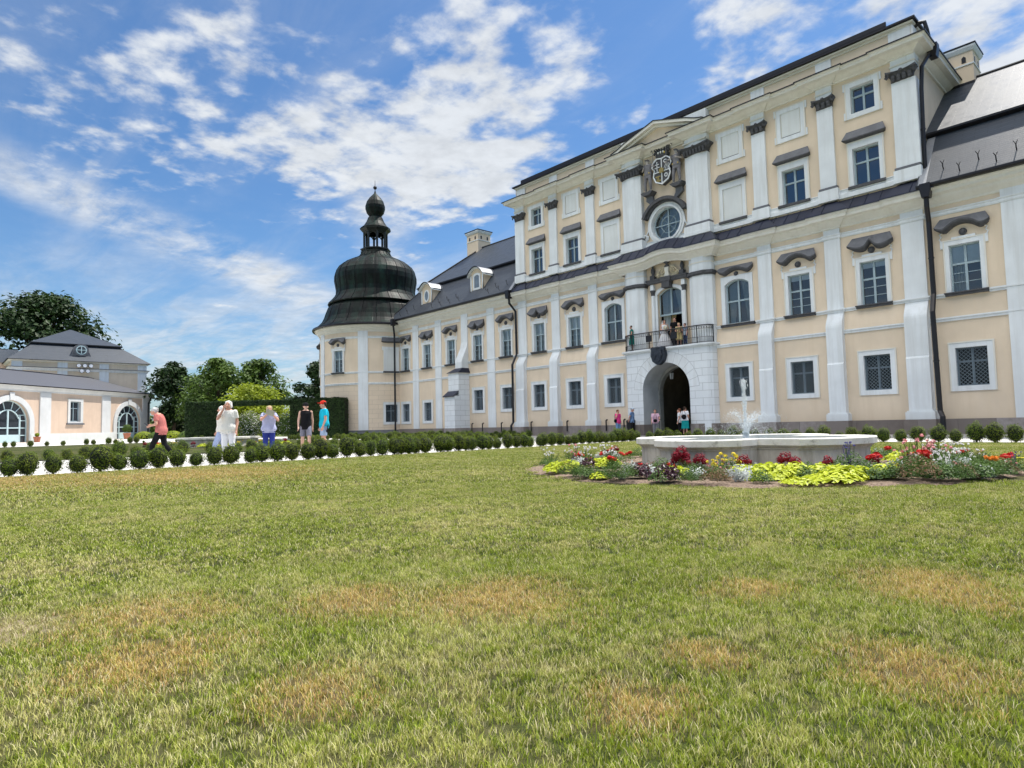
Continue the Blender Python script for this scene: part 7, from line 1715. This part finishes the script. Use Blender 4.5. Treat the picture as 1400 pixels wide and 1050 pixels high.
b = MB(); b.mat(M['metalgrey']); b.box(rx-15, rx-9, pv(Y0)-2.5, pv(Y0)+1.5, 12.5, 14.6); b.mat(M['cream_o']); b.box(rx-14.9, rx-9.1, pv(Y0)-2.4, pv(Y0)+1.4, 6, 12.49); b.build('side_annex', None, oran)
FL = None
for i, (y, z) in enumerate(((16.75, 11.6), (17.55, 11.6), (18.35, 11.6), (17.15, 10.75), (17.95, 10.75))):
    if FL is None:
        FL = empty('floodlight', (0, 0, 0)); b = MB(); b.mat(M['black']); b.lathe([(.001, 0), (.22, 0), (.30, .25), (.30, .4)], n=14); b.tube([(0, 0, 0), (0, 0, -.4)], .05, 6)
        o = b.build('housing', None, FL); o.rotation_euler = (0, R(90), 0); b = MB(); b.mat(flat('floodlight_glass', (.78, .80, .85), .3)); b.lathe([(.001, .40), (.27, .40), (.27, .38)], n=14); o = b.build('lens', None, FL); o.rotation_euler = (0, R(90), 0); f = FL
    else: f = copy_tree(FL)
    f.location = (FX+.45, y, z); tag(f, ('round floodlight in the upper row on the orangery pavilion wall' if i < 3 else 'round floodlight in the lower row on the orangery pavilion wall'), 'floodlight', 'floodlights on the orangery pavilion')
# potted plants at the doors
def potted(s, v, z, sc_, label, mt):
    x, y = O.x+math.cos(OA)*s-math.sin(OA)*v, O.y+math.sin(OA)*s+math.cos(OA)*v; root = empty('potted_plant', (x, y, 0), 0, label, 'potted plant'); b = MB(); b.mat(flat('terracotta', (.45, .17, .10), .8)); b.lathe([(.001, 0), (.5, 0), (.7, 1.1), (.78, 1.15), (.76, 1.25), (.001, 1.2)], n=16); b.build('pot', None, root)
    b = MB(); b.mat(TM[mt]); rr = random.Random(int(s*10))
    for _ in range(900): d = Vector((rr.gauss(0, 1), rr.gauss(0, 1), rr.gauss(0, 1))).normalized(); leaf(b, d*rr.random()**.4*z*.5+Vector((0, 0, 1.2+z*.5)), d, .14, .5, rr)
    b.build('foliage', None, root); root.scale = (sc_,)*3
potted(14.6, -1.6, 1.9, .72, 'tall leafy plant in a terracotta pot at the right arched door', 'mid'); potted(-1.9, -1.6, .9, .55, 'small plant in a terracotta pot at the left arched door', 'lime')
# ============================================================= PEOPLE
def face(to, frm): return math.atan2(to[1]-frm[1], to[0]-frm[0])-math.pi/2
SK1, SK2, SK3 = (.56, .30, .21), (.62, .38, .28), (.42, .22, .15)
GR = cloth('grey_hair', (.42, .42, .42), .3); WH = cloth('white_hair', (.78, .76, .72), .1); BLD = cloth('blond_hair', (.55, .42, .25), .2); BRN = cloth('dark_brown_hair', (.05, .03, .02)); RDH = cloth('auburn_hair', (.16, .06, .035)); BLK = cloth('black_cloth', (.010, .010, .012)); WC = cloth('white_cotton', (.74, .72, .66), .05); WC2 = cloth('white_linen', (.78, .78, .80), .04)
P1 = (-21.0, 5.05, 0)
figure('person', 1.66, 'phone_down', SK1, [('shirt', cloth('salmon_pink', (.52, .17, .15))), ('trousers', BLK), ('shoes', BLK)], P1, face((-22.5, 3.0), P1), 'grey-haired person in salmon pink shirt looking down at a phone while walking', hair=('short', GR), fat=1.1, lean=.18, over=dict(knL=(-.10, .20, .50), anL=(-.11, .26, .10), knR=(.10, -.06, .50), anR=(.105, -.36, .16)))
P2 = (-17.75, 5.90, 0)
figure('person', 1.65, 'hand_face', SK1, [('blouse', WC), ('capri', WC2), ('shoes', WC)], P2, face((-14, 3.0), P2), 'white-haired person in a cream blouse raising a hand to the face', hair=('bob', WH), fat=1.12)
P3 = (-20.0, 6.45, 0)
figure('person', 1.60, 'walk', SK1, [('blouse', WC), ('capri', cloth('pale_blue_cotton', (.35, .42, .62))), ('shoes', WC2)], P3, face((-22, 2), P3), 'light-haired person half hidden behind the one in the cream blouse', hair=('short', WH), fat=1.1)
P4 = (-19.1, 7.52, 0)
figure('person', 1.60, 'photo', SK1, [('blouse', cloth('grey_lilac_tee', (.40, .42, .60))), ('trousers', cloth('royal_blue_trousers', (.03, .045, .23))), ('shoes', WC2)], P4, face((-15, 6.5), P4), 'blond person in a lilac tee and blue trousers holding up a tablet', hair=('bob', BLD), fat=1.15, lean=.10)
P5 = (-21.0, 9.55, 0)
figure('person', 1.76, 'walk', SK2, [('tank', BLK), ('shorts', cloth('grey_shorts', (.20, .20, .25))), ('socks', WC2), ('shoes', BLK)], P5, face((-16, 7.6), P5), 'slim person in a black tank top, grey shorts and black cap walking', hat=BLK, hair=('short', BRN), fat=.95)
P6 = (-20.45, 9.95, 0)
figure('person', 1.80, 'stand', SK1, [('shirt', cloth('turquoise_tee', (.01, .42, .58))), ('shorts', cloth('pale_denim', (.32, .42, .58))), ('shoes', BLK)], P6, face((-21.5, 6.5), P6), 'tanned person in a turquoise tee, denim shorts and red cap', hat=cloth('red_cap', (.60, .035, .02)), hair=('short', BRN), fat=1.08)
# before the portal
P7 = (-23.0, 29.4, 0); figure('person', 1.56, 'arm_up', SK1, [('shirt', cloth('hot_pink', (.80, .06, .25))), ('capri', cloth('light_blue_denim', (.18, .30, .50))), ('shoes', BLK)], P7, face((-18, 29), P7), 'person in a hot pink shirt and light blue cropped trousers shading the eyes', hair=('short', RDH), voxel=.014, fat=1.15)
P8 = (-22.35, 29.9, 0); figure('person', 1.66, 'behind', SK1, [('shirt', cloth('blue_check_shirt', (.15, .24, .40), .5)), ('trousers', BLK), ('shoes', BLK)], P8, face((-19, 31.5), P8), 'person in a blue checked shirt and pale hat left of the portal', hat=cloth('pale_hat', (.60, .68, .78)), hair=('short', GR), voxel=.014)
P9 = (-21.05, 30.3, 0); figure('person', 1.50, 'stick', SK1, [('blouse', cloth('pale_pink', (.70, .45, .55))), ('trousers', cloth('grey_trousers', (.22, .22, .23))), ('shoes', BLK)], P9, face((-17, 24), P9), 'person in a pale pink blouse and grey trousers standing under the arch', hair=('short', RDH), voxel=.014, fat=1.2)
P10 = (-19.75, 30.75, 0); figure('person', 1.52, 'arm_up', SK1, [('shirt', WC2), ('trousers', BLK), ('shoes', BLK)], P10, face((-23, 29.5), P10), 'person in a white shirt and black trousers at the arch right side', hair=('short', RDH), voxel=.014)
P11 = (-19.25, 30.5, 0); figure('person', 1.60, 'bag', SK1, [('shirt', WC2), ('skirt', cloth('teal_skirt', (.01, .28, .28))), ('shoes', BLK)], P11, face((-19.0, 33.5), P11), 'dark-haired person in a white top and teal skirt seen from behind', hair=('short', BRN), voxel=.014, fat=1.15)
# on the balcony
ZB = 5.06
P12 = (-23.15, 31.22, ZB); figure('person', 1.62, 'bag', SK3, [('dress', cloth('dark_teal_dress', (.01, .16, .14))), ('shoes', BLK)], P12, face((-26, 29.4), P12), 'dark-haired person in a dark teal dress at the left end of the balcony', hair=('short', BRN), voxel=.014, fat=1.1)
P13 = (-20.98, 31.45, ZB); figure('bride', 1.68, 'bag', SK1, [('gown', WC2), ('veil', cloth('white_veil', (.80, .82, .86), .03))], P13, face((-17, 28), P13), 'person in a long white wedding gown and veil on the balcony', hair=('bob', BRN), voxel=.014).name = 'person'
P14 = (-20.35, 31.55, ZB); figure('person', 1.74, 'stand', SK1, [('shirt', BLK), ('trousers', BLK), ('shoes', BLK)], P14, face((-18, 27), P14), 'person in a black suit beside the white gown on the balcony', hair=('short', BRN), voxel=.014)
P15 = (-19.95, 31.35, ZB); figure('person', 1.36, 'bag', SK1, [('dress', cloth('pale_gold_dress', (.55, .45, .22), .4)), ('shoes', BLK)], P15, face((-18, 27), P15), 'short person in a pale gold dress right of the black suit on the balcony', hair=('bob', BLD), voxel=.014)
P16 = (-19.60, 31.42, ZB); figure('person', 1.30, 'stand', SK1, [('shirt', cloth('blue_grey_shirt', (.28, .34, .42))), ('trousers', cloth('navy_trousers', (.03, .05, .12))), ('shoes', BLK)], P16, face((-21, 27), P16), 'short person in a blue-grey shirt at the right of the wedding party', hair=('short', BRN), voxel=.014)
# things they hold
def along(P, rz, H, p): s = H/1.7; c, n_ = math.cos(rz), math.sin(rz); x, y, z = p[0]*s, p[1]*s, p[2]*s; return (P[0]+x*c-y*n_, P[1]+x*n_+y*c, P[2]+z)
a = face((-22.5, 3.0), P1); b = MB(); b.mat(M['black']); b.box(-.038, .038, -.075, .075, -.006, .006); o = b.build('mobile_phone', None, None, along(P1, a, 1.66, (.03, .42, 1.10)), rot=a); o.rotation_euler = (R(30), 0, a); tag(o, 'black mobile phone held by the person in the salmon pink shirt', 'phone')
b = MB(); b.mat(WC2); 
for k in range(7): b.blob((.02*math.sin(k*2), .02*math.cos(k*3), -.05-k*.055), (.075-.003*k, .05, .05), 9, 6)
tag(remesh(b, 'folded_jacket', WC2, .012, None, 1, loc=along(P1, a, 1.66, (.27, .05, 1.0))), 'white folded jacket hanging at the hip of the person in salmon pink', 'jacket')
a = face((-15, 6.5), P4); b = MB(); b.mat(cloth('tablet_case', (.38, .36, .28))); b.box(-.12, .12, -.006, .006, -.085, .085); o = b.build('tablet', None, None, along(P4, a, 1.6, (.02, .46, 1.43)), rot=a); o.rotation_euler = (R(-12), R(-18), a); tag(o, 'flat tablet held up before the face of the blond person', 'tablet')
def bag(P, rz, H, p, label, mat, s=1.):
    b = MB(); b.mat(mat); b.blob((0, 0, 0), (.13*s, .06*s, .11*s), 12, 8); o = b.build('handbag', None, None, along(P, rz, H, p), smooth=True, rot=rz)
    st = MB(); st.mat(mat); st.tube([(-.10*s, 0, .05*s), (-.06, -.03, .3*s), (0, -.04, .42*s), (.06, -.03, .3*s), (.10*s, 0, .05*s)], .010, 5); st.build('strap', None, o); tag(o, label, 'bag')
bag(P7, face((-18, 29), P7), 1.56, (.24, .02, .98), 'black shoulder bag of the person in hot pink', BLK); bag(P9, face((-17, 24), P9), 1.5, (.0, .24, .98), 'black waist bag of the person in the pale pink blouse', BLK, .9); bag(P11, face((-19.0, 33.5), P11), 1.6, (.08, -.20, 1.10), 'black bag slung on the back of the person in the teal skirt', BLK, 1.25)
bag(P6, face((-21.5, 6.5), P6), 1.8, (-.26, -.06, .72), 'small dark pouch in the hand of the person in turquoise', BLK, .55)
b = MB(); b.mat(BLK); p = along(P9, face((-17, 24), P9), 1.5, (-.26, .30, 0)); b.tube([(0, 0, 0), (0, 0, .9)], .012, 6); b.tube([(0, 0, .9), (.03, 0, .94), (.09, 0, .93)], .014, 6); tag(b.build('walking_stick', None, None, p), 'dark walking stick held by the person in the pale pink blouse', 'walking stick')
b = MB(); r = random.Random(4)
for _ in range(160): d = Vector((r.gauss(0, 1), r.gauss(0, 1), r.gauss(0, 1))).normalized(); b.mat(LM['white'] if r.random() < .75 else LM['yellow']); leaf(b, d*.12, d, .035, .7, r)
b.mat(LM['green']); b.tube([(0, 0, -.1), (.02, 0, -.28)], .03, 6, .015); a = face((-17, 28), P13); tag(b.build('bouquet', None, None, along(P13, a, 1.68, (.02, .34, 1.18))), 'round white bouquet held by the person in the wedding gown', 'bouquet')
# dark litter bin by the wall, hanging lantern, in the portal
root = empty('litter_bin', (-22.95, 30.55, 0), 0, 'dark round litter bin beside the left side of the portal', 'litter bin'); b = MB(); b.mat(M['black']); b.lathe([(.001, .04), (.24, .04), (.27, .8), (.28, .84), (.28, .90), (.22, .95), (.22, .9)], n=18); b.build('bin_body', None, root); b = MB(); b.mat(M['dstone']); b.lathe([(.001, 0), (.26, 0), (.26, .04), (.001, .04)], n=18); b.build('bin_foot', None, root)
root = empty('hanging_lantern', (-21.62, 32.98, 3.15), 0, 'black framed lantern hanging inside the portal arch', 'lantern'); b = MB(); b.mat(M['black'])
for i in range(6): a = i*math.pi/3; c = (math.cos(a), math.sin(a)); b.tube([(.15*c[0], .15*c[1], 0), (.20*c[0], .20*c[1], .5)], .014, 5)
b.lathe([(.001, -.08), (.10, -.03), (.16, 0), (.001, 0)], n=6); b.lathe([(.22, .5), (.10, .62), (.04, .70), (.001, .72)], n=6); b.tube([(0, 0, .7), (0, 0, .95)], .012, 5); b.build('lantern_frame', None, root)
b = MB(); b.mat(flat('frosted_lantern_glass', (.55, .58, .60), .3)); b.lathe([(.001, .02), (.14, .02), (.185, .49), (.001, .49)], n=6); b.build('lantern_glass', None, root); root.scale = (.75,)*3; root.location.z = 3.35
# white low garden chairs near the far hedge
